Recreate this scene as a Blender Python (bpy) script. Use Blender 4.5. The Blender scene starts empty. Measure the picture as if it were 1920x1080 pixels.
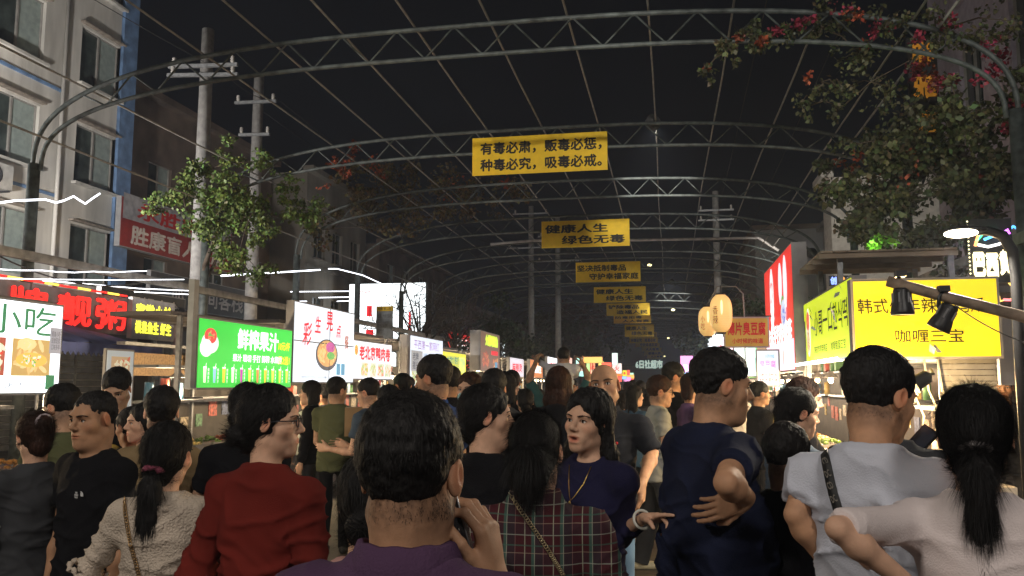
import bpy, bmesh, math, random
import numpy as np
from mathutils import Vector, Matrix, Euler
PI = math.pi
R = math.radians
SC = bpy.context.scene
COL = SC.collection
random.seed(7)
RNG = np.random.default_rng(11)

# ------------------------------------------------------------------ camera
CAMZ, FPX = 1.65, 1560.0
YAW, PITCH = R(10.64), R(6.58)
cam_data = bpy.data.cameras.new('camera')
cam = bpy.data.objects.new('camera', cam_data)
COL.objects.link(cam)
SC.camera = cam
cam_data.sensor_width = 36.0
cam_data.lens = 36.0 * FPX / 1920.0
cam_data.clip_start = 0.05
cam_data.clip_end = 900.0
cam.location = (0, 0, CAMZ)
cam.rotation_euler = (R(90) + PITCH, 0, YAW)
CR = Euler((R(90) + PITCH, 0, YAW)).to_matrix()

def ray(px, py):
    return CR @ Vector((px - 960.0, -(py - 540.0), -FPX))
def at(px, py, Y):                       # point of the sight line at street depth Y
    d = ray(px, py); t = Y / d.y
    return Vector((d.x * t, Y, CAMZ + d.z * t))
def atx(px, py, X):                      # point of the sight line on the plane x = X
    d = ray(px, py); t = X / d.x
    return Vector((X, d.y * t, CAMZ + d.z * t))
def atz(px, py, Z):
    d = ray(px, py); t = (Z - CAMZ) / d.z
    return Vector((d.x * t, d.y * t, Z))

# ------------------------------------------------------------------ world, night sky
world = bpy.data.worlds.new('World')
SC.world = world
world.use_nodes = True
_n = world.node_tree.nodes; _l = world.node_tree.links
_bg = _n['Background']
_bg.inputs['Color'].default_value = (0.30, 0.38, 0.62, 1)
_bg.inputs['Strength'].default_value = 0.012
SC.view_settings.view_transform = 'Standard'
SC.view_settings.look = 'None'
SC.view_settings.gamma = 1.0
SC.view_settings.use_curve_mapping = False
SC.view_settings.exposure = 0.0
SC.cycles.use_denoising = True
SC.cycles.denoiser = 'OPENIMAGEDENOISE'
SC.cycles.max_bounces = 6
SC.cycles.diffuse_bounces = 3
SC.cycles.glossy_bounces = 2
SC.cycles.transparent_max_bounces = 6
SC.cycles.sample_clamp_indirect = 4.0

# ------------------------------------------------------------------ materials
MATS = {}
def _coord(nt, sc=(1, 1, 1)):
    tc = nt.nodes.new('ShaderNodeTexCoord'); mp = nt.nodes.new('ShaderNodeMapping')
    mp.inputs['Scale'].default_value = sc
    nt.links.new(tc.outputs['Object'], mp.inputs['Vector'])
    return mp.outputs['Vector']
def mat(name, col=(.5, .5, .5), rough=.6, metal=0., spec=.4, var=.15, vs=6., vsc=(1, 1, 1), bump=0., bs=60., bsc=(1, 1, 1),
        attr=None, sheen=0., sub=0., col2=None, trans=0., alpha=1.):
    if name in MATS: return MATS[name]
    m = bpy.data.materials.new(name); m.use_nodes = True; MATS[name] = m
    nt = m.node_tree; N = nt.nodes; L = nt.links
    b = N['Principled BSDF']
    b.inputs['Roughness'].default_value = rough
    b.inputs['Metallic'].default_value = metal
    b.inputs['Specular IOR Level'].default_value = spec
    if sheen: b.inputs['Sheen Weight'].default_value = sheen
    if sub:
        b.inputs['Subsurface Weight'].default_value = sub
        b.inputs['Subsurface Radius'].default_value = (.012, .005, .003)
        b.inputs['Subsurface Scale'].default_value = 1.0
    if trans: b.inputs['Transmission Weight'].default_value = trans
    if alpha < 1: b.inputs['Alpha'].default_value = alpha
    c2 = col2 or tuple(c * (1 - var * 2.2) for c in col)
    c1 = col if col2 else tuple(min(1, c * (1 + var)) for c in col)
    v = _coord(nt, vsc)
    no = N.new('ShaderNodeTexNoise'); no.inputs['Scale'].default_value = vs; no.inputs['Detail'].default_value = 5
    L.new(v, no.inputs['Vector'])
    cr = N.new('ShaderNodeValToRGB')
    cr.color_ramp.elements[0].position = .3; cr.color_ramp.elements[1].position = .68
    cr.color_ramp.elements[0].color = (*c2, 1); cr.color_ramp.elements[1].color = (*c1, 1)
    L.new(no.outputs['Fac'], cr.inputs['Fac'])
    out = cr.outputs['Color']
    if attr:
        at_ = N.new('ShaderNodeVertexColor'); at_.layer_name = attr
        mx = N.new('ShaderNodeMix'); mx.data_type = 'RGBA'; mx.blend_type = 'MULTIPLY'; mx.inputs[0].default_value = 1
        L.new(out, mx.inputs[6]); L.new(at_.outputs['Color'], mx.inputs[7]); out = mx.outputs[2]
    L.new(out, b.inputs['Base Color'])
    if bump:
        n2 = N.new('ShaderNodeTexNoise'); n2.inputs['Scale'].default_value = bs; n2.inputs['Detail'].default_value = 3
        L.new(_coord(nt, bsc), n2.inputs['Vector'])
        bp = N.new('ShaderNodeBump'); bp.inputs['Strength'].default_value = bump; bp.inputs['Distance'].default_value = .02
        L.new(n2.outputs['Fac'], bp.inputs['Height']); L.new(bp.outputs['Normal'], b.inputs['Normal'])
    return m
def emit(name, col=(1, 1, 1), s=1., var=0., vs=2.):
    if name in MATS: return MATS[name]
    m = bpy.data.materials.new(name); m.use_nodes = True; MATS[name] = m
    nt = m.node_tree; N = nt.nodes; L = nt.links
    b = N['Principled BSDF']
    b.inputs['Base Color'].default_value = (*[min(.8, c) for c in col], 1); b.inputs['Roughness'].default_value = .35
    b.inputs['Emission Color'].default_value = (*col, 1); b.inputs['Emission Strength'].default_value = s
    if var:
        no = N.new('ShaderNodeTexNoise'); no.inputs['Scale'].default_value = vs; no.inputs['Detail'].default_value = 2
        L.new(_coord(nt), no.inputs['Vector'])
        mr = N.new('ShaderNodeMapRange'); mr.inputs['From Min'].default_value = .3; mr.inputs['From Max'].default_value = .7
        mr.inputs['To Min'].default_value = s * (1 - var); mr.inputs['To Max'].default_value = s * (1 + var)
        sp = N.new('ShaderNodeSeparateXYZ'); L.new(_coord(nt), sp.inputs[0]); w1 = N.new('ShaderNodeMath'); w1.operation = 'MULTIPLY'; w1.inputs[1].default_value = 24.; L.new(sp.outputs[2], w1.inputs[0])
        w2 = N.new('ShaderNodeMath'); w2.operation = 'SINE'; L.new(w1.outputs[0], w2.inputs[0]); w3 = N.new('ShaderNodeMath'); w3.operation = 'MULTIPLY_ADD'; w3.inputs[1].default_value = .07; L.new(w2.outputs[0], w3.inputs[0]); L.new(no.outputs['Fac'], w3.inputs[2])
        L.new(w3.outputs[0], mr.inputs['Value']); L.new(mr.outputs['Result'], b.inputs['Emission Strength'])
    return m
def srgb(r, g, b):
    f = lambda c: ((c / 255 + .055) / 1.055) ** 2.4 if c > 10 else c / 255 / 12.92
    return (f(r), f(g), f(b))

# ------------------------------------------------------------------ object helpers
def tag(o, label=None, cat=None, group=None, kind=None):
    if label: o['label'] = label
    if cat: o['category'] = cat
    if group: o['group'] = group
    if kind: o['kind'] = kind
    return o
def empty(name, loc=(0, 0, 0), rz=0., label=None, cat=None, group=None, kind=None):
    o = bpy.data.objects.new(name, None); COL.objects.link(o)
    o.location = loc; o.rotation_euler = (0, 0, rz); o.empty_display_size = .1
    return tag(o, label, cat, group, kind)
def copy_tree(o, parent=None):
    c = o.copy(); COL.objects.link(c); c.parent = parent
    for ch in list(o.children):
        copy_tree(ch, c)
    return c
def np_mesh(name, V, F, smooth=True):
    me = bpy.data.meshes.new(name)
    V = np.asarray(V, np.float32); F = np.asarray(F, np.int32)
    me.vertices.add(len(V)); me.vertices.foreach_set('co', V.ravel())
    n, k = F.shape
    me.loops.add(n * k); me.loops.foreach_set('vertex_index', F.ravel())
    me.polygons.add(n)
    me.polygons.foreach_set('loop_start', np.arange(n, dtype=np.int32) * k)
    me.polygons.foreach_set('loop_total', np.full(n, k, np.int32))
    if smooth: me.polygons.foreach_set('use_smooth', np.ones(n, bool))
    me.update(calc_edges=True)
    return me
def add_color(me, C, name='Col'):
    a = me.color_attributes.new(name, 'FLOAT_COLOR', 'POINT')
    C4 = np.ones((len(C), 4), np.float32); C4[:, :3] = C
    a.data.foreach_set('color', C4.ravel())
def link(name, me, m=None, parent=None, loc=None, rot=None):
    o = bpy.data.objects.new(name, me); COL.objects.link(o)
    if m is not None: me.materials.append(m) if not isinstance(m, (list, tuple)) else [me.materials.append(x) for x in m]
    if parent is not None: o.parent = parent
    if loc is not None: o.location = loc
    if rot is not None: o.rotation_euler = rot
    return o

class MB:
    """collects plain shapes and links them as one mesh object"""
    def __init__(s): s.v = []; s.f = []; s.m = []; s.sm = []; s.cur = 0
    def add(s, vs, fs, smooth=False):
        b = len(s.v); s.v += [tuple(v) for v in vs]
        for f in fs: s.f.append([b + i for i in f]); s.m.append(s.cur); s.sm.append(smooth)
        return s
    def use(s, i): s.cur = i; return s
    def box(s, c, d, rot=None, taper=1.):
        c = Vector(c); hx, hy, hz = d[0] / 2, d[1] / 2, d[2] / 2
        P = [Vector((x * hx * (taper if z > 0 else 1), y * hy * (taper if z > 0 else 1), z * hz)) for z in (-1, 1) for y in (-1, 1) for x in (-1, 1)]
        if rot is not None:
            M = Euler(rot).to_matrix() if not isinstance(rot, Matrix) else rot
            P = [M @ p for p in P]
        return s.add([c + p for p in P], [(0, 2, 3, 1), (4, 5, 7, 6), (0, 1, 5, 4), (2, 6, 7, 3), (0, 4, 6, 2), (1, 3, 7, 5)])
    def bar(s, a, b, w, h=None, up=(0, 0, 1)):
        a = Vector(a); b = Vector(b); d = (b - a); l = d.length
        if l < 1e-6: return s
        d /= l; u = Vector(up)
        if abs(d.dot(u)) > .98: u = Vector((1, 0, 0))
        x = d.cross(u).normalized(); z = x.cross(d)
        M = Matrix((x, d, z)).transposed()
        return s.box((a + b) / 2, (w, l, h or w), M)
    def tube(s, pts, r, n=8, cap=True, smooth=True):
        pts = [Vector(p) for p in pts]; rr = r if isinstance(r, (list, tuple)) else [r] * len(pts)
        vs, fs = [], []; pu = None
        for i, p in enumerate(pts):
            t = (pts[min(i + 1, len(pts) - 1)] - pts[max(i - 1, 0)]).normalized()
            if pu is None:
                pu = Vector((0, 0, 1)) if abs(t.z) < .9 else Vector((1, 0, 0))
            pu = (pu - t * pu.dot(t)).normalized(); w = t.cross(pu)
            for k in range(n):
                a = 2 * PI * k / n
                vs.append(p + (pu * math.cos(a) + w * math.sin(a)) * rr[i])
        for i in range(len(pts) - 1):
            for k in range(n):
                k2 = (k + 1) % n
                fs.append((i * n + k, i * n + k2, (i + 1) * n + k2, (i + 1) * n + k))
        s.add(vs, fs, smooth)
        if cap:
            b = len(s.v) - len(vs)
            for ring, rev in ((0, True), (len(pts) - 1, False)):
                f = [b + ring * n + k for k in range(n)]
                if rev: f.reverse()
                s.f.append(f); s.m.append(s.cur); s.sm.append(False)
        return s
    def cyl(s, a, b, r, r2=None, n=12, cap=True): return s.tube([a, b], [r, r if r2 is None else r2], n, cap)
    def lathe(s, c, prof, n=20, axis=None, smooth=True):
        c = Vector(c); M = axis.to_track_quat('Z', 'Y').to_matrix() if axis is not None else Matrix.Identity(3)
        vs = []; fs = []
        for (r, z) in prof:
            for k in range(n):
                a = 2 * PI * k / n; vs.append(c + M @ Vector((r * math.cos(a), r * math.sin(a), z)))
        for i in range(len(prof) - 1):
            for k in range(n):
                k2 = (k + 1) % n; fs.append((i * n + k, i * n + k2, (i + 1) * n + k2, (i + 1) * n + k))
        return s.add(vs, fs, smooth)
    def ball(s, c, r, n=12, k=8):
        rx, ry, rz = r if isinstance(r, (tuple, list)) else (r, r, r)
        vs = []; fs = []
        for i in range(k + 1):
            t = PI * i / k
            for j in range(n):
                a = 2 * PI * j / n
                vs.append((c[0] + rx * math.sin(t) * math.cos(a), c[1] + ry * math.sin(t) * math.sin(a), c[2] - rz * math.cos(t)))
        for i in range(k):
            for j in range(n):
                j2 = (j + 1) % n; fs.append((i * n + j, i * n + j2, (i + 1) * n + j2, (i + 1) * n + j))
        return s.add(vs, fs, True)
    def quad(s, a, b, c, d): return s.add([a, b, c, d], [(0, 1, 2, 3)])
    def build(s, name, m=None, parent=None, loc=None, rot=None):
        me = bpy.data.meshes.new(name)
        me.from_pydata(s.v, [], s.f)
        me.polygons.foreach_set('material_index', s.m)
        me.polygons.foreach_set('use_smooth', s.sm)
        me.update()
        return link(name, me, m, parent, loc, rot)

_TX = {}
def text_geo(body, bold=0.0, spacing=1., line=1.):
    key = (body, bold, spacing, line)
    if key in _TX: return _TX[key]
    cu = bpy.data.curves.new('lettering', 'FONT'); cu.body = body; cu.resolution_u = 2
    cu.space_character = spacing; cu.space_line = line
    o = bpy.data.objects.new('lettering', cu); COL.objects.link(o)
    me = bpy.data.meshes.new_from_object(o.evaluated_get(bpy.context.evaluated_depsgraph_get()))
    n = len(me.vertices); V = np.zeros(n * 3, np.float32); me.vertices.foreach_get('co', V); V = V.reshape(-1, 3)
    F = [tuple(p.vertices) for p in me.polygons]
    bpy.data.objects.remove(o); bpy.data.curves.remove(cu); bpy.data.meshes.remove(me)
    if bold:
        VV, FF = [], []
        for i, (dx, dy) in enumerate(((0, 0), (bold, 0), (-bold, 0), (0, bold), (0, -bold))):
            W = V.copy(); W[:, 0] += dx; W[:, 1] += dy; W[:, 2] = i * .02
            FF += [tuple(k + len(V) * i for k in f) for f in F]; VV.append(W)
        V = np.vstack(VV); F = FF
    lo = V[:, :2].min(0); hi = V[:, :2].max(0)
    V = V.copy(); V[:, :2] = (V[:, :2] - (lo + hi) / 2) / np.maximum(hi - lo, 1e-6)
    _TX[key] = (V, F)
    return _TX[key]
def text(body, w, h, m, parent=None, loc=(0, 0, 0), rot=(0, 0, 0), bold=0., name='lettering', spacing=1., line=1., depth=.002, M=None, slant=0.):
    """flat lettering in the local xz plane, facing local -y, w by h metres, centred on loc"""
    V, F = text_geo(body, bold, spacing, line)
    W = np.zeros_like(V); W[:, 0] = V[:, 0] * w + V[:, 1] * h * slant; W[:, 2] = V[:, 1] * h; W[:, 1] = -V[:, 2] * .02 - depth
    me = bpy.data.meshes.new(name); me.from_pydata(W.tolist(), [], F); me.update()
    o = link(name, me, m, parent)
    if M is not None: o.matrix_local = M @ Matrix.Translation(loc)
    else: o.location = loc; o.rotation_euler = rot
    return o
# ------------------------------------------------------------------ implicit surfaces for people
_LAT = RNG.random((32, 32, 32)).astype(np.float32)
def vnoise(P, f=1., seed=0):
    """smooth value noise 0..1 at points P (n,3); f scalar or 3-vector"""
    Q = P * np.asarray(f, np.float32) + seed * 7.31
    i = np.floor(Q).astype(np.int64); t = (Q - i).astype(np.float32); t = t * t * (3 - 2 * t)
    i &= 31; j = (i + 1) & 31
    a = lambda x, y, z: _LAT[x, y, z]
    x0, y0, z0 = i.T; x1, y1, z1 = j.T; tx, ty, tz = t.T
    c00 = a(x0, y0, z0) * (1 - tx) + a(x1, y0, z0) * tx; c10 = a(x0, y1, z0) * (1 - tx) + a(x1, y1, z0) * tx
    c01 = a(x0, y0, z1) * (1 - tx) + a(x1, y0, z1) * tx; c11 = a(x0, y1, z1) * (1 - tx) + a(x1, y1, z1) * tx
    return (c00 * (1 - ty) + c10 * ty) * (1 - tz) + (c01 * (1 - ty) + c11 * ty) * tz
_E = np.array
V3 = lambda *a: np.array(a, np.float32)

class Sdf:
    def __init__(s, M=None): s.ops = []; s.T = M      # T: 4x4 numpy, op space -> body space
    def _pt(s, p):
        p = np.asarray(p, np.float32)
        if s.T is None: return p
        return (s.T[:3, :3] @ p + s.T[:3, 3]).astype(np.float32)
    def _dir(s, p):
        p = np.asarray(p, np.float32)
        if s.T is None: return p
        q = s.T[:3, :3] @ p; return (q / np.linalg.norm(q)).astype(np.float32)
    def _sc(s): return 1. if s.T is None else float(np.linalg.norm(s.T[:3, 0]))
    def cap(s, a, b, ra, rb=None, k=.02, mode='u', flat=None, fs=1., cut=None):
        """tapered capsule; flat: direction squashed by fs>1; cut: flat ends 'b' / 'ab'"""
        rb = ra if rb is None else rb; q = s._sc(); ra *= q; rb *= q
        a = s._pt(a); b = s._pt(b); ba = b - a; L2 = float(ba @ ba) + 1e-9
        n = None if flat is None else s._dir(flat)
        def fn(X, Y, Z):
            px = X - a[0]; py = Y - a[1]; pz = Z - a[2]
            if n is not None:
                dn = (px * n[0] + py * n[1] + pz * n[2]) * (fs - 1)
                px = px + dn * n[0]; py = py + dn * n[1]; pz = pz + dn * n[2]
            t0 = (px * ba[0] + py * ba[1] + pz * ba[2]) / L2; t = np.clip(t0, 0, 1)
            d = np.sqrt((px - ba[0] * t) ** 2 + (py - ba[1] * t) ** 2 + (pz - ba[2] * t) ** 2) - (ra + (rb - ra) * t)
            if cut:
                l = math.sqrt(L2)
                d = np.maximum(d, (t0 - 1) * l)
                if cut == 'ab': d = np.maximum(d, -t0 * l)
            return d
        r = max(ra, rb) + k
        s.ops.append((np.minimum(a, b) - r, np.maximum(a, b) + r, fn, k, mode)); return s
    def ell(s, c, r, k=.02, mode='u', rot=None):
        """ellipsoid, rot = 3x3 in op space"""
        q = s._sc(); r = np.asarray(r, np.float32) * q; c = s._pt(c)
        A = np.eye(3, dtype=np.float32) if rot is None else np.asarray(rot, np.float32)
        if s.T is not None: A = (s.T[:3, :3] / q) @ A
        A = A.T.astype(np.float32); m = float(r.min())
        def fn(X, Y, Z):
            px = X - c[0]; py = Y - c[1]; pz = Z - c[2]
            u = (A[0, 0] * px + A[0, 1] * py + A[0, 2] * pz) / r[0]; v = (A[1, 0] * px + A[1, 1] * py + A[1, 2] * pz) / r[1]; w = (A[2, 0] * px + A[2, 1] * py + A[2, 2] * pz) / r[2]
            k0 = np.sqrt(u * u + v * v + w * w); k1 = np.sqrt((u / r[0]) ** 2 + (v / r[1]) ** 2 + (w / r[2]) ** 2) + 1e-6
            return k0 * (k0 - 1) / k1
        R_ = float(r.max()) + k
        s.ops.append((c - R_, c + R_, fn, k, mode)); return s
    def loft(s, rings, k=.02, mode='u', e=2.3):
        """rings (z, cx, cy, rx, ry) by rising z; superelliptic sections"""
        Rg = np.array(rings, np.float32); z = Rg[:, 0]
        def fn(X, Y, Z):
            zz = np.clip(Z, z[0], z[-1])
            cx = np.interp(zz, z, Rg[:, 1]).astype(np.float32); cy = np.interp(zz, z, Rg[:, 2]).astype(np.float32)
            rx = np.interp(zz, z, Rg[:, 3]).astype(np.float32); ry = np.interp(zz, z, Rg[:, 4]).astype(np.float32)
            u = np.abs(X - cx) / rx; v = np.abs(Y - cy) / ry
            q = (u ** e + v ** e) ** (1 / e)
            d = (q - 1) * np.minimum(rx, ry)
            return np.maximum(d, np.maximum(Z - z[-1], z[0] - Z))
        lo = np.array([(Rg[:, 1] - Rg[:, 3]).min(), (Rg[:, 2] - Rg[:, 4]).min(), z[0]]) - k
        hi = np.array([(Rg[:, 1] + Rg[:, 3]).max(), (Rg[:, 2] + Rg[:, 4]).max(), z[-1]]) + k
        s.ops.append((lo, hi, fn, k, mode)); return s
    def half(s, p, n, mode='i'):                        # keeps the side opposite to n
        p = s._pt(p); n = s._dir(n)
        fn = lambda X, Y, Z: (X - p[0]) * n[0] + (Y - p[1]) * n[1] + (Z - p[2]) * n[2]
        s.ops.append((None, None, fn, 0., mode)); return s
    def bounds(s):
        lo = np.min([o[0] for o in s.ops if o[0] is not None and o[4] == 'u'], 0); hi = np.max([o[1] for o in s.ops if o[0] is not None and o[4] == 'u'], 0)
        return lo, hi
    def mesh(s, h, lo=None, hi=None, holes=()):
        """surface nets; holes: boxes (lo, hi) left to finer patches"""
        b0, b1 = s.bounds()
        lo = b0 - 2 * h if lo is None else np.asarray(lo); hi = b1 + 2 * h if hi is None else np.asarray(hi)
        ax = [np.arange(lo[i], hi[i] + h, h).astype(np.float32) for i in range(3)]
        D = np.full([len(a) for a in ax], 1., np.float32)
        for (ol, oh, fn, k, mode) in s.ops:
            if ol is None: sl = [slice(0, len(a)) for a in ax]
            else:
                sl = [slice(max(0, int(np.searchsorted(ax[i], ol[i] - 3 * h))), int(np.searchsorted(ax[i], oh[i] + 3 * h))) for i in range(3)]
            if any(q.stop - q.start < 1 for q in sl): continue
            X = ax[0][sl[0]][:, None, None]; Y = ax[1][sl[1]][None, :, None]; Z = ax[2][sl[2]][None, None, :]
            d2 = fn(X, Y, Z); d1 = D[tuple(sl)]
            if mode == 's': d2 = -d2
            if mode == 'u':
                if k > 0:
                    g = np.maximum(k - np.abs(d1 - d2), 0) / k
                    r = np.minimum(d1, d2) - g * g * k * .25
                else: r = np.minimum(d1, d2)
            else:
                if k > 0:
                    g = np.maximum(k - np.abs(d1 - d2), 0) / k
                    r = np.maximum(d1, d2) + g * g * k * .25
                else: r = np.maximum(d1, d2)
            D[tuple(sl)] = r
        return snet(D, lo, h, holes)
def snet(D, lo, h, holes=()):
    S = D < 0
    c = np.zeros([n - 1 for n in D.shape], np.uint8)
    for a in (0, 1):
        for b in (0, 1):
            for e in (0, 1):
                c += S[a:a + c.shape[0], b:b + c.shape[1], e:e + c.shape[2]]
    act = (c > 0) & (c < 8)
    idx = np.argwhere(act)
    if len(idx) == 0: return np.zeros((0, 3), np.float32), np.zeros((0, 4), np.int32)
    vid = np.full(c.shape, -1, np.int32); vid[act] = np.arange(len(idx))
    P = np.zeros((len(idx), 3), np.float32); cnt = np.zeros(len(idx), np.float32)
    cor = [(a, b, e) for a in (0, 1) for b in (0, 1) for e in (0, 1)]
    val = {o: D[idx[:, 0] + o[0], idx[:, 1] + o[1], idx[:, 2] + o[2]] for o in cor}
    for o in cor:
        for axn in range(3):
            if o[axn]: continue
            p = list(o); p[axn] = 1; p = tuple(p)
            d0, d1 = val[o], val[p]; m = (d0 < 0) != (d1 < 0)
            t = d0[m] / (d0[m] - d1[m])
            q = np.tile(np.array(o, np.float32), (m.sum(), 1)); q[:, axn] = t
            P[m] += q; cnt[m] += 1
    P = (idx + P / cnt[:, None]) * h + np.asarray(lo, np.float32)
    quads = []
    for axn in range(3):
        A = [slice(None)] * 3; B = [slice(None)] * 3; A[axn] = slice(0, -1); B[axn] = slice(1, None)
        s0 = S[tuple(A)]; s1 = S[tuple(B)]
        e = np.argwhere(s0 != s1); o1, o2 = [(1, 2), (2, 0), (0, 1)][axn]
        ok = (e[:, o1] >= 1) & (e[:, o2] >= 1) & (e[:, o1] < c.shape[o1]) & (e[:, o2] < c.shape[o2]); e = e[ok]
        def V(d1, d2):
            f = e.copy(); f[:, o1] -= d1; f[:, o2] -= d2; return vid[f[:, 0], f[:, 1], f[:, 2]]
        q = np.stack([V(1, 1), V(0, 1), V(0, 0), V(1, 0)], 1)
        flip = ~s0[e[:, 0], e[:, 1], e[:, 2]]
        q[flip] = q[flip][:, ::-1]
        quads.append(q)
    F = np.vstack(quads)
    if holes:
        cen = P[F].mean(1); keep = np.ones(len(F), bool)
        for hl, hh in holes:
            keep &= ~np.all((cen > np.asarray(hl)) & (cen < np.asarray(hh)), 1)
        F = F[keep]; used = np.unique(F); re = np.full(len(P), -1, np.int32); re[used] = np.arange(len(used)); P = P[used]; F = re[F]
    return P, F.astype(np.int32)
def vnormals(P, F):
    a = P[F[:, 2]] - P[F[:, 0]]; b = P[F[:, 3]] - P[F[:, 1]] if F.shape[1] == 4 else P[F[:, 1]] - P[F[:, 0]]
    n = np.cross(a, b) if F.shape[1] == 4 else np.cross(b, a)
    N = np.zeros_like(P)
    for j in range(F.shape[1]):
        for i in range(3): N[:, i] += np.bincount(F[:, j], n[:, i], len(P))
    return N / (np.linalg.norm(N, axis=1, keepdims=True) + 1e-9)

# ------------------------------------------------------------------ people
def nrm(v): v = np.asarray(v, np.float64); return v / (np.linalg.norm(v) + 1e-9)
def hand_ops(S, w, d, n, side, sc=1., curl=(.5, .5, .5, .5), thumb=(.5, .4), spread=.12, curl2=None):
    """w wrist, d finger direction, n palm normal, side unit vector towards the thumb; curls 0..1.6 rad per joint"""
    d = nrm(d); n = nrm(np.asarray(n) - d * np.dot(n, d)); s = nrm(side - d * np.dot(side, d) - n * np.dot(side, n))
    P = lambda a, b, c: np.asarray(w) + (d * a + s * b + n * c) * sc
    ks = []
    for i, (b, l) in enumerate(((.030, .088), (.010, .092), (-.010, .087), (-.029, .078))):
        q = P(l, b, 0); ks.append(q)
        S.cap(P(.0, b * .5, 0), q, .0165 * sc, .0125 * sc, k=.014 * sc)
    S.ell(P(.045, 0, .004), np.array((.030, .034, .016)) * sc, k=.015 * sc, rot=np.stack([d, s, n], 1))
    L = ((.043, .026, .022), (.048, .030, .023), (.045, .028, .022), (.035, .021, .019))
    for i in range(4):
        a = 0.; p = ks[i]; c0 = curl[i]; cs = (c0, c0 * 1.1, c0 * .7) if curl2 is None else (c0, curl2[i], curl2[i] * .6)
        sp = spread * (1.5 - i)
        for j in range(3):
            a += cs[j]; dr = (d * math.cos(sp) + s * math.sin(sp)) * math.cos(a) + n * math.sin(a)
            q = p + dr * L[i][j] * sc
            r0 = (.0098, .0086, .0078)[j] * (1 if i < 3 else .88) * sc
            S.cap(p, q, r0, r0 * .9, k=.004 * sc); p = q
    p = P(.012, .026, .004); q = P(.050, .048, .016 + .012 * thumb[0])
    S.cap(p, q, .0165 * sc, .012 * sc, k=.014 * sc)
    a = thumb[0]; dr = nrm(d * math.cos(a) + s * .45 * math.cos(a) + n * math.sin(a)); q2 = q + dr * .032 * sc
    S.cap(q, q2, .0115 * sc, .010 * sc, k=.006 * sc)
    a += thumb[1]; dr = nrm(d * math.cos(a) - s * .1 + n * math.sin(a)); S.cap(q2, q2 + dr * .026 * sc, .0102 * sc, .0085 * sc, k=.004 * sc)

def head_ops(S, fem=False, mouth=0., face=True, fat=0., kid=False):
    fw = (.060 if fem else .064) + fat * .008
    S.ell((0, -.010, .036), (.073 + fat * .003, .090, .079), k=0.01)
    S.ell((0, .022, -.028), (fw, .064, .082), k=.03)
    for x in (-1, 1):
        S.cap((x * (.046 if fem else .053), -.012, -.062), (x * .012, .058, -.098), .017 + fat * .010, .015, k=.03)
        S.ell((x * .043, .050, -.024), (.020, .020, .018), k=.03)
        ear = Matrix.Rotation(R(-14), 3, 'X') @ Matrix.Rotation(R(x * -18), 3, 'Z')
        S.ell((x * .0775, -.008, -.002), (.0075, .019, .031), k=.006, rot=np.array(ear))
        S.ell((x * .087, -.002, .003), (.0065, .010, .018), k=.004, mode='s', rot=np.array(ear))
    S.ell((0, .066, -.101), (.019, .015, .014), k=.022)
    if fat: S.ell((0, .02, -.105), (.05, .05, .03), k=.04)
    if not face:
        S.cap((0, .082, .012), (0, .104, -.028), .008, .012, k=.012); return
    S.cap((-.036, .072, .021), (.036, .072, .021), .013, k=.022)
    for x in (-1, 1):
        S.ell((x * .031, .089, .003), (.018, .014, .010), k=.012, mode='s')
        S.ell((x * .031, .0705, .002), (.0160, .0115, .0135), k=.003)                # lids
        S.ell((x * .0315, .0865, .0010), (.0155, .015, .0064), k=.0015, mode='s')      # the opening
        S.ell((x * .0125, .090, -.033), (.0085, .010, .0075), k=.006)
    S.cap((0, .078, .016), (0, .1035, -.026), .0075, .0115, k=.012)
    for x in (-1, 1): S.ell((x * .006, .099, -.0395), (.003, .004, .003), k=.002, mode='s')
    op = mouth
    S.ell((0, .070, -.064), (.036, .018, .025), k=.02)
    S.ell((0, .0855, -.0600 + op * .003), (.0265, .0080, .0047), k=.005)
    S.ell((0, .085, -.0705 - op * .012), (.0225, .0088, .0060), k=.006)
    S.ell((0, .096, -.0650 - op * .004), (.0245 - op * .003, .016, .0013 + op * .0085), k=.002, mode='s')

def head_T(c, sc, yaw, pitch, tilt):
    Rm = np.array((Matrix.Rotation(R(yaw), 3, 'Z') @ Matrix.Rotation(R(pitch), 3, 'X') @ Matrix.Rotation(R(tilt), 3, 'Y')))
    T = np.eye(4); T[:3, :3] = Rm * sc; T[:3, 3] = c
    return T

def skin_mat(tone):
    return mat('skin_%d' % int(tone[0] * 1000 + tone[1] * 100), tone, rough=.60, spec=.28, var=.09, vs=22, attr='Col', sub=.08, bump=.10, bs=260)
HAIRM = None
def hair_mat(name='hair_black', col=(.010, .009, .009)):
    return mat(name, col, rough=.62, spec=.22, var=.3, vs=20, bump=.4, bs=120, bsc=(1, 1, .15))

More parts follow.
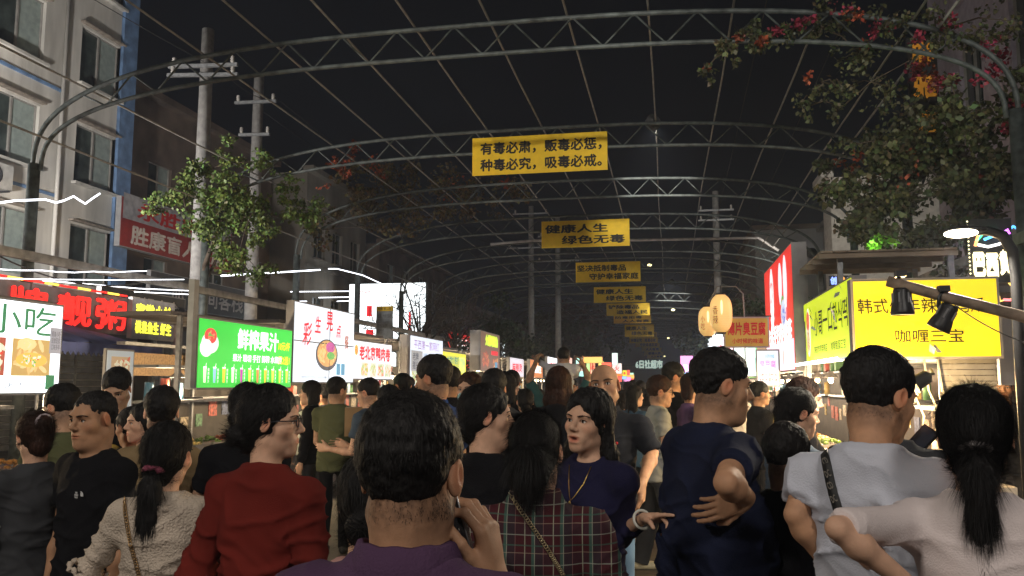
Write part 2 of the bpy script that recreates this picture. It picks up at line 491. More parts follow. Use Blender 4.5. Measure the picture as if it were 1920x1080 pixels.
def strands(P, N, C, flow, n, length, width, lift, rng, seg=2, jit=.25, keep=None, ls=None):
    """thin tapering hair ribbons rooted on the surface points P"""
    idx = rng.integers(0, len(P), n * 2)
    if keep is not None: idx = idx[keep(P[idx])]
    idx = idx[:n]; n = len(idx)
    if n == 0: return np.zeros((0, 3)), np.zeros((0, 4), int)
    p = P[idx] + rng.normal(0, .002, (n, 3)); nn = N[idx]; f = flow(p)
    f = f - nn * np.sum(f * nn, 1, keepdims=True); f /= np.linalg.norm(f, axis=1, keepdims=True) + 1e-6
    f = f + rng.normal(0, jit, (n, 3)); L = length * rng.uniform(.5, 1.25, (n, 1))
    if ls is not None: L = L * ls(p)[:, None]
    d = f + nn * lift; d /= np.linalg.norm(d, axis=1, keepdims=True)
    w = np.cross(d, nn); w /= np.linalg.norm(w, axis=1, keepdims=True) + 1e-6
    VV = []
    q = p - nn * .003
    for s in range(seg + 1):
        ww = width * (1 - .85 * s / seg) / 2
        VV += [q - w * ww, q + w * ww]
        d = d - nn * (.9 * lift / seg) + rng.normal(0, .06, (n, 3)); q = q + d * L / seg
    V = np.stack(VV, 1).reshape(-1, 3); k = 2 * (seg + 1); F = []
    base = np.arange(n)[:, None] * k
    for s in range(seg): F.append(base + np.array([[2 * s, 2 * s + 1, 2 * s + 3, 2 * s + 2]]))
    return V, np.vstack(F)

BLACK_CLOTH = dict(col=(.010, .010, .012))
def person(label, pos, face=0., H=1.7, fem=False, group=None, vox=.008, hvox=None, fat=0., skin=(.50, .31, .22), lean=(0, 0), twist=0.,
           head=(0, 0, 0), mouth=0., faced=True, hair='short', hairm=None, haircol=None, arms=None, hands=(1, 1), top=None, bottom=None, sleeve=.55, hem=.47,
           legs=None, belly=0., seed=0, kneel=None, shoes=None, strand_n=1500, strand_w=.0022, tail=None, name='person', foldamp=1., collar=False,
           handvox=None, hs=None, shoulder=1., seated=False, gl=False, mask=False, lift=0., hair_len=.0, neckshift=0.):
    rng = np.random.default_rng(1000 + seed)
    root = empty(name, (pos[0], pos[1], lift), R(face), label, 'person', group)
    hsc = (hs or (.96 if fem else 1.0)) * (H / 1.70) ** .45
    headh = .235 * hsc
    lx, ly = lean
    sw = (.092 if fem else .108) * H * shoulder * (1 + fat * .10)
    neckb = np.array((lx, ly, .842 * H - (lx * lx + ly * ly) * .25))
    hc = neckb + np.array((0, .022 + .35 * ly + neckshift, .0)); hc[2] = H - .115 * hsc - (lx * lx + ly * ly) * .45
    tw = R(twist); sv = np.array((math.cos(tw), math.sin(tw), 0))
    shL = neckb - sv * sw + np.array((0, 0, -.046 * H)); shR = neckb + sv * sw + np.array((0, 0, -.046 * H))
    arms = arms or {}
    J = {}
    for sd, sh, sg in (('L', shL, -1), ('R', shR, 1)):
        a = arms.get(sd, ((sg * .16, .02, -1), (sg * .02, .18, -1)))
        lu, lf = .172 * H, .152 * H
        if len(a) > 4 and a[4] == 'abs':
            el = np.array(a[0]); wr = np.array(a[1])
        else:
            el = sh + nrm(a[0]) * lu; wr = el + nrm(a[1]) * lf
        J[sd] = (sh, el, wr, a)
    hipw = .052 * H
    legs = legs or ((-.5, 0.), (.5, 0.))
    feet = []
    hipz = .505 * H
    # ---------------- skin
    T = head_T(hc, hsc, *head)
    B = Sdf()
    B.cap(neckb + (0, 0, -.03), (0, 0, .56 * H), .045, .045, k=.02)
    for i, (fx, fy) in enumerate(legs):
        sg = -1 if i == 0 else 1
        hp = np.array((sg * hipw, 0, hipz)); an = np.array((sg * hipw + fx * .06 * (1 if True else 0), fy, .07)); kn = (hp + an) / 2 + np.array((0, .03, 0))
        if seated: kn = hp + np.array((sg * .08, .26, -.04)); an = kn + np.array((0, .05, -.30))
        B.cap(hp, kn, .045, .040, k=.02); B.cap(kn, an, .038, .028, k=.02); feet.append((hp, kn, an))
        B.cap(an + (0, -.02, -.035), an + (0, .13, -.045), .030, .026, k=.02)
    for sd in 'LR':
        sh, el, wr, a = J[sd]
        g = (1 + fat * .35) * (.88 if fem else 1.) * H / 1.7
        B.cap(sh, el, .043 * g, .033 * g, k=.012); B.cap(el, el + (wr - el) * .28, .0315 * g, .0355 * g, k=.006); B.cap(el + (wr - el) * .28, wr, .0355 * g, .0235 * g, k=.025)
        B.cap(neckb + (0, 0, -.05), sh, .04, .04, k=.04)
    H_ = Sdf(T)
    head_ops(H_, fem, mouth, faced, fat)
    nr = (.045 if fem else .053) + fat * .012
    nb = np.linalg.inv(T) @ np.append(neckb + (0, -.002, -.02), 1)
    H_.cap((0, -.022, -.045), nb[:3], nr / hsc, nr * 1.08 / hsc, k=.03)
    if not fem: H_.ell((0, -.055, -.06), (.042, .030, .05), k=.03)
    B.ops += H_.ops
    hb = []
    for hi_, sd in enumerate('LR'):
        sh, el, wr, a = J[sd]
        if not hands[hi_]: continue
        fd = nrm(wr - el); sg = -1 if sd == 'L' else 1
        d = nrm(a[2]) if len(a) > 2 and a[2] is not None else fd
        opt = a[3] if len(a) > 3 and a[3] is not None else {}
        n = nrm(opt.get('n', (-sg, 0, 0)))
        thumb = np.cross(n, d) * sg * (-1 if False else 1)
        thumb = -np.cross(d, n) * -sg
        if 'side' in opt: thumb = np.array(opt['side'])
        hs_ = .98 * (H / 1.7) * (.92 if fem else 1.)
        hand_ops(B, wr + d * .005, d, n, thumb, hs_, opt.get('curl', (.35, .42, .5, .55)), opt.get('thumb', (.3, .3)), opt.get('spread', .07), opt.get('curl2'))
        hb.append((wr + d * .085 - .115, wr + d * .085 + .115, sd))
    B.ell(neckb + (0, .012, -.055), (.07 * H / 1.7, .042, .05), k=.03)
    fine = []
    if hvox is None: hvox = vox * .6
    hl = hc - np.array((.13, .15, .155)) * hsc; hh = hc + np.array((.13, .15, .14)) * hsc
    fine.append((hl, hh, hvox))
    if handvox:
        for l_, h_, sd in hb:
            if isinstance(handvox, dict):
                if sd in handvox: fine.append((l_, h_, handvox[sd]))
            else: fine.append((l_, h_, handvox))
    PV, PF = [], []; off = 0
    bvox = max(vox, .0065)
    P0, F0 = B.mesh(bvox, holes=[(l + bvox * .8, h - bvox * .8) for l, h, _ in fine])
    PV.append(P0); PF.append(F0); off = len(P0)
    for l, h, v in fine:
        p, f = B.mesh(v, l, h); PV.append(p); PF.append(f + off); off += len(p)
    P = np.vstack(PV); F = np.vstack(PF)
    # colour: lips, lids, cheeks, shaved hair
    Ti = np.linalg.inv(T); Q = (P @ Ti[:3, :3].T + Ti[:3, 3])
    C = np.ones((len(P), 3), np.float32)
    nz = vnoise(P, 60, seed)[:, None]; C *= .93 + .12 * nz
    def blob(c, r, col, pw=2.):
        d = np.sqrt((((Q - c) / r) ** 2).sum(1)); w = np.clip(1.25 - d ** pw, 0, 1)[:, None]
        C[:] = C * (1 - w) + C * np.array(col) * w
    if faced:
        blob((0, .09, -.0655 - mouth * .004), (.028, .025, .0115 + mouth * .006), (.86, .52, .50) if fem else (.85, .62, .58))
        if mouth: blob((0, .078, -.063 - mouth * .004), (.017, .014, .009 * mouth), (.12, .05, .05))
        for x in (-1, 1):
            blob((x * .044, .055, -.025), (.022, .03, .02), (1.05, .86, .82), 1)
            blob((x * .031, .080, .003), (.019, .012, .009), (.72, .62, .60))
            blob((x * .0065, .10, -.040), (.004, .006, .0035), (.35, .25, .22))
    for x in (-1, 1): blob((x * .08, -.005, 0), (.02, .025, .035), (1.1, .78, .70), 1)
    if hair in ('short', 'crop', 'buzz', 'spiky'):
        zl = {'buzz': -.035, 'short': -.095, 'crop': -.105, 'spiky': -.100}[hair]
        ang = (Q[:, 1] < .055 + .2 * (Q[:, 2] - .05)) & (np.linalg.norm(Q - V3(0, -.01, .03), axis=1) > .05)
        st = np.clip((Q[:, 2] - zl) / .05, 0, 1) * np.clip((.045 - Q[:, 1]) / .03 + np.clip(Q[:, 2] - .03, 0, 1) * 30, 0, 1) * ang
        e = np.sqrt((((Q - V3(0, -.003, 0)) * V3(0, 1, 1) / V3(1, .027, .038)) ** 2).sum(1))
        st *= np.clip((e - .9) * 4, 0, 1)
        stub = st.copy()
        st = (st * (.55 + .45 * vnoise(P, 140, 3)))[:, None] * .80
        C = C * (1 - st) + np.array((.10, .10, .12)) * st
    stubble = None
    if hair in ('short', 'crop', 'spiky') and hvox < .0042:
        sel = (stub > .85) & (Q[:, 2] < .04) & (Q[:, 2] > -.085)
        if sel.sum() > 50: BN = vnormals(P, F); stubble = (P[sel], BN[sel])
    me = np_mesh('body', P, F); add_color(me, C)
    body = link('body', me, skin_mat(skin), root)
    # ---------------- eyes
    if faced:
        e = MB()
        for x in (-1, 1):
            e = MB(); e.use(0).ball((0, 0, 0), .0122, 16, 16)
            for i, v in enumerate(e.v): pass
            for fi, f in enumerate(e.f):
                cy = sum(e.v[k][1] for k in f) / len(f); 
                e.m[fi] = 1 if cy > .0103 else 0
            eo = e.build('eye', [mat('eye_white', (.75, .72, .68), rough=.15, var=.02), mat('eye_iris', (.02, .012, .008), rough=.12, var=.05)], root)
            g = T.copy(); g[:3, 3] = (T @ np.array((x * .031, .0690, .0015, 1)))[:3]
            eo.matrix_local = Matrix(g.tolist())
            lsh = MB(); lsh.tube([(T @ np.array((x * px_, py_, pz_, 1)))[:3] for px_, py_, pz_ in ((.0165, .0815, .0005), (.023, .0855, .0062), (.031, .0868, .0078), (.040, .0820, .0060), (.0475, .0735, .0010))], [.0008, .0014, .0017, .0016, .0009], 5); lsh.build('eyelash', hair_mat(), root)
            b = MB()
            for i in range(7):
                u = i / 6.; bx = x * (.014 + .036 * u); bz = .0195 + .006 * math.sin(u * 2.4) - .003 * u; by = .0935 - .016 * u ** 2
                pts = (T @ np.array((bx, by, bz, 1)))[:3]; pt2 = (T @ np.array((bx + x * .009, by - .002 - .004 * u, bz - .0005, 1)))[:3]
                b.cyl(pts, pt2, (.0033 if not fem else .0023) * hsc, .0012, 5)
            b.build('eyebrow', hair_mat(), root)
    # ---------------- hair
    hm = haircol or hair_mat()
    if hair not in (None, 'bald'):
        S = Sdf(T); t = {'short': .012, 'crop': .016, 'spiky': .018, 'buzz': .004}.get(hair, .014) + hair_len
        S.ell((0, -.016, .043 + (.004 if hair in ('short', 'crop', 'spiky') else 0)), (.0735 + t * (.75 if hair in ('short', 'crop', 'spiky', 'tail', 'lowbun', 'back') else 1), .088 + t, .077 + t), k=0)
        if hair in ('short', 'crop', 'spiky', 'buzz'):
            S.cap((0, -.036, .0), (0, -.046, -.030), .060 + t * .35, .044 + t * .15, k=.03)
            S.ell((0, .112, -.030), (.070, .062, .098), k=.012, mode='s')
            S.ell((0, .095, -.06), (.105, .060, .10), k=.02, mode='s')
            for x in (-1, 1):
                S.ell((x * .088, .012, -.030), (.030, .036, .050), k=.010, mode='s')
                S.ell((x * .100, -.02, -.028), (.030, .085, .055), k=.02, mode='s')
            S.ell((0, -.07, -.108), (.11, .085, .066), k=.035, mode='s')
        else:
            S.cap((0, -.035, -.02), (0, -.052, -.06), .070, .052, k=.03)
            S.ell((0, .114, -.022), (.066, .060, .106), k=.010, mode='s'); S.ell((0, .10, -.05), (.100, .055, .095), k=.02, mode='s')
            if hair in ('tail', 'bun', 'back'):
                for x in (-1, 1): S.ell((x * .090, .012, -.034), (.024, .030, .045), k=.010, mode='s')
        if hair == 'long':
            L = .30 + hair_len
            for x in (-1, -.4, .4, 1):
                S.cap((x * .070, -.022 - (1 - abs(x)) * .05, .02), (x * .085, -.045 - (1 - abs(x)) * .045, -.12), .026, .030, k=.03)
                S.cap((x * .085, -.045 - (1 - abs(x)) * .045, -.12), (x * .088, -.060 - (1 - abs(x)) * .05, -.12 - L * .6), .032, .022, k=.03)
        if hair == 'bob':
            for x in (-1, -.4, .4, 1):
                S.cap((x * .070, -.022 - (1 - abs(x)) * .05, .02), (x * .078, -.030 - (1 - abs(x)) * .045, -.10), .028, .026, k=.03)
        if hair == 'bun': S.ell((0, -.115, .055), (.036, .034, .036), k=.010)
        if hair == 'lowbun': S.ell((0, -.105, -.045), (.046, .036, .040), k=.012)
        tl = None
        if hair == 'tail':
            tl = tail or dict(z=.0, l=.22, r=.026)
            z0 = tl['z']; p0 = np.array((0, -.095 + abs(z0) * .2, z0)); S.cap((0, -.06, z0 + .01), p0, .045, .020, k=.03)
        P, F = S.mesh(max(hvox, .0035))
        N = vnormals(P, F); Ql = P @ Ti[:3, :3].T + Ti[:3, 3]
        amp = (.0035 if hair != 'spiky' else .005) * (1.5 if hair == 'long' else 1)
        P = P + N * ((vnoise(Ql, (85, 85, 12) if hair in ('long', 'bob', 'tail', 'bun', 'lowbun') else (60, 60, 60), seed) - .5)[:, None] * 2 * amp) + N * ((vnoise(Ql, 130, seed + 5) - .5)[:, None] * amp)
        VV, FF = [P], [F]
        up = T[:3, 1] / hsc; zz = T[:3, 2] / hsc; hcw = T[:3, 3]
        crown = (T @ np.array((0.01, -.045, .10, 1)))[:3]
        def flow(p):
            r = p - crown
            if hair in ('tail', 'bun', 'lowbun', 'back'):
                tgt = (T @ np.array((0, -.11, (tl or {'z': .05})['z'] if hair == 'tail' else (.05 if hair == 'bun' else -.045), 1)))[:3]; return tgt - p
            if hair in ('long', 'bob'): return np.tile(-zz, (len(p), 1)) + r * 2
            return r + (-zz * .03) + (up * .03 if hair == 'spiky' else 0)
        lift_ = {'short': .7, 'crop': 1.0, 'spiky': 1.5, 'buzz': .8}.get(hair, .08)
        ln_ = {'short': .022, 'crop': .018, 'spiky': .026, 'buzz': .006}.get(hair, .055)
        toL = lambda p: p @ Ti[:3, :3].T + Ti[:3, 3]
        lsf = (lambda p: np.clip((toL(p)[:, 2] + .07) / .10, .22, 1)) if lift_ > .2 else None
        kp = None if lift_ > .2 else (lambda p: toL(p)[:, 1] < .045)
        sV, sF = strands(P, N, None, flow, strand_n, ln_, strand_w, lift_, rng, jit=.28 if lift_ > .2 else .05, keep=kp, ls=lsf)
        VV.append(sV); FF.append(sF + len(P))
        if stubble is not None:
            s2, f2 = strands(stubble[0], stubble[1], None, lambda p: np.tile(-zz, (len(p), 1)), int(strand_n * .5), .0065, strand_w * .7, .5, rng, seg=1, jit=.3)
            VV.append(s2); FF.append(f2 + len(P) + len(sV))
        ho = link('hair', np_mesh('hair', np.vstack(VV), np.vstack(FF)), hm, root)
        if tl:
            S = Sdf(); w0 = (T @ np.append(p0, 1))[:3]
            pts = tl.get('pts'); 
            if pts is None:
                dn = np.array((tl.get('dx', 0), 0, -1.)); bk = -up * .03
                pts = [w0, w0 + bk * .8 + dn * tl['l'] * .25, w0 + bk * .7 + dn * tl['l'] * .62, w0 + bk * .3 + dn * tl['l']]
            rr = [tl['r'] * .55, tl['r'] * 1.05, tl['r'] * .95, tl['r'] * .28]
            for i in range(3): S.cap(pts[i], pts[i + 1], rr[i], rr[i + 1], k=.02, flat=up, fs=1.35)
            P, F = S.mesh(max(hvox, .0035)); N = vnormals(P, F)
            P = P + N * ((vnoise(P, (90, 90, 9), seed) - .5)[:, None] * .010)
            sV, sF = strands(P, N, None, lambda p: np.tile(np.array((0, 0, -1.)), (len(p), 1)), strand_n // 2, .09, strand_w, .04, rng, jit=.05)
            link('ponytail', np_mesh('ponytail', np.vstack([P, sV]), np.vstack([F, sF + len(P)])), hm, root)
            if tl.get('band'):
                bm = MB(); axis = Vector(pts[1] - pts[0]).normalized()
                a0 = Vector(w0) + axis * .004; q = axis.to_track_quat('Z', 'Y').to_matrix(); rb = tl['r'] * .9; ring = []
                for i in range(15):
                    a = 2 * PI * i / 14; ring.append(a0 + q @ Vector((math.cos(a), math.sin(a), .12 * math.sin(5 * a))) * rb)
                bm.tube(ring, [.010 + .004 * math.sin(i * 2.1) for i in range(15)], 7)
                bm.build('hair_band', tl['band'], root)
    # ---------------- top garment
    top = top or mat('cloth_black', (.008, .008, .010), rough=.9, var=.15, spec=.1)
    g = (1 + fat * .22) * (.90 if fem else 1.) * H
    z = lambda f: f * H
    bl = belly
    lo_ = lambda f: (f - .50) / .33
    cx = lambda f: lx * max(0, lo_(f)) ** 1.3; cy = lambda f: ly * max(0, lo_(f)) ** 1.3
    S = Sdf()
    hipx = .106 if fem else .100
    S.loft([(z(hem), 0, bl * .5, hipx * g * 1.02, .078 * g + bl * .6), (z(.52), cx(.52), bl * .6, hipx * g, .080 * g + bl * .7), (z(.60), cx(.60), cy(.6) + bl * .7, (.084 if fem else .094) * g + bl * .3, .068 * g + bl),
            (z(.67), cx(.67), cy(.67) + bl * .45, (.086 if fem else .098) * g + bl * .2, .068 * g + bl * .6), (z(.74), cx(.74), cy(.74) + .005, .100 * g, (.074 if fem else .072) * g), (z(.785), cx(.785), cy(.785), .098 * g, .062 * g),
            (z(.815), cx(.815), cy(.815) - .005, .080 * g, .052 * g), (z(.843), neckb[0], neckb[1] - .006, .044 * g, .042 * g)], k=.02, e=2.25)
    if fem:
        for x in (-1, 1): S.ell((cx(.73) + x * .042 * H, cy(.73) + .044 * H, z(.722)), (.036 * H, .032 * H, .040 * H), k=.06)
    for sd in 'LR':
        sh, el, wr, a = J[sd]
        ar = .046 * (1 if not fem else .88) * (1 + fat * .35) * H / 1.7 + .008
        S.cap(neckb + (0, -.004, -.022 * H), sh, .034 * g, ar + .004, k=.05)
        u = el - sh
        if sleeve <= 1.0:
            e1 = sh + u * sleeve; S.cap(sh, e1, ar + .005, (.044 - .009 * sleeve) * (1 if not fem else .88) * (1 + fat * .35) * H / 1.7 + (.010 if fem else .016), k=.035, cut='b')
        else:
            S.cap(sh, el, ar + .006, ar * .92 + .004, k=.035)
            e1 = el + (wr - el) * (sleeve - 1.0); S.cap(el, e1, ar * .95 + .004, ar * .80 + .004, k=.02, cut='b')
    if not collar: S.ell(neckb + (0, .030, .012), (nr + .016, nr + .022, .034), k=.012, mode='s')
    P, F = S.mesh(vox); N = vnormals(P, F)
    f1 = vnoise(P, (9, 9, 4), seed) + .5 * vnoise(P, (18, 18, 9), seed + 1)
    rd = 1 - np.abs(2 * vnoise(P + np.stack([P[:, 2] * .5, P[:, 2] * .3, P[:, 0] * .6], 1), (11, 11, 16), seed + 2) - 1)
    wst = np.clip(1 - np.abs(P[:, 2] / H - .60) / .16, .15, 1)
    W_ = P + (vnoise(P, 6, seed + 20)[:, None] - .5) * .12
    rd2 = 1 - np.abs(2 * vnoise(np.stack([W_[:, 0] + .5 * W_[:, 2], W_[:, 1], W_[:, 2] * 1.3 - .4 * np.abs(W_[:, 0])], 1), (8, 8, 15), seed + 21) - 1)
    P = P + N * ((rd2 ** 5 - .12) * .013 * foldamp * np.clip(.4 + 1.2 * np.clip((.80 * H - P[:, 2]) / (.2 * H), 0, 1), 0, 1.2))[:, None]
    P = P + N * (((f1 - .70) * .009 + (rd ** 3 - .2) * .012 * wst) * foldamp)[:, None]
    to = link('shirt', np_mesh('shirt', P, F), top, root)
    if collar:
        cm = MB(); n_ = 40; rows = ((.000, .024), (.004, .042), (.012, .040), (.026, .006), (.031, -.016), (.028, -.018)); vs = []; fs = []
        for (dr, dz) in rows:
            for i in range(n_ + 1):
                a_ = PI / 2 + .30 + (2 * PI - .60) * i / n_; rr_ = nr + .008 + dr; fr = max(0, math.sin(a_))
                vs.append(neckb + np.array((math.cos(a_) * rr_ * 1.06, math.sin(a_) * rr_ * (1.0 + .12 * fr) + .004, dz - .020 * fr + .0015 * math.sin(i * 1.3))))
        for j in range(len(rows) - 1):
            for i in range(n_): q_ = j * (n_ + 1) + i; fs.append((q_, q_ + n_ + 1, q_ + n_ + 2, q_ + 1))
        cm.add(vs, fs, True); co = cm.build('collar', top, root); sd_ = co.modifiers.new('t', 'SOLIDIFY'); sd_.thickness = .003
    # ---------------- trousers or skirt, shoes
    bottom = bottom or mat('cloth_dark_trousers', (.014, .015, .020), rough=.8, var=.2)
    S = Sdf(); wide = 1.
    if isinstance(bottom, tuple): bottom, wide = bottom
    if wide == 'skirt':
        S.loft([(z(.16), 0, 0, .135 * H, .12 * H), (z(.35), 0, 0, .115 * H, .10 * H), (z(.50), 0, 0, .100 * g, .076 * g), (z(.60), 0, 0, .074 * g, .060 * g)], k=.0)
    else:
        S.loft([(z(.455), 0, 0, .086 * g, .066 * g), (z(.53), 0, bl * .1, .078 * g, .058 * g), (z(.57), 0, bl * .1, .066 * g, .05 * g)], k=.03)
        for hp, kn, an in feet:
            S.cap(hp + (0, 0, -.01), kn, .040 * g * (1 + .1 * (wide - 1)), .056 * wide * H / 1.7, k=.04)
            S.cap(kn, an + (0, 0, -.015), .056 * wide * H / 1.7, .048 * wide * H / 1.7, k=.02, cut='b')
    P, F = S.mesh(max(vox * 1.3, .011)); N = vnormals(P, F)
    P = P + N * ((vnoise(P, (12, 12, 5), seed + 8) - .5)[:, None] * .016)
    link('skirt' if wide == 'skirt' else 'trousers', np_mesh('trousers', P, F), bottom, root)
    S0 = shoes or mat('shoe_dark', (.02, .02, .02), rough=.5)
    for hp, kn, an in feet:
        S = Sdf(); S.cap(an + (0, -.035, -.033), an + (0, .10, -.038), .042, .038, k=.02); S.ell(an + (0, .125, -.045), (.042, .06, .028), k=.03); S.cap(an + (0, -.02, -.02), an + (0, 0, .03), .042, .045, k=.02, cut='b')
        S.half(an + (0, 0, -.070), (0, 0, -1))
        P, F = S.mesh(max(vox, .010)); link('shoe', np_mesh('shoe', P, F), S0, root)
    if gl:
        m = mat('spectacle_frame', (.015, .015, .02), rough=.3); G = MB()
        for x in (-1, 1):
            ring = [Vector((x * .032 + .024 * math.cos(a), .096 - abs(.024 * math.cos(a)) * .1, .001 + .018 * math.sin(a))) for a in [2 * PI * i / 14 for i in range(15)]]
            G.tube(ring, .0022, 5); G.tube([(x * .056, .094, .006), (x * .079, .03, .006), (x * .082, -.012, .0)], .0024, 5)
        G.tube([(-.009, .097, .004), (.009, .097, .004)], .002, 5)
        o = G.build('spectacles', m, root); o.matrix_local = Matrix(T.tolist())
    if mask:
        S = Sdf(T); S.ell((0, .056, -.055), (.060, .055, .050), k=.0); S.half((0, .0, -.018), (0, 0, 1)); S.half((0, .02, 0), (0, -1, 0)); P, F = S.mesh(.005)
        link('face_mask', np_mesh('face_mask', P, F), mat('mask_blue', (.35, .60, .66), rough=.8), root)
    root['_J'] = [float(x) for sd in 'LR' for q in J[sd][:3] for x in q]
    return root, J, T, neckb
# ------------------------------------------------------------------ added fill lamps: behind the camera, on a canopy, on arches and a post
def added_flood(label, loc, aim, power, size=.5, col=(1, .93, .84)):  # added lamp with a modelled fixture, fills in backs and the white wall
    r = empty('added_floodlight', loc, 0, label, 'added_floodlight', 'added floodlights on arches, a post and a canopy')
    d = (Vector(aim) - Vector(loc)).normalized(); q = d.to_track_quat('-Z', 'Y')
    b = MB(); b.box((0, 0, .06), (size + .06, size * .6 + .06, .10)); b.bar((0, 0, .1), (0, 0, .35), .04); o = b.build('housing', mat('lamp_housing', (.06, .06, .065), rough=.5), r); o.rotation_mode = 'QUATERNION'; o.rotation_quaternion = q
    g = MB(); g.box((0, 0, .004), (size, size * .6, .006)); o = g.build('lens', emit('added_flood_lens', col, 6), r); o.rotation_mode = 'QUATERNION'; o.rotation_quaternion = q
    L = bpy.data.lights.new('added_flood_lamp', 'AREA'); L.shape = 'RECTANGLE'; L.size = size; L.size_y = size * .6; L.energy = power; L.color = col
    lo = bpy.data.objects.new('added_flood_lamp', L); COL.objects.link(lo); lo.parent = r; lo.rotation_mode = 'QUATERNION'; lo.rotation_quaternion = q; lo.location = d * .02
    return r
added_flood('added white fill lamp on the arch behind the camera over the left lane', (-4.2, -2.9, 5.6), (-1.5, 6, 1.2), 200, 1.0, (1, .91, .80))
added_flood('added white fill lamp on the arch behind the camera over the right lane', (2.6, -2.9, 5.6), (.6, 5, 1.2), 150, 1.0, (1, .92, .84))
added_flood('added fill lamp on the shop canopy turned up at the white building', (-11.2, 9.2, 3.75), (-15, 17.5, 8.6), 900, .5, (1, .95, .90))  # added only to brighten the white facade

def added_beam(label, loc, aim, power, ang):  # added spot lamp with a modelled fixture, brightens banners and gables
    r = empty('added_floodlight', loc, 0, label, 'added_floodlight', 'added floodlights on arches, a post and a canopy'); d = (Vector(aim) - Vector(loc)).normalized(); q = d.to_track_quat('-Z', 'Y')
    b = MB(); b.lathe((0, 0, 0), [(.0, .25), (.10, .24), (.14, .02), (.15, .0)], 16); o = b.build('housing', mat('lamp_housing'), r); o.rotation_mode = 'QUATERNION'; o.rotation_quaternion = q
    L = bpy.data.lights.new('added_beam_lamp', 'SPOT'); L.energy = power; L.spot_size = R(ang); L.spot_blend = .6; L.color = (1, .95, .86); L.shadow_soft_size = .12; lo = bpy.data.objects.new('added_beam_lamp', L); COL.objects.link(lo); lo.parent = r; lo.rotation_mode = 'QUATERNION'; lo.rotation_quaternion = q; lo.location = d * .05
added_beam('added round fill lamp behind the camera trained on the banners, left one', (-3.4, -2.9, 5.6), (-1.5, 30, 6.9), 3400, 26)
added_beam('added round fill lamp behind the camera trained on the banners, right one', (.6, -2.9, 5.6), (3.5, 34, 7.2), 3000, 28)
added_beam('added small round lamp on the second arch lighting the farther banners', (-.2, 15.35, 6.5), (.1, 42, 5.9), 1500, 32)
added_beam('added small round lamp on a far arch lighting the last banners', (.2, 40.3, 6.5), (.3, 80, 5.8), 3500, 32)
added_beam('added small round lamp high on the third right post turned to the gables', (3.9, 23.6, 5.2), (6, 33, 8), 900, 70)
# ------------------------------------------------------------------ common materials
M_STEEL = mat('galvanised_steel', (.30, .31, .32), rough=.45, metal=.55, var=.15, vs=14)
M_GREENSTEEL = mat('painted_arch_steel', (.085, .10, .097), rough=.55, metal=.0, var=.25, vs=10)
M_WIRE = mat('pale_pipe', (.32, .31, .29), rough=.5, metal=.3)
M_BLACKW = mat('black_cable', (.02, .02, .02), rough=.6)
M_CONC = mat('pole_concrete', (.33, .32, .31), rough=.85, var=.15, vs=8, bump=.2)
M_GREY = mat('casing_grey', (.33, .33, .34), rough=.5, metal=.3, var=.08)
M_DARK = mat('dark_metal', (.03, .03, .033), rough=.5)
M_WOOD = mat('plain_board', (.30, .19, .09), rough=.7, var=.2, vs=4, vsc=(1, 8, 8))
M_GLASSDARK = mat('window_glass_dark', (.05, .065, .06), rough=.12, spec=.6, var=.3, vs=3)

# ------------------------------------------------------------------ ground
g = MB(); g.box((0, 140, -.25), (500, 620, .48)); tag(g.build('ground', mat('ground_dark', (.035, .034, .033), rough=.9)), kind='structure')
g = MB(); n = 0
g.quad((-9.35, -12, .004), (5.2, -12, .004), (5.2, 240, .004), (-9.35, 240, .004))
tag(g.build('road', mat('road_asphalt', (.085, .072, .058), rough=.75, var=.25, vs=1.5, bump=.5, bs=120)), kind='structure')
for sx, x0, x1 in ((-1, -15.0, -9.35), (1, 5.2, 7.2)):
    g = MB(); g.box(((x0 + x1) / 2, 110, .065), (x1 - x0, 246, .13)); tag(g.build('pavement', mat('pavement_slabs', (.14, .13, .12), rough=.8, var=.2, vs=3, bump=.2)), kind='structure')
sk = MB(); sk.ball((0, 120, 0), 420, 32, 16)
for f in sk.f: f.reverse()
sm = bpy.data.materials.new('night_sky'); sm.use_nodes = True
b_ = sm.node_tree.nodes['Principled BSDF']; b_.inputs['Base Color'].default_value = (0, 0, 0, 1); b_.inputs['Specular IOR Level'].default_value = 0; b_.inputs['Roughness'].default_value = 1
b_.inputs['Emission Color'].default_value = (.42, .45, .62, 1); b_.inputs['Emission Strength'].default_value = .006
tag(sk.build('sky', sm), kind='structure')

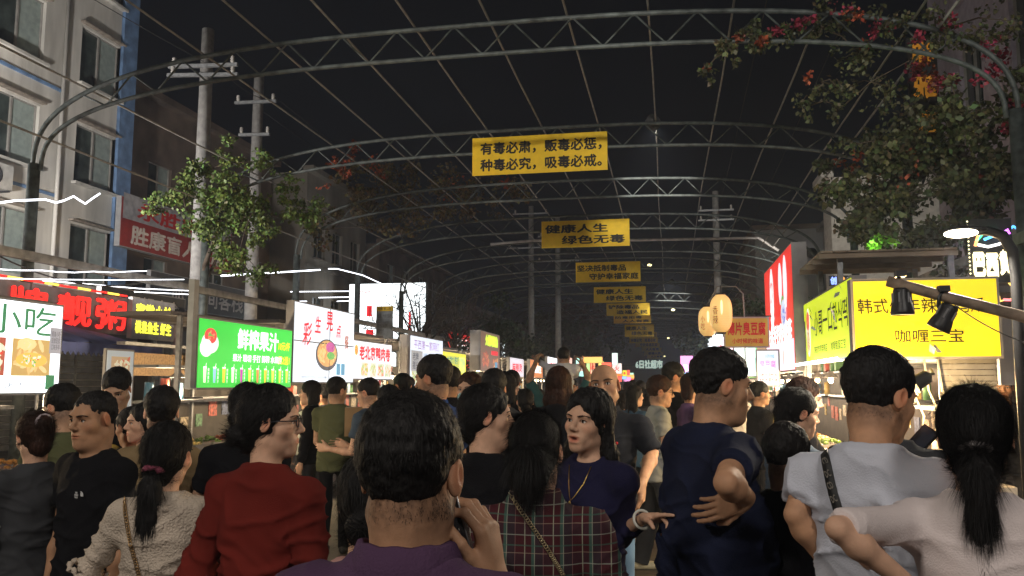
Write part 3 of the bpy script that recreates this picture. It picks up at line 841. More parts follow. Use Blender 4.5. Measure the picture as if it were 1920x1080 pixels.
# ------------------------------------------------------------------ arches
AX, AHW = -2.5, 6.6
def arch_pt(u, top):                       # u in -1..1 along the span
    hw, z0, rise = (AHW, 4.75, 1.68) if top else (AHW - .14, 4.75, 1.26)
    a = (u + 1) / 2 * PI; c = -math.cos(a); s = math.sin(a)
    e = 2 / 2.9
    return Vector((AX + hw * math.copysign(abs(c) ** e, c), 0, z0 + rise * abs(s) ** e))
def arch_x(X, top):
    hw, z0, rise = (AHW, 4.75, 1.68) if top else (AHW - .14, 4.75, 1.26)
    q = min(1, abs((X - AX) / hw)); return z0 + rise * (1 - q ** 2.9) ** (1 / 2.9)
def make_arch():
    r = empty('steel_arch')
    for top in (1, 0):
        m = MB(); m.tube([arch_pt(-1 + 2 * i / 56, top) for i in range(57)], .034 if top else .032, 8); m.build('top_chord' if top else 'bottom_chord', M_GREENSTEEL, r)
    xs = [AX - AHW + .75 + i * .80 for i in range(15)] + [AX + AHW - .6]; tops = True
    for i in range(len(xs) - 1):
        for (xa, xb, ta) in (((xs[i]), (xs[i] + xs[i + 1]) / 2, 1), ((xs[i] + xs[i + 1]) / 2, xs[i + 1], 0)):
            m = MB(); m.tube([(xa, 0, arch_x(xa, ta)), (xb, 0, arch_x(xb, 1 - ta))], .014, 6); m.build('web_brace', M_GREENSTEEL, r)
    for s in (-1, 1):
        m = MB(); m.tube([(AX + s * (AHW - .03), 0, 0), (AX + s * (AHW - .03), 0, 4.85)], .085, 12); m.box((AX + s * (AHW - .03), 0, .02), (.34, .34, .03)); m.build('post', M_GREENSTEEL, r)
    return r
AY = [-2.9, 1.65, 6.1, 10.4] + [15.05 + 4.15 * i for i in range(17)]
a0 = make_arch()
words_ = ['first', 'second', 'third', 'fourth', 'fifth', 'sixth', 'seventh', 'eighth', 'ninth', 'tenth', 'eleventh', 'twelfth', 'thirteenth', 'fourteenth', 'fifteenth', 'sixteenth', 'seventeenth', 'eighteenth']
def arch_label(i):
    if i < 3: return ['steel truss arch just behind the camera', 'steel truss arch right over the camera', 'steel truss arch overhead just out of the picture top'][i]
    return {3: 'large steel truss arch crossing the top of the picture', 4: 'steel truss arch that carries the largest yellow banner', 5: 'bare steel truss arch between the two nearest banners'}.get(i, words_[min(i - 3, 17)] + ' steel truss arch counted from the picture top')
for i, y in enumerate(AY):
    o = a0 if i == 0 else copy_tree(a0)
    o.location = (0, y, 0); tag(o, arch_label(i), 'arch', 'steel arches over the street')
# long pipes resting on the arches
for i in range(-6, 6):
    x = -.16 + i * 1.05
    z = arch_x(x, 1) + .055
    if abs(x - AX) > 6.3: continue
    m = MB(); m.tube([(x + .02 * math.sin(k * 1.7 + i), -4 + k * 4.2, z + .01 * math.sin(k * 2.3 + i)) for k in range(21)], .016, 6)
    side = 'left of' if i < 0 else 'right of'
    tag(m.build('roof_pipe', M_WIRE), 'thin pipe over the arches, %s %s the middle one' % (['next', 'second', 'third', 'fourth', 'fifth', 'sixth', 'seventh'][abs(i) - 1], side) if i else 'thin pipe over the arches, the one along the middle', 'pipe', 'pipes along the tops of the arches')
for x, z, nm in ((-8.3, 5.95, 'pipe along the left shoulder of the arches'), (3.3, 5.95, 'pipe along the right shoulder of the arches'), (-8.85, 5.2, 'low pipe along the left haunch of the arches')):
    m = MB(); m.tube([(x, -4, z), (x, 80, z)], .018, 6); tag(m.build('roof_pipe', M_WIRE), nm, 'pipe', 'pipes along the tops of the arches')
# rail along the left posts
m = MB(); m.box((-8.92, 30, 3.46), (.10, 72, .13)); tag(m.build('steel_rail', mat('rail_grey', (.22, .22, .22), rough=.6, var=.2)), 'long grey steel rail running along the left posts', 'rail')
m = MB(); m.box((4.0, 34, 3.3), (.10, 60, .13)); tag(m.build('steel_rail', mat('rail_grey')), 'long grey steel rail running along the right posts', 'rail')

# ------------------------------------------------------------------ banners
M_YEL = mat('banner_yellow', (.80, .52, .006), rough=.6, var=.05, bump=.35, bs=3)
M_INK = mat('banner_ink', (.012, .010, .008), rough=.7)
BT = ['有毒必肃，贩毒必惩，\n种毒必究，吸毒必戒。', '健康人生　\n　绿色无毒', '坚决抵制毒品　\n　守护幸福家庭', '健康人生　\n　绿色无毒', '铲除毒品　\n　造福人民', '防毒拒毒　\n　人人有责', '有毒必肃　贩毒必惩\n种毒必究　吸毒必戒', '坚决抵制毒品　\n　守护幸福家庭', '防毒拒毒　\n　人人有责', '健康人生　\n　绿色无毒', '铲除毒品　\n　造福人民', '防毒拒毒　\n　人人有责']
by = [(887, 1141, 15.05), (1016, 1180, 23.35), (1079, 1199, 31.65), (1112, 1208, 39.95), (1135, 1215, 48.25), (1148, 1217, 56.55), (1176, 1227, 73.15), (1187, 1229, 81.45), (1198, 1232, 92), (1168, 1222, 64.85), (1203, 1235, 104), (1208, 1238, 116)]
BL = ['largest yellow banner with two long lines of black characters', 'yellow banner with the two short lines 健康人生 绿色无毒, second from the front', 'yellow banner below the first two, lines 坚决抵制毒品 守护幸福家庭', 'fourth yellow banner, a smaller repeat of 健康人生 绿色无毒', 'fifth yellow banner, lines 铲除毒品 造福人民', 'sixth yellow banner, lines 防毒拒毒 人人有责', 'seventh yellow banner, far down the street with four small phrases', 'eighth tiny yellow banner far down the street', 'ninth tiny yellow banner down the street', 'yellow banner just below the sixth, lines 健康人生 绿色无毒', 'tenth tiny yellow banner down the street', 'farthest tiny yellow banner down the street, lowest of the stack']
BOT = [(333, 319), (466, 462), (530, 528), (568, 567), (593, 591), (607, 606), (644, 643), (652, 651), (660, 659), (632, 631), (667, 666), (673, 672)]
for i, (xa, xb, Y) in enumerate(by):
    a = at(xa, 400, Y).x; b = at(xb, 400, Y).x; w = b - a; zt = 6.28 if i < 6 else 6.2; zb = at((xa + xb) / 2, sum(BOT[i]) / 2, Y).z; h = zt - zb if i else zt - zb
    h = min(h, .95 if i else .87)
    r = empty('banner', ((a + b) / 2, Y - .075, zb + h / 2), 0, BL[i], 'banner', 'yellow banners hung from the arches')
    m = MB(); m.box((0, 0, 0), (w, .012, h)); m.build('cloth', M_YEL, r)
    if i < 6:
        m = MB()
        for sx in (-1, 0, 1): m.bar((sx * w * .42, .012, h / 2 - .02), (sx * w * .42, .03, h / 2 + .03), .015)
        m.build('tie', M_STEEL, r)
    l1, l2 = BT[i].split('\n')
    if i in (0, 6):
        text(l1, w * .90, h * .34, M_INK, r, (0.01 * w, -.008, h * .20), bold=.034, spacing=1.02); text(l2, w * .90, h * .34, M_INK, r, (0.01 * w, -.008, -h * .24), bold=.034, spacing=1.02)
    else:
        l1 = l1.strip('　'); l2 = l2.strip('　'); k = .70 if len(l1) < 5 else .78
        text(l1, w * (k + .02) if len(l1) < 5 else w * .76, h * .33, M_INK, r, (-w * .10, -.008, h * .20), bold=.034); text(l2, w * (k + .02) if len(l2) < 5 else w * .76, h * .33, M_INK, r, (w * .09, -.008, -h * .22), bold=.034)

# ------------------------------------------------------------------ buildings on the left
M_WHITEWALL = mat('stained_white_render', (.66, .64, .59), rough=.85, var=.18, vs=1.6, vsc=(1, 1, .22), bump=.15, bs=20)
M_BLUE = mat('blue_band', (.16, .27, .47), rough=.7, var=.2, vs=3)
M_FRAME = mat('window_frame', (.28, .27, .25), rough=.5, var=.1)
M_BLIND = mat('window_blind', (.30, .36, .34), rough=.8, var=.1)
M_REVEAL = mat('reveal_brown', (.34, .29, .24), rough=.9, var=.2)
def window(parent, X, y0, y1, z0, z1, sx=1, blind=.5, sill=True, canopy=False, depth=.16):
    """a window in a wall at x = X facing sx"""
    r = MB(); X2 = X - sx * depth
    t = .05
    for a, b in (((y0, z0), (y1, z0)), ((y0, z1), (y1, z1)), ((y0, z0), (y0, z1)), ((y1, z0), (y1, z1)), (((y0 + y1) / 2, z0), ((y0 + y1) / 2, z1))):
        r.bar((X2 + sx * .045, a[0], a[1]), (X2 + sx * .045, b[0], b[1]), t, t)
    f = r.build('window', M_FRAME, parent)
    for k in (0, 1):
        g = MB(); ya = y0 + (y1 - y0) * k / 2 + .03; yb = ya + (y1 - y0) / 2 - .06
        g.box((X2 + sx * .02, (ya + yb) / 2, (z0 + z1) / 2), (.012, yb - ya, z1 - z0 - .06))
        g.build('pane', M_GLASSDARK if (k + int(y0 * 3)) % 2 or blind == 0 else M_BLIND, f)
    if sill:
        s = MB(); s.box((X + sx * .05, (y0 + y1) / 2, z0 - .04), (.18, y1 - y0 + .16, .07)); s.build('sill', M_WHITEWALL if sill is True else sill, f)
    if canopy:
        s = MB(); s.box((X + sx * .06, (y0 + y1) / 2, z1 + .08), (.16, y1 - y0 + .16, .045)); s.build('lintel', M_REVEAL, f)
    return f
def wall_with_holes(X, ya, yb, za, zb, holes, thick, sx):
    """boxes that make a wall at x = X around its window holes (y0, y1, z0, z1)"""
    m = MB(); ys = sorted({ya, yb} | {h[0] for h in holes} | {h[1] for h in holes}); zs = sorted({za, zb} | {h[2] for h in holes} | {h[3] for h in holes})
    for i in range(len(ys) - 1):
        run = None
        for j in range(len(zs) - 1):
            cy = (ys[i] + ys[i + 1]) / 2; cz = (zs[j] + zs[j + 1]) / 2
            if any(h[0] < cy < h[1] and h[2] < cz < h[3] for h in holes): continue
            m.quad((X, ys[i], zs[j]), (X, ys[i + 1], zs[j]), (X, ys[i + 1], zs[j + 1]), (X, ys[i], zs[j + 1]))
    for h in holes:
        X2 = X - sx * thick
        for (p, q) in (((h[0], h[2]), (h[1], h[2])), ((h[0], h[3]), (h[1], h[3])), ((h[0], h[2]), (h[0], h[3])), ((h[1], h[2]), (h[1], h[3]))):
            m.quad((X, p[0], p[1]), (X, q[0], q[1]), (X2, q[0], q[1]), (X2, p[0], p[1]))
    m.quad((X, ya, za), (X - sx * 9, ya, za), (X - sx * 9, ya, zb), (X, ya, zb)); m.quad((X, yb, za), (X - sx * 9, yb, za), (X - sx * 9, yb, zb), (X, yb, zb))
    m.quad((X, ya, zb), (X, yb, zb), (X - sx * 9, yb, zb), (X - sx * 9, ya, zb))
    m.quad((X - sx * .5, ya, za), (X - sx * .5, yb, za), (X - sx * .5, yb, zb - .1), (X - sx * .5, ya, zb - .1))
    return m
B1 = empty('white_building', (-15, 12, 0), 0, 'stained white building with a blue corner band and dark windows', 'building')
holes = [(y, y + 1.55, z, z + 1.55) for y in (18.55, 15.7, 12.85, 10.0, 7.1) for z in (4.2, 6.85, 9.5, 12.2)]
for h in holes: pass
mb = wall_with_holes(-15, 2, 20.1, 0, 15.5, holes, .18, 1); mb.v = [(v[0] + 15, v[1] - 12, v[2]) for v in mb.v]; mb.build('wall', M_WHITEWALL, B1)
for k, h in enumerate(holes):
    f = window(B1, 0, h[0] - 12, h[1] - 12, h[2], h[3], 1, .5, True, canopy=True)
m = MB(); m.box((.03 + .0, 20.42 - 12, 7.75), (.12, .62, 15.5)); m.build('corner_band', M_BLUE, B1)
for z in (3.6, 6.3, 9.0, 11.7):
    m = MB(); m.box((.025, 10 - 12, z + .02), (.06, 16, .07)); m.build('ledge', M_BLUE if z in (6.3, 9.0) else M_WHITEWALL, B1)
for y in (17.9, 14.9):
    m = MB(); m.tube([(.08, y - 12, 0), (.08, y - 12, 12)], .05, 8); m.build('drainpipe', M_WHITEWALL, B1)
def aircon(label, p, sx=1, s=1.):
    r = empty('air_conditioner', p, 0, label, 'air conditioner', 'air conditioner boxes on the walls')
    m = MB(); m.box((0, 0, 0), (.32 * s, .85 * s, .58 * s)); m.build('casing', mat('aircon_casing', (.50, .49, .46), rough=.5, var=.1), r)
    m = MB(); m.lathe((sx * .165 * s, -.12 * s, 0), [(.0, .0), (.22 * s, .0), (.23 * s, .012), (.24 * s, 0)], 18, Vector((sx, 0, 0))); m.build('fan_grille', M_DARK, r)
    m = MB(); m.bar((-.1, -.3 * s, -.32 * s), (sx * .2, -.3 * s, -.32 * s), .04); m.bar((-.1, .3 * s, -.32 * s), (sx * .2, .3 * s, -.32 * s), .04); m.build('bracket', M_DARK, r)
for lb, p in (('air conditioner box on the white building at the left picture edge', (-14.8, 15.75, 6.3)), ('left one of two air conditioners above the rail', (-14.8, 16.6, 3.35)), ('right one of two air conditioners above the rail', (-14.8, 17.7, 3.35)), ('air conditioner beyond the rail by the corner window', (-14.8, 18.3, 3.2))):
    aircon(lb, p)
# dark building beyond and further ones
M_BROWN = mat('dark_brown_render', (.15, .11, .085), rough=.9, var=.25, vs=1)
M_BEIGE = mat('beige_render', (.26, .235, .20), rough=.9, var=.2, vs=.8, vsc=(1, 1, .4))
M_PALE = mat('pale_far_render', (.42, .41, .38), rough=.9, var=.15, vs=1)
def block(label, X, ya, yb, H, m, wins, sx=1, sill=True, parapet=.3, z0=0):
    r = empty('apartment_block', (X, ya, 0), 0, label, 'building', 'buildings along the street')
    hs = [(y - ya, y - ya + w, z, z + h) for (y, w, z, h) in wins]
    mb = wall_with_holes(0, 0, yb - ya, z0, H, hs, .2, sx); mb.build('wall', m, r)
    for h in hs: window(r, 0, *h, sx=sx, blind=random.choice((0, .5)), sill=m, canopy=False, depth=.15)
    c = MB(); c.box((sx * .10, (yb - ya) / 2, H + .1), (.45, yb - ya + .3, .22)); c.build('cornice', m, r)
    for k in range(1, int(H // 3.1)):
        c = MB(); c.box((sx * .04, (yb - ya) / 2, k * 3.1 + .2), (.12, yb - ya, .12)); c.build('ledge', m, r)
    return r
block('dark brown building behind the blue cornered one', -15.6, 21.2, 30.5, 10.4, M_BROWN, [(22.5, 1.2, 7.2, 1.3), (26, 1.2, 7.2, 1.3), (22.5, 1.2, 4.2, 1.3), (26, 1.2, 4.2, 1.3)])
block('beige building with balconies behind the left vines', -14.2, 30.8, 37.5, 10.2, M_BEIGE, [(31.6, 1.1, 3.8, 1.4), (33.5, 1.1, 3.8, 1.4), (35.6, 1.1, 3.8, 1.4), (31.6, 1.1, 6.8, 1.4), (33.5, 1.1, 6.8, 1.4), (35.6, 1.1, 6.8, 1.4)])
block('low grey brown building above the bright white billboard', -13.6, 37.8, 50, 8.4, M_BROWN, [(39 + 2.6 * i, 1.1, z, 1.4) for i in range(4) for z in (3.6, 6.2)])
block('pale terrace with a row of tall windows above the red shop sign', -12.6, 50.3, 84, 6.5, M_PALE, [(51.4 + 2.9 * i, 1.15, 3.9, 1.7) for i in range(11)])
block('far dark terrace at the left end of the street', -12.8, 84.3, 118, 7.0, M_BROWN, [(86 + 4 * i, 1.2, 4, 1.5) for i in range(7)])
# ground floor shop fronts, left
for i, (ya, yb) in enumerate(((5, 9.6), (9.8, 14.2), (14.4, 20.6), (21.2, 26), (26.2, 31), (31.2, 37.5), (38, 43.6))):
    r = empty('shop_front', (-14.6, ya, .13), 0, ['dark shop front at the left picture edge behind the snack stall', 'dark shop front below the red lit characters', 'shop front with a roller shutter below the white building', 'shop front below the red and white hoarding', 'dark shop front behind the juice stall', 'dark shop front behind the noodle stall', 'dark shop front left of the bright billboard'][i], 'shop', 'shop fronts on the left pavement')
    L = yb - ya; m = MB(); m.box((0, L / 2, 2.75), (.5, L, .7)); m.build('fascia', mat('fascia_dark', (.06, .055, .06), rough=.6), r)
    for s in (.1, L - .1): m = MB(); m.box((0.02, s, 1.2), (.4, .2, 2.4)); m.build('pier', M_BEIGE, r)
    for k in range(int(2.3 / .16)): 
        m = MB() if k == 0 else m; m.box((-.1, L / 2, .1 + k * .16), (.05, L - .4, .14))
    m.build('shutter', mat('shutter_grey', (.20, .20, .20), rough=.5, metal=.3), r)

# canopy roofs above the left pavement
def slab_roof(label, x0, x1, y0, y1, z0, z1, m, t=.08, nm='canopy_roof'):
    r = empty(nm, ((x0 + x1) / 2, (y0 + y1) / 2, 0), 0, label, 'canopy')
    q = MB(); hx = (x1 - x0) / 2; hy = (y1 - y0) / 2
    vs = [(-hx, -hy, z0), (hx, -hy, z1), (hx, hy, z1), (-hx, hy, z0)]; q.add(vs + [(a, b, c - t) for a, b, c in vs], [(0, 1, 2, 3), (7, 6, 5, 4), (0, 4, 5, 1), (1, 5, 6, 2), (2, 6, 7, 3), (3, 7, 4, 0)])
    q.build('sheet', m, r)
    q = MB()
    for yy in np.linspace(-hy + .1, hy - .1, max(2, int(hy * 2 / 1.2))): q.bar((-hx, yy, z0 - t - .04), (hx, yy, z1 - t - .04), .05, .07)
    q.build('rafter', M_STEEL, r)
    for yy in (-hy + .1, hy - .1):
        for xx, zz in ((-hx + .05, z0), (hx - .05, z1)): p = MB(); p.tube([(xx, yy, 0), (xx, yy, zz - t - .05)], .03, 8); p.build('post', M_STEEL, r)
    return r
M_SHEET = mat('roof_sheet', (.16, .15, .15), rough=.6, var=.2, vs=2)
slab_roof('dark sheet canopy over the shops above the red lit characters', -12.6, -9.2, 8.2, 13.9, 3.5, 3.1, M_SHEET)
slab_roof('long sheet canopy behind the green juice sign', -12.6, -9.3, 14.4, 21.5, 3.3, 3.0, M_SHEET)
slab_roof('sheet canopy behind the noodle bowl sign', -12.6, -9.3, 22, 31, 3.3, 3.0, M_SHEET)
# led tubes
def led(label, pts, s=3.2, r=.0075, col=(.88, .92, 1.0), nm='light_tube'):
    m = MB(); m.tube(pts, r, 6); tag(m.build(nm, emit('led_%d' % int(col[0] * 100 + s * 10), col, s)), label, 'light tube', 'white light tubes on the left side')
L8 = lambda l, X: [atx(a, b, X) for a, b in l]
led('wavy white light tube across the white building', [atx(a, b, -8.75) for a, b in ((-30, 382), (0, 380), (30, 376), (60, 375), (85, 374), (105, 380), (120, 376), (138, 368), (150, 376), (160, 382), (172, 373), (187, 363))], 4, .014)
led('upper white light tube sagging above the red characters', L8([(-20, 502), (0, 505), (40, 507), (80, 507), (110, 510), (140, 511), (175, 509), (210, 511), (240, 509), (275, 508)], -8.75), 4)
led('second straight white light tube above the red characters', L8([(-20, 520), (0, 522), (100, 524), (200, 525), (345, 524)], -8.75), 3)
led('third white light tube sloping down to the grey box', L8([(80, 526), (170, 533), (260, 541), (353, 545)], -8.8), 4)
led('short lowest white light tube beside the grey box', L8([(252, 547), (353, 552)], -8.8), 4)
led('long white light tube behind the vines over the juice sign', L8([(415, 517), (500, 512), (600, 506)], -8.85), 5, .016)
led('white light tube bending down to the bright billboard', L8([(616, 504), (632, 504), (680, 516), (722, 535)], -8.9), 4, .014)
for k, (a, b, c, d) in enumerate(((545, 547, 658, 546), (598, 558, 658, 557), (632, 565, 658, 564), (545, 565, 575, 565))):
    led(['upper of the thin tubes left of the billboard', 'second of the thin tubes left of the billboard', 'third of the thin tubes left of the billboard', 'short thin tube above the noodle sign'][k], [atx(a, b, -10), atx(c, d, -10)], 4, .012)

# ------------------------------------------------------------------ signs
RZ = {'L': R(90), 'R': R(-90), 'F': 0.}
def box_sign(label, c, face, w, h, m, d=.12, casing=None, cat='sign', frame=.02, name='lightbox_sign', rot=None, group=None):
    r = empty(name, c, RZ[face] if rot is None else rot, label, cat, group)
    b = MB(); b.box((0, 0, 0), (w + frame * 2, d, h + frame * 2)); b.build('casing', casing or M_GREY, r)
    b = MB(); b.box((0, -d / 2 - .002, 0), (w, .006, h)); b.build('panel', m, r)
    r['_f'] = -d / 2 - .006
    return r
def sx_(root, s, x, z, w, h, m, bold=.02, name='lettering', slant=0., spacing=1., layer=0):
    return text(s, w, h, m, root, (x, root['_f'] - .001 - layer * .003, z), bold=bold, name=name, slant=slant, spacing=spacing)
def blob_pic(root, x, z, w, h, base, cols, n=60, name='food_picture', disc=None, s=1., layer=0, seed=0):
    """a flat printed picture: base rectangle or dish and many small coloured scraps"""
    rg = random.Random(seed + int(x * 1000) + 31); b = MB(); f = root['_f'] - layer * .003
    ms = [emit('print_%s' % '_'.join('%02d' % int(v * 99) for v in base), base, s)] if base else [M_DARK]
    for c in cols: ms.append(emit('print_%s' % '_'.join('%02d' % int(v * 99) for v in c), c, s))
    def el(cx, cz, rx, rz, y, a=0., k=10):
        vs = []; 
        for i in range(k):
            t = 2 * PI * i / k; u, v = rx * math.cos(t), rz * math.sin(t); vs.append((cx + u * math.cos(a) - v * math.sin(a), y, cz + u * math.sin(a) + v * math.cos(a)))
        b.add(vs, [tuple(range(k))])
    if base:
        b.use(0)
        if disc: el(x, z, w / 2, h / 2, f - .0012, k=28)
        else: b.quad((x - w / 2, f - .0012, z - h / 2), (x + w / 2, f - .0012, z - h / 2), (x + w / 2, f - .0012, z + h / 2), (x - w / 2, f - .0012, z + h / 2))
    for i in range(n):
        b.use(rg.randint(1, len(cols)))
        if disc:
            a = rg.uniform(0, 2 * PI); q = math.sqrt(rg.random()) * disc; cx, cz = x + q * w / 2 * math.cos(a), z + q * h / 2 * math.sin(a)
        else: cx, cz = x + rg.uniform(-.42, .42) * w, z + rg.uniform(-.36, .36) * h
        q = min(w, h) * rg.uniform(.05, .13); el(cx, cz, q * rg.uniform(1, 1.9), q * .6, f - .0016 - i * .00002, rg.uniform(0, PI), 7)
    return b.build(name, ms, root)
def prect(root, x, z, w, h, m, name='printed_block', layer=0):
    b = MB(); y = root['_f'] - .0006 - layer * .003; b.quad((x - w / 2, y, z - h / 2), (x + w / 2, y, z - h / 2), (x + w / 2, y, z + h / 2), (x - w / 2, y, z + h / 2)); return b.build(name, m, root)
W_LIT = emit('lit_white', (.86, .94, 1.0), 2.2, .12, 1.5)
W_LIT2 = emit('lit_white_soft', (.86, .93, 1.0), 1.15, .12, 2)
INK_RED = mat('ink_red', (.55, .02, .02), rough=.6); L_RED = emit('lit_red', (.85, .02, .03), 1.0); L_GRN = emit('lit_leaf_green', (.03, .62, .05), 1.05, .1, 1.2)
L_YEL = emit('lit_yellow', (.92, .70, .02), 1.0, .06, 2); L_LIME = emit('lit_lime', (.58, .72, .01), .95, .15, 2)
L_INKG = emit('print_dark_green', (.05, .28, .12), .7); L_INK = emit('print_grey_ink', (.10, .10, .12), .6); L_W = emit('print_white', (.95, .98, .95), 1.6); L_PINK = emit('print_pink', (.75, .25, .55), .9)

def sgn_L(label, X, ya, yb, za, zb, m, **k):
    r = box_sign(label, (X, (ya + yb) / 2, (za + zb) / 2), 'L', yb - ya, zb - za, m, **k); return r, yb - ya, zb - za
# 1 snack sign at the left edge
r, w, h = sgn_L('white lit snack sign with green characters and a filled bread roll', -5.2, 4.55, 6.32, 1.58, 2.31, W_LIT)
sx_(r, '特色小吃', .05, .22, 1.52, .24, L_INKG, .006)
blob_pic(r, .56, -.08, .42, .30, (.55, .36, .12), [(.75, .50, .20), (.8, .62, .3)], 30)
blob_pic(r, .56, -.10, .34, .12, (.80, .50, .10), [(.85, .80, .65), (.75, .12, .05), (.20, .45, .10), (.9, .85, .7)], 30, disc=.7, layer=1)
blob_pic(r, .50, .03, .20, .10, (.85, .65, .30), [(.9, .75, .4)], 6, disc=.6, layer=1)
blob_pic(r, .08, -.08, .40, .30, (.45, .10, .06), [(.15, .45, .08), (.75, .08, .05), (.8, .78, .6)], 40)
prect(r, .81, .07, .13, .22, emit('print_notice_grey', (.38, .38, .42), .8), 'notice', 2)
sx_(r, '精美小吃\n现做现卖\n口味多样', .81, .07, .10, .16, L_INK, .0, 'notice_text', layer=3)
sx_(r, '烤 肉 面 包', .52, -.31, .46, .055, L_INK, .0); prect(r, .78, -.28, .10, .12, L_INKG, 'code_card', 1)
# 2 juice sign
r, w, h = sgn_L('green lit juice sign with white characters and a row of drinks', -5.2, 8.46, 10.79, 1.61, 2.38, L_GRN)
sx_(r, '鲜榨果汁', .22, .20, 1.08, .26, L_W, .03)
sx_(r, '果汁 现切 手打 鲜榨 水果捞', .22, -.03, 1.28, .095, L_W, .02)
sx_(r, '10元/杯', .93, .16, .34, .12, L_YEL, .04, slant=.1); sx_(r, '买2送1', .93, -.03, .34, .12, L_YEL, .04, slant=.1)
blob_pic(r, -.93, .12, .36, .24, (.95, .96, .95), [(.95, .96, .95)], 3, disc=.3); blob_pic(r, -.93, .20, .26, .18, (.80, .06, .05), [(.85, .25, .15), (.15, .4, .06)], 14, disc=.6, layer=1); blob_pic(r, -1.02, .06, .26, .20, (.95, .96, .95), [(.9, .92, .9)], 3, disc=.3, layer=2)
dc = [(.85, .85, .75), (.35, .60, .85), (.90, .65, .05), (.90, .90, .80), (.60, .05, .45), (.85, .75, .10), (.80, .25, .08), (.90, .60, .05), (.95, .80, .1), (.85, .7, .1), (.8, .8, .1)]
for k in range(11):
    x = -1.02 + k * .205; b = MB(); f = r['_f'] - .002
    b.use(0).add([(x - .022, f, -.33), (x + .022, f, -.33), (x + .034, f, -.16), (x - .034, f, -.16)], [(0, 1, 2, 3)]); b.use(1).add([(x - .034, f - .0003, -.165), (x + .034, f - .0003, -.165), (x + .034, f - .0003, -.15), (x - .034, f - .0003, -.15)], [(0, 1, 2, 3)])
    b.add([(x + .008, f - .0002, -.16), (x + .016, f - .0002, -.16), (x + .03, f - .0002, -.11), (x + .022, f - .0002, -.11)], [(0, 1, 2, 3)])
    b.build('printed_drink', [emit('print_%s' % '_'.join('%02d' % int(v * 99) for v in dc[k]), dc[k], 1.), L_W], r)
    sx_(r, '鲜\n榨\n果\n汁', x + .075, -.25, .035, .17, L_W, .0)
# 3 noodle bowl sign
r, w, h = sgn_L('tall white lit sign with red brush characters and a noodle bowl', -5.2, 10.86, 13.1, 1.68, 2.80, emit('lit_white_tubes', (.76, .88, 1.0), 1.12, .22, 1.2))
for ch, x, z, s, sl in (('彩', -.70, .13, .34, .15), ('生', -.33, .29, .25, .1), ('晃', .10, .37, .30, .0), ('点', .46, .24, .22, .1), ('餐', .80, .08, .22, 0)): sx_(r, ch, x, z, s * .85, s, L_RED if ch != '餐' else emit('print_brown', (.45, .15, .08), .8), .02, slant=sl)
blob_pic(r, .03, -.15, .84, .48, (.06, .06, .07), [(.06, .06, .07)], 1, disc=.1); blob_pic(r, .03, -.13, .74, .40, (.62, .36, .12), [(.75, .45, .15), (.65, .30, .10), (.85, .6, .25)], 80, disc=.85, layer=1)
blob_pic(r, .14, -.03, .34, .16, (.50, .08, .30), [(.6, .12, .4), (.35, .05, .2)], 20, disc=.8, layer=2); blob_pic(r, .16, -.16, .30, .12, (.12, .42, .08), [(.2, .5, .1)], 16, disc=.8, layer=3)
prect(r, .48, -.36, .15, .18, emit('print_blue', (.10, .35, .55), .8), 'code_card', 1); prect(r, .67, -.36, .15, .18, emit('print_blue'), 'code_card', 1); sx_(r, '微信支付宝扫码点餐', -.42, -.49, .9, .045, L_INK, 0)
b = MB(); b.box((0, -.068, .02), (w, .006, .016)); b.box((.12, -.068, 0), (.014, .006, h)); b.build('seam', M_GREY, r)
# 4 duck roll sign
r, w, h = sgn_L('white sign with bold red characters over four food pictures', -5.2, 13.1, 15.03, 1.74, 2.37, W_LIT2)
sx_(r, '老北京鸭肉卷', .09, .13, 1.60, .26, L_RED, .045)
blob_pic(r, -.84, .16, .16, .18, (.85, .45, .05), [(.8, .15, .05)], 14, disc=.7)
for k, cc in enumerate(([(.75, .55, .15), (.7, .25, .1), (.3, .5, .1)], [(.85, .85, .7), (.35, .5, .15), (.6, .4, .2)], [(.25, .5, .15), (.7, .2, .1), (.8, .7, .5)], [(.8, .7, .55), (.7, .35, .2), (.3, .5, .2)])): blob_pic(r, -.43 + k * .40, -.16, .37, .25, (.70, .68, .60), cc, 50)
sx_(r, '5元/个\n10元/份', -.80, -.17, .24, .15, L_PINK, 0)
# small red hanging board
r, w, h = sgn_L('small red hanging board with 卷粉 in white', -5.6, 14.75, 15.6, 1.62, 2.02, emit('lit_deep_red', (.42, .02, .03), .5)); sx_(r, '卷粉', 0, 0, .62, .28, W_LIT2, .02)
# 5 shop sign
r, w, h = sgn_L('white sign with a grey lower block and blue characters', -5.2, 16.05, 18.47, 1.62, 2.62, emit('lit_white_blue', (.72, .82, .95), 1.05, .1, 2), d=.22)
sx_(r, '平西第一家网红', -.05, .34, 1.9, .20, emit('print_violet', (.40, .25, .5), .7), .015); sx_(r, '特色小卷粉', .38, .06, 1.3, .24, emit('print_slate', (.16, .24, .36), .6), .02)
prect(r, -.78, .0, .8, .42, emit('print_panel_grey', (.42, .42, .42), .7), 'printed_block', 0); sx_(r, '老牌\n猪头面', -.78, .0, .6, .34, L_INK, .015, layer=1)
blob_pic(r, -.85, -.34, .55, .26, (.45, .55, .35), [(.3, .45, .1), (.7, .3, .15), (.8, .75, .6)], 30)
# 6 yellow sign
r, w, h = sgn_L('small yellow lit sign with blue columns of characters', -5.2, 18.5, 20.9, 1.83, 2.40, emit('lit_warm_yellow', (.88, .80, .03), .95)); sx_(r, '金牌炒酸奶\n水果冰饮品', -.1, 0, 1.2, .42, emit('print_teal_ink', (.05, .25, .30), .6), .02); blob_pic(r, .8, 0, .6, .4, (.75, .8, .2), [(.3, .6, .3), (.8, .7, .1)], 26)
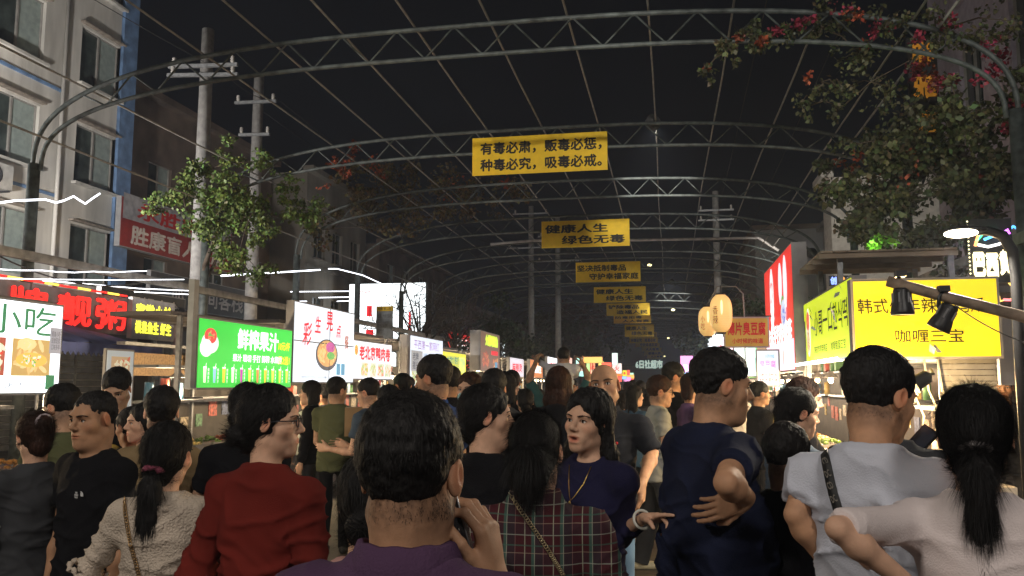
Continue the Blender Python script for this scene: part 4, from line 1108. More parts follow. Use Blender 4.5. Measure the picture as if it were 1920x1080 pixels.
# 7 grill sign
r, w, h = sgn_L('tall dark grill sign with leafy green lettering and meat pictures', -5.2, 22.23, 24.8, 2.03, 3.10, emit('lit_dim_brown', (.28, .16, .10), .6), d=.30); sx_(r, '火爆烤鱿鱼', .15, .32, 1.7, .34, emit('lit_lime_letter', (.62, .90, .05), 1.5), .05)
blob_pic(r, -.62, -.22, 1.0, .50, None, [(.45, .10, .06), (.55, .2, .08), (.35, .08, .05)], 60); blob_pic(r, .65, -.30, .8, .34, None, [(.6, .15, .08), (.75, .4, .1)], 40); prect(r, .55, -.02, .9, .12, L_RED, 'printed_block', 1); prect(r, .75, -.38, .35, .20, emit('print_blue'), 'code_card', 2)
# 8.. farther left signs
for k, (ya, yb, za, zb, c, s, t, lb) in enumerate(((26.5, 29, 1.9, 2.5, (.85, .8, .9), .9, '麻辣烫', 'white lit sign with pink characters beyond the grill sign'), (30.5, 33.5, 1.9, 2.55, (.8, .25, .05), .9, '横县鱼生', 'orange lit sign beyond the white one on the left row'), (35, 38, 2.0, 2.8, (.9, .9, .95), 1.8, '奶茶', 'white lit tea sign far along the left row'), (40, 44, 2.0, 3.0, (.9, .5, .4), 1.4, '烧烤', 'pink lit sign far along the left row'), (46, 50, 2.1, 3.2, (.4, .95, .8), 1.6, '冰粉', 'mint lit sign far along the left row'), (53, 58, 2.0, 3.3, (.95, .3, .15), 1.6, '小吃', 'red lit sign far along the left row'), (61, 66, 2.0, 3.4, (.95, .85, .2), 1.5, '日用', 'yellow lit sign at the far end of the left row'))):
    r, w, h = sgn_L(lb, -5.1, ya, yb, za, zb, emit('far_left_%d' % k, c, s)); sx_(r, t, 0, 0, w * .75, h * .5, L_RED if k != 1 and k != 3 else L_W, .03)
for k, (px, py, w, h, c, t, lb) in enumerate(((1153, 673, .28, .60, (.75, 1, .85), '', 'tall mint lit upright sign left of the bald man'), (1157, 691, .5, .55, (.95, .75, .7), '火', 'white and red lit sign above the far crowd'), (1160, 699, .4, .34, (.95, .3, .05), '虾', 'orange lit sign above the far crowd'), (1171, 700, .26, .34, (.95, .8, .05), '串', 'small yellow lit sign above the far crowd'), (1103, 686, .2, .75, (.55, .9, .35), '', 'green lit upright sign right of the raised arms'))):
    p = at(px, py, 44 + k * 2); r = box_sign(lb, p, 'F', w, h, emit('far_front_%d' % k, c, 1.4)); 
    if t: sx_(r, t, 0, 0, w * .6, h * .6, L_RED, .03)
# supermarket letters at the end
r = empty('rooftop_lettering', at(1217, 683, 110), 0, 'green white lit rooftop characters at the end of the street', 'sign'); text('6日社超市', 3.5, 1.15, emit('lit_mint', (.75, .98, .85), .7), r, (0, 0, 0), bold=.05); m = MB(); m.box((0, .2, -.8), (4.5, .1, .1)); m.build('support_bar', M_DARK, r)
r = empty('end_building', (-2, 116, 0), 0, 'low dark building closing the end of the street', 'building'); m = MB(); m.box((0, 0, 2), (26, 8, 4)); m.build('wall', mat('end_wall', (.10, .09, .09), rough=.9), r); m = MB(); m.box((0, 0, 4.1), (27, 9, .25)); m.build('roof', M_DARK, r)

# big frontal billboard on the left, behind bare branches
Y0 = 34.; a = at(658, 534, Y0); b_ = at(800, 534, Y0); c = at(658, 690, Y0)
W = b_.x - a.x; H = a.z - c.z + .6
r = box_sign('huge bright white billboard with small red logo behind bare branches', ((a.x + b_.x) / 2, Y0, a.z - H / 2), 'F', W, H, emit('billboard_white', (.90, .98, 1.0), 2.2, .1, .6), d=.3)
sx_(r, '正宗炸鸡', -W * .30, H * .40, W * .17, H * .07, L_RED, .01); prect(r, -W * .23, H * .22, W * .07, H * .11, L_RED); sx_(r, '大鸡排 · 汉堡', W * .12, H * .37, W * .3, H * .05, L_INK, 0); sx_(r, '品 · 味 · 堂', W * .12, H * .23, W * .4, H * .06, L_INK, 0)
prect(r, -W * .22, -H * .02, W * .1, H * .1, L_RED); blob_pic(r, -W * .27, -H * .2, W * .36, H * .16, (.7, .7, .65), [(.7, .5, .1), (.25, .5, .15), (.8, .7, .5)], 50, disc=.8); prect(r, W * .30, -H * .02, W * .03, H * .45, L_RED)
r = box_sign('long red shop fascia with white characters beyond the billboard', (-11.9, 50.5, 3.55), 'L', 13.5, 1.9, emit('lit_shop_red', (.75, .035, .03), .85, .1, .5), d=.3)
sx_(r, '品质生活 精选大药房连锁', 0, .35, 12, .75, L_W, .02); sx_(r, '便民超市 烟酒 副食 批发零售', 0, -.5, 11, .45, L_PINK, .0)
r = box_sign('white end strip of the red shop fascia', (-11.85, 58.4, 4.0), 'L', 2.2, 1.0, emit('lit_white_far', (.85, .95, 1), 1.5), d=.3)
# red characters and yellow characters
r = empty('illuminated_sign', (-9.0, 9.0, 2.78), RZ['L'], 'big red lit characters on a dark board above the blue awning', 'sign'); r['_f'] = -.03
b = MB(); b.box((.8, .02, 0), (5.6, .06, .62)); b.build('board', mat('sign_board_grey', (.16, .15, .18), rough=.5), r)
for ch, x in (('老', -1.5), ('字', -.55), ('号', .45), ('牌', 1.35), ('靓', 2.3), ('粥', 3.15)): sx_(r, ch, x, .0, .78, .50, emit('lit_red_letter', (1.0, .02, .015), 1.5), .028)
b = MB()
b.tube([(x, -.05, .34 + .004 * math.sin(x * 9)) for x in np.linspace(-2, 3.5, 20)], .016, 6); b.build('border_tube', emit('lit_red_letter'), r)
for k in range(7):
    b = MB(); x = -1.2 + k * .7; b.tube([(x, -.058, .34), (x + .28, -.058, .34)], .018, 6); b.build('border_lamp', emit('lit_amber', (1, .75, .1), 1.6), r)
r = box_sign('grey board with yellow lit characters next to the red ones', (-8.95, 13.22, 2.77), 'L', 1.2, .66, mat('board_bluegrey', (.30, .31, .38), rough=.5), d=.08)
sx_(r, '家常小炒', 0, .14, 1.05, .24, emit('lit_yellow_letter', (1, .95, .05), 2.2), .04); sx_(r, '横县鱼生 虾生', 0, -.15, 1.05, .22, emit('lit_yellow_letter'), .03)
# the hoarding
r = box_sign('red and white hoarding half hidden by leaves beside the blue band', (-13.6, 21.2, 5.75), 'L', 5.4, 1.25, mat('hoarding_red', (.26, .022, .02), rough=.6, var=.1), d=.15)
prect(r, 0, .42, 5.3, .66, mat('hoarding_white', (.36, .36, .38), rough=.6)); sx_(r, '永胜康', -.6, .40, 3.0, .46, INK_RED, .03, layer=1); sx_(r, '胜康盲人按摩', .0, -.27, 4.6, .52, mat('print_offwhite', (.55, .52, .50)), .03, layer=1)
r = box_sign('dark shop fascia with pale unlit characters below the hoarding', (-13.55, 22.3, 4.2), 'L', 5.0, .9, mat('fascia_dark2', (.05, .05, .055), rough=.5), d=.12); sx_(r, '旅 有间客栈', .4, 0, 4.0, .6, mat('print_offwhite'), .02)
r = box_sign('dark fascia with the faint figures 30 behind the poles', (-10.0, 14.5, 3.15), 'L', 2.6, .5, mat('fascia_dark2'), d=.1); sx_(r, '30 尼铝合金', 0, 0, 2.2, .34, mat('print_offwhite'), .01)

# ------------------------------------------------------------------ left stalls
def bulb(parent, p, s=14., r=.028, power=0, col=(1, .72, .38), name='bulb'):
    b = MB(); b.ball((0, 0, 0), (r, r, r * 1.2), 10, 8); o = b.build(name, emit('bulb_%d_%d' % (int(s), int(col[2] * 100)), col, s), parent, p)
    if power:
        L = bpy.data.lights.new('bulb_lamp', 'POINT'); L.energy = power; L.color = col; L.shadow_soft_size = .05
        q = bpy.data.objects.new('bulb_lamp', L); COL.objects.link(q); q.parent = parent; q.location = Vector(p) + Vector((0, 0, -r * 1.5 - .05))
    return o
FOODC = [(.45, .12, .04), (.55, .26, .06), (.30, .07, .03), (.50, .38, .12), (.16, .28, .06), (.60, .50, .30)]
def heap(m, c, rx, ry, h, n=40, sz=.03, rg=random):
    for i in range(n):
        a = rg.uniform(0, 2 * PI); q = math.sqrt(rg.random()); x = c[0] + rx * q * math.cos(a); y = c[1] + ry * q * math.sin(a)
        m.ball((x, y, c[2] + h * (1 - q * q) * rg.uniform(.6, 1)), (sz * rg.uniform(.7, 1.3), sz * rg.uniform(.7, 1.3), sz * rg.uniform(.5, .9)), 6, 4)
def stall(label, X, ya, yb, sx, roofz=2.55, depth=1.7, power=35, body=(.32, .32, .33), col=(1, .80, .52), seed=0, roofm=None, back=True, items=True):
    """sx=+1: counter faces +x (left row), -1 faces -x"""
    rg = random.Random(seed); L = yb - ya
    r = empty('food_stall', (X, ya, 0), 0, label, 'food stall', 'food stalls along the street')
    x1 = -sx * depth
    for px_, py_ in ((0, 0.04), (0, L - .04), (x1, .04), (x1, L - .04))[:4 if back else 2]: m = MB(); m.box((px_, py_, roofz / 2), (.05, .05, roofz)); m.build('post', M_STEEL, r)
    m = MB(); m.box(((x1 - sx * .19) / 2, L / 2, roofz + .03), (depth + .05, L + .06, .05)); m.build('roof', roofm or M_SHEET, r)
    c = mat('stall_body_%d' % int(body[0] * 100 + body[2] * 10), body, rough=.35, metal=.4, var=.1)
    m = MB(); m.box((-sx * .30, L / 2, .46), (.56, L - .1, .80)); m.build('cabinet', c, r)
    m = MB(); m.box((-sx * .28, L / 2, .885), (.70, L, .04)); m.build('countertop', mat('steel_top', (.42, .42, .42), rough=.25, metal=.7), r)
    if back: m = MB(); m.box((x1 + sx * .04, L / 2, 1.35), (.02, L - .06, 1.5)); m.build('back_panel', mat('stall_back', (.055, .048, .042), rough=.7), r)
    if back:
        for k in range(int(L / .38)):
            cc = rg.choice([(.5, .42, .3), (.45, .08, .05), (.1, .22, .12), (.5, .36, .08), (.12, .16, .3)]); m = MB(); zz = rg.uniform(1.05, 1.3); m.box((x1 + sx * .057, .25 + k * .38, zz), (.012, rg.uniform(.14, .28), rg.uniform(.18, .3))); m.build('price_card', mat('card_%d' % int(cc[0] * 100 + cc[2] * 10), cc, rough=.5, var=.4, vs=22), r)
    m = MB(); m.box((x1 + sx * .25, L / 2, 1.45), (.35, L - .2, .03)); m.box((x1 + sx * .25, L / 2, 1.85), (.35, L - .2, .03)); m.build('shelf', M_STEEL, r)
    if items:
        for k in range(int(L / .42)):
            y = .25 + k * .42
            m = MB(); m.box((-sx * .25, y, .93), (.42, .36, .05)); m.build('tray', mat('steel_top'), r)
            m = MB(); 
            fc = FOODC[rg.randrange(6)]; heap(m, (-sx * .25, y, .95), .17, .14, .07, 26, .028, rg); m.build('food', mat('food_%d' % int(fc[0] * 100 + fc[1] * 10), fc, rough=.45, var=.35, vs=40), r)
        for k in range(int(L / .3)):
            y = .2 + k * .3; m = MB(); hh = rg.uniform(.14, .26); z = 1.465 if rg.random() < .5 else 1.865
            if rg.random() < .5: m.cyl((x1 + sx * .25, y, z), (x1 + sx * .25, y, z + hh), .05, .045, 10)
            else: m.box((x1 + sx * .25, y, z + hh / 2), (.16, .15, hh))
            cc = rg.choice([(.5, .1, .06), (.55, .5, .42), (.1, .25, .4), (.45, .32, .1), (.12, .3, .12)]); m.build('container', mat('cont_%d' % int(cc[0] * 100 + cc[2] * 10), cc, rough=.4), r)
    nb = max(2, int(L / .8))
    for k in range(nb):
        y = L * (k + .5) / nb; m = MB(); m.cyl((-sx * .35, y, roofz), (-sx * .35, y, roofz - .62), .005, .005, 5); m.lathe((-sx * .35, y, roofz - .66), [(.02, .06), (.09, -.01), (.095, -.015)], 12); m.build('lamp_shade', M_STEEL, r)
        bulb(r, (-sx * .35, y, roofz - .70), 16, .032, power if k % 2 == 0 else 0, col)
    return r
LS = [('snack stall behind the sandwich sign at the left edge', 3.9, 6.45, 45), ('juice stall under the green sign', 8.3, 10.7, 60), ('noodle stall under the tall white sign', 10.9, 13.0, 50), ('duck roll stall under the red lettered sign', 13.1, 15.2, 50), ('stall under the white sign with blue characters', 16.0, 18.4, 40), ('stall under the small yellow sign', 18.6, 21.0, 40), ('grill stall under the dark leafy lettered sign', 22.2, 24.9, 45), ('stall beyond the grill stall in the left row', 26.4, 29.2, 30), ('far stall under the orange sign in the left row', 30.4, 33.6, 30), ('far stall under the white tea sign', 35, 38.4, 30)]
for k, (lb, ya, yb, pw) in enumerate(LS): stall(lb, -5.3, ya, yb, 1, (2.32, 2.40)[k] if k < 2 else 2.5, depth=.7 if k < 2 else 1.7, back=k > 1, power=pw * 2.2, seed=k, col=(1, .74, .44))
m = MB(); m.box((-5.15, 8.34, 2.2), (.07, .09, 1.2)); tag(m.build('meter_box', mat('cabinet_grey', (.33, .36, .38), rough=.5, var=.1)), 'tall grey metal box at the left end of the juice sign', 'cabinet')
# blue awning behind
r = empty('awning_tent', (-8.0, 10.4, 0), 0, 'dark blue market tent with a scalloped edge below the red characters', 'tent')
T_B = mat('tent_blue', (.10, .13, .34), rough=.65, var=.25, vs=3, bump=.3, bs=8); m = MB(); n = 14
vs = []; fs = []
for j in range(n + 1):
    for i in range(5):
        u = i / 4; y = -1.3 + j * (2.6 / n); z = 2.62 - .42 * u ** 1.3 - .25 * abs(y / 1.3) ** 2 * (1 - u) + .03 * math.sin(j * 2.1 + i); vs.append((-1.2 + 1.5 * u, y, z))
for j in range(n):
    for i in range(4): a = j * 5 + i; fs.append((a, a + 1, a + 6, a + 5))
m.add(vs, fs, True); o = m.build('canopy', T_B, r); sd = o.modifiers.new('t', 'SOLIDIFY'); sd.thickness = .006
m = MB()
for j in range(26):
    y0 = -1.3 + j * .1; m.add([(.305, y0, 2.2), (.305, y0 + .1, 2.2), (.31, y0 + .1, 2.08), (.315, y0 + .05, 2.02), (.31, y0, 2.08)], [(0, 1, 2, 3, 4)])
o = m.build('valance', T_B, r); sd = o.modifiers.new('t', 'SOLIDIFY'); sd.thickness = .004
for y in (-1.28, 1.28):
    for x in (-1.2, .3): m = MB(); m.cyl((x, y, 0), (x, y, 2.25), .022); m.build('pole', M_STEEL, r)
r = empty('stall_board', (-6.9, 10.45, 1.93), 0, 'plain tan board under a steel gutter behind the fringe haired man', 'board'); m = MB(); m.box((0, 0, -.02), (.03, 1.75, .30)); m.build('board', M_WOOD, r); m = MB(); m.box((.05, 0, .24), (.12, 1.9, .04)); m.build('gutter', M_STEEL, r); m = MB(); m.bar((-.0, -.8, .0), (0, -.8, -1.9), .04); m.bar((0, .8, 0), (0, .8, -1.9), .04); m.build('leg', M_STEEL, r)
r = box_sign('small pale menu board with noodle pictures beside the sandwich sign', (-5.6, 7.75, 1.68), 'L', .42, .62, emit('dim_menu', (.45, .5, .52), .55), d=.03); blob_pic(r, 0, .12, .30, .26, (.5, .35, .2), [(.7, .65, .5), (.55, .15, .08)], 24, s=.6); blob_pic(r, 0, -.18, .30, .2, (.4, .4, .4), [(.25, .25, .2), (.5, .5, .45)], 16, s=.6)
# notice hanging at the rail by the fourth post
r = empty('notice_board', at(721, 600, 23.0), 0, 'grey notice with a yellow head hung on the post before the billboard', 'notice'); m = MB(); m.box((0, 0, -.1), (.50, .02, 1.0)); m.build('board', mat('notice_grey', (.23, .25, .26)), r); m = MB(); m.box((0, -.013, .33), (.5, .008, .14)); m.build('head_strip', M_YEL, r); text('公告 第二段', .4, .08, M_INK, r, (0, -.02, .33)); text('本路段为夜市路段\n请文明经营有序\n摆放保持卫生\n谢谢合作', .42, .55, mat('notice_ink', (.08, .08, .09)), r, (0, -.014, -.1))
# utility poles
def upole(label, x, y, h, arms, lean=0):
    r = empty('utility_pole', (x, y, 0), 0, label, 'utility pole', 'concrete utility poles'); m = MB(); m.tube([(0, 0, 0), (lean, 0, h)], [.17, .125], 14); m.build('pole', M_CONC, r)
    for z, s, ang in arms:
        m = MB(); dx = math.cos(ang) * s; dy = math.sin(ang) * s; m.bar((-dx, -dy - .14, z), (dx, dy - .14, z), .07, .07); m.build('crossarm', M_STEEL, r)
        for t in (-.85, .85):
            q = MB(); q.lathe((dx * t, dy * t - .14, z + .04), [(.02, 0), (.05, .04), (.03, .06), (.05, .09), (.03, .11), (.045, .14), (.0, .17)], 10); q.build('insulator', mat('ceramic', (.5, .48, .45), rough=.3), r)
    return r
upole('tall concrete utility pole nearest to the white building', -9.5, 15.5, 9.15, [(8.3, .75, .1), (8.1, .75, .15)]); upole('second concrete utility pole with a crossarm and insulators', -10.16, 19.0, 9.5, [(8.75, .55, .05), (7.9, .4, .1)])
upole('distant utility pole left of the second banner', at(996, 500, 40).x, 40, 10.4, [(8.3, 1.2, 0), (10, .9, 0)]); upole('distant utility pole carrying a transformer frame', at(1046, 500, 42).x, 42, 10.2, [(7.9, 1.1, 0), (9.2, 1.0, 0)]); upole('distant utility pole on the right beside the grey gable', at(1342, 400, 34).x, 34, 9.4, [(8.6, .7, 0), (8.2, .7, 0)])
# drooping cables between them
def cable(label, a, b, sag, r=.008, n=14):
    a = Vector(a); b = Vector(b); m = MB(); m.tube([a.lerp(b, i / n) + Vector((0, 0, -sag * 4 * (i / n) * (1 - i / n))) for i in range(n + 1)], r, 5); tag(m.build('power_cable', M_BLACKW), label, 'cable', 'overhead cables')
cable('black cable from the top left corner to the nearest utility pole', (-11.5, 2, 9.6), (-9.5, 15.4, 8.4), .3); cable('thin cable between the two near utility poles', (-9.4, 15.5, 8.5), (-10.1, 19, 8.9), .12); cable('cable from the second pole down the street, upper', (-9.7, 19, 8.9), (at(996, 500, 40).x, 40, 8.6), .8); cable('cable from the second pole down the street, lower', (-10.5, 19, 8.9), (at(1046, 500, 40).x, 42, 8.1), 1.0); cable('loose cable below the grey rail on the left', (-8.8, 9.6, 3.35), (-8.8, 12.6, 3.35), .18, .012)
cable('cable across the tops of the arches over the right lane', (1.4, 4, 7.2), (1.8, 60, 7.3), .5)
cable('cable high over the right lane beside the bougainvillea', (2.6, 4, 7.2), (2.9, 60, 7.4), .5)
# curved grey street pipe between the banners
m = MB(); m.tube([at(920, 458, 27), at(1000, 451, 27), at(1200, 450, 27), at(1422, 446, 27), at(1460, 470, 27)], .045, 8); tag(m.build('cross_pipe', mat('pale_cross_pipe', (.45, .42, .40), rough=.5)), 'pale bent pipe crossing behind the second banner', 'pipe')
# ------------------------------------------------------------------ right side
M_PANELG = mat('panel_grey', (.34, .33, .34), rough=.55, var=.08)
r = box_sign('yellow lit board with black Korean snack characters facing the camera', (1.985, 7.06, 2.163), 'F', 1.05, .60, emit('lit_golden', (.95, .66, .015), 1.0, .08, 2), d=.12, casing=M_PANELG)
BLK = mat('lettering_black', (.02, .018, .01), rough=.6)
sx_(r, '韩式少年辣炸鸡爪', -.03, .10, .94, .12, BLK, .006, slant=-.04); sx_(r, '咖喱三宝', .02, -.14, .50, .105, BLK, .008)
b = MB(); f = r['_f']; b.add([(.02, f, -.20), (.055, f - .03, -.24), (.045, f - .01, -.285), (.01, f - .005, -.26)], [(0, 1, 2, 3)]); b.add([(.055, f, -.205), (.10, f - .02, -.27), (.06, f - .03, -.27), (.045, f - .01, -.22)], [(0, 1, 2, 3)]); b.build('peeling_film', mat('peeling_film', (.6, .65, .7), rough=.3), r)
r = box_sign('yellow green lit board with torn film and a skewer picture facing the street', (1.605, 8.73, 2.22), 'R', 2.55, .66, L_LIME, d=.12, casing=M_PANELG)
sx_(r, '小哥一口한식떡', .25, .06, 1.7, .26, BLK, .01); sx_(r, '韩式炸鸡年糕店', -.28, -.21, .75, .085, BLK, .0); sx_(r, '咖喱鱼蛋三宝', .62, -.21, .70, .085, BLK, .0)
blob_pic(r, -1.0, .0, .26, .54, (.80, .82, .70), [(.80, .82, .7)], 1, disc=.1); blob_pic(r, -1.0, .12, .20, .22, (.65, .08, .05), [(.6, .1, .05), (.75, .2, .1)], 10, disc=.6, layer=1); blob_pic(r, -1.0, -.10, .18, .26, (.65, .45, .25), [(.5, .15, .08), (.15, .1, .1), (.7, .6, .3)], 30, disc=.9, layer=1)
FILM = mat('torn_film', (.62, .66, .70), rough=.25, spec=.6, var=.2); b = MB(); rg = random.Random(4)
for (x, z) in ((-.62, .10), (-.48, .0), (-.70, .18), (.42, .20), (.55, .12), (.85, .26), (.98, .24), (.62, -.02), (-1.12, .06), (.95, .12)):
    a = rg.uniform(0, 6); s = rg.uniform(.05, .13); f = r['_f'] - .006
    b.add([(x, f, z), (x + s * math.cos(a), f - .03, z + s * math.sin(a)), (x + s * 1.3 * math.cos(a + .5), f - .045, z + s * 1.3 * math.sin(a + .5)), (x + s * .5 * math.cos(a + 1.1), f - .01, z + s * .5 * math.sin(a + 1.1))], [(0, 1, 2, 3)])
b.build('torn_film', FILM, r)
m = MB(); m.tube([(1.42, 7.55, 1.865), (1.42, 8.7, 1.865), (1.42, 9.95, 1.865)], .014, 6); tag(m.build('light_tube', emit('led_bluewhite', (.85, .95, 1), 14)), 'bright cold light strip under the yellow green board', 'light tube')
RS = stall('snack stall with golden light under the yellow boards', 1.56, 7.1, 10.0, -1, 2.36, .98, 120, (.30, .30, .30), (1, .70, .36), 21, back=False)
m = MB(); 
for i in range(22): m.box((.74, .02, 1.02 + i * .045), (.42, .02, .04))
m.build('roller_shutter', mat('shutter_lit', (.33, .34, .34), rough=.5, metal=.3), RS)
for k, (x, z0, z1) in enumerate(((.30, .95, 1.85), (.42, 1.2, 1.85), (.52, .95, 1.85))):
    m = MB(); m.tube([(x, -.02, z1), (x + .02, -.03, z1 - .25), (x + .09, -.05, z1 - .45), (x + .02, -.03, z0)], .009, 6); m.build('white_hose', mat('hose_white', (.6, .58, .54), rough=.5), RS)
r = empty('awning_roof', (2.13, 9.25, 2.95), 0, 'flat plywood awning roof above the yellow boards', 'awning'); PLY = mat('plywood_underside', (.42, .33, .24), rough=.75, var=.2, vs=3, vsc=(1, 6, 1))
for i in range(10): m = MB(); m.box((-.57 + i * .126, 0, .0), (.118, 1.35, .018)); m.build('plank', PLY, r)
for i in range(4): m = MB(); m.box((.0, -.62 + i * .41, -.035), (1.28, .04, .05)); m.build('batten', PLY, r)
for x, y in ((-.42, -.5), (.58, -.6), (-.42, .6), (.58, .6)): m = MB(); m.box((x, y, -.26), (.05, .05, .46)); m.build('post', M_STEEL, r)
# red tea sign box
r = box_sign('tall red lit drinks board with white characters and a row of glasses', (1.52, 11.45, 2.55), 'R', 2.75, 1.46, emit('lit_red_board', (.78, .035, .03), 1.0, .12, 1.5), d=.17, casing=M_PANELG)
r['label'] = 'tall red lit drinks board with white fruit shapes and a row of glasses'
prect(r, 0, -.55, 2.74, .36, emit('lit_pale_pink', (.92, .62, .78), 1.3)); sx_(r, '意式手打柠檬茶', .02, -.25, 2.45, .27, L_W, .04)
for k in range(8): b = MB(); x = -1.05 + k * .30; f = r['_f'] - .004; b.add([(x - .05, f, -.66), (x + .05, f, -.66), (x + .06, f, -.48), (x - .06, f, -.48)], [(0, 1, 2, 3)]); b.build('printed_drink', emit('drinkprint_%d' % (k % 3), [(.85, .85, .6), (.75, .9, .7), (.8, .35, .25)][k % 3], 1.1), r)
blob_pic(r, -.55, .30, .42, .80, (.9, .9, .95), [(.9, .92, .95), (.8, .3, .3)], 20, disc=.7); blob_pic(r, .35, .38, .34, .55, (.85, .9, .98), [(.95, .97, 1)], 10, disc=.6); blob_pic(r, .80, .36, .34, .66, (.85, .9, .98), [(.95, .97, 1)], 10, disc=.6); blob_pic(r, .55, .08, .3, .26, (.10, .40, .10), [(.1, .5, .1), (.7, .15, .05)], 14, disc=.7, layer=1)
blob_pic(r, .62, -.02, .48, .34, (.65, .72, .9), [(.15, .2, .55), (.25, .3, .65)], 24, disc=.7, layer=2); sx_(r, '茶', -.55, .0, .35, .35, L_W, .03)
stall('drinks stall under the tall red board', 1.56, 10.15, 12.9, -1, 2.4, 1.6, 130, (.34, .30, .28), (1, .62, .34), 22)
# tofu sign, lanterns, menu
r = box_sign('small yellow hanging board with red characters beside the lanterns', (1.07, 12.0, 2.365), 'F', .58, .39, mat('board_mustard', (.55, .42, .07), rough=.5, var=.06), d=.03, rot=R(4)); sx_(r, '薄片臭豆腐', 0, .05, .52, .19, INK_RED, .03); sx_(r, '小时候的味道', .01, -.12, .42, .075, INK_RED, .02); m = MB(); m.bar((-.34, .02, .225), (.36, .02, .225), .018); m.bar((-.25, .02, .22), (-.25, .02, .19), .01); m.bar((.25, .02, .22), (.25, .02, .19), .01); m.build('hanging_bar', M_DARK, r)
def lantern(label, c, rx, hz, txt):
    r = empty('paper_lantern', c, 0, label, 'lantern', 'glowing paper lanterns'); n = 22; prof = []
    for i in range(n * 2 + 1):
        t = -1 + i / n; w = (1 - abs(t) ** 3.2) ** .5 if abs(t) < 1 else 0; w = max(.42, w) ; prof.append((rx * w * (1.0 if i % 2 else .985), hz * t))
    m = MB(); m.lathe((0, 0, 0), prof, 28)
    lm = bpy.data.materials.get('lantern_paper')
    if not lm:
        lm = emit('lantern_paper', (.98, .58, .20), .8); nt = lm.node_tree; v = _coord(nt); sep = nt.nodes.new('ShaderNodeSeparateXYZ'); nt.links.new(v, sep.inputs[0]); wv = nt.nodes.new('ShaderNodeMath'); wv.operation = 'MULTIPLY'; wv.inputs[1].default_value = 260; nt.links.new(sep.outputs[2], wv.inputs[0]); s_ = nt.nodes.new('ShaderNodeMath'); s_.operation = 'SINE'; nt.links.new(wv.outputs[0], s_.inputs[0]); mr = nt.nodes.new('ShaderNodeMapRange'); mr.inputs['From Min'].default_value = -1; mr.inputs['To Min'].default_value = .84; mr.inputs['To Max'].default_value = 1.; nt.links.new(s_.outputs[0], mr.inputs['Value']); m2 = nt.nodes.new('ShaderNodeMapRange'); m2.inputs['From Min'].default_value = -.27; m2.inputs['From Max'].default_value = .12; m2.inputs['To Min'].default_value = .42; m2.inputs['To Max'].default_value = .92; nt.links.new(sep.outputs[2], m2.inputs['Value']); m3 = nt.nodes.new('ShaderNodeMath'); m3.operation = 'MULTIPLY'; nt.links.new(mr.outputs[0], m3.inputs[0]); nt.links.new(m2.outputs[0], m3.inputs[1]); nt.links.new(m3.outputs[0], nt.nodes['Principled BSDF'].inputs['Emission Strength'])  # inner lamp's light put into the paper's glow: brighter above, dimmer below
    m.build('paper_shade', lm, r)
    m = MB(); m.ball((0, -rx * .92, hz * .25), (.018, .02, hz * .42), 10, 8); m.build('tube_glow', emit('lantern_glow', (1, .78, .42), 1.35), r)  # inner tube's glow through the paper, added as a bright shape in front
    for z in (-hz, hz): m = MB(); m.cyl((0, 0, z - .012), (0, 0, z + .012), rx * .45, rx * .45, 20); m.build('cap_ring', M_DARK, r)
    m = MB(); m.cyl((0, 0, hz), (0, 0, hz + .12), .006, .006, 5); m.build('cord', M_DARK, r)
    text(txt, rx * .5, hz * .9, mat('lantern_ink', (.32, .14, .04)), r, (-rx * .55, -rx * .86, -hz * .1), rot=(0, 0, R(-32)), bold=.0)
    return r
lantern('larger glowing paper lantern, the right one of the pair', at(1352, 588, 12.0), .155, .275, '香\n辣'); lantern('smaller glowing paper lantern behind the larger one', at(1327, 603, 12.5), .135, .225, '小\n吃')
m = MB(); m.tube([at(1326, 572, 12.5), at(1345, 537, 12.3), at(1352, 537, 12.1), at(1380, 537, 12), at(1393, 550, 12), at(1396, 600, 12), at(1398, 720, 12)], .009, 6); tag(m.build('lantern_bracket', M_STEEL), 'thin bent pipe that carries the two paper lanterns', 'bracket')
r = box_sign('small white menu card with pink characters hanging under the red board', at(1440, 690, 11.2), 'F', .26, .44, emit('lit_menu_white', (.75, .85, .95), .85), d=.015, rot=R(-12)); sx_(r, '小时候', .02, .15, .14, .06, emit('print_blue'), 0); sx_(r, '臭豆腐', .0, .05, .20, .10, L_PINK, .02); sx_(r, '小份 ⑧ 中份 ⑩\n大份 ⑮ 超大 ⑳', 0, -.12, .22, .12, INK_RED, .01)
r = box_sign('cyan white lit menu board behind the navy shirted man', at(1408, 672, 13.6), 'F', .50, .55, emit('lit_cyan_white', (.70, .95, .98), 1.6, .1, 3), d=.03); blob_pic(r, .12, -.1, .12, .22, (.3, .5, .5), [(.8, .7, .3), (.2, .3, .3)], 8)
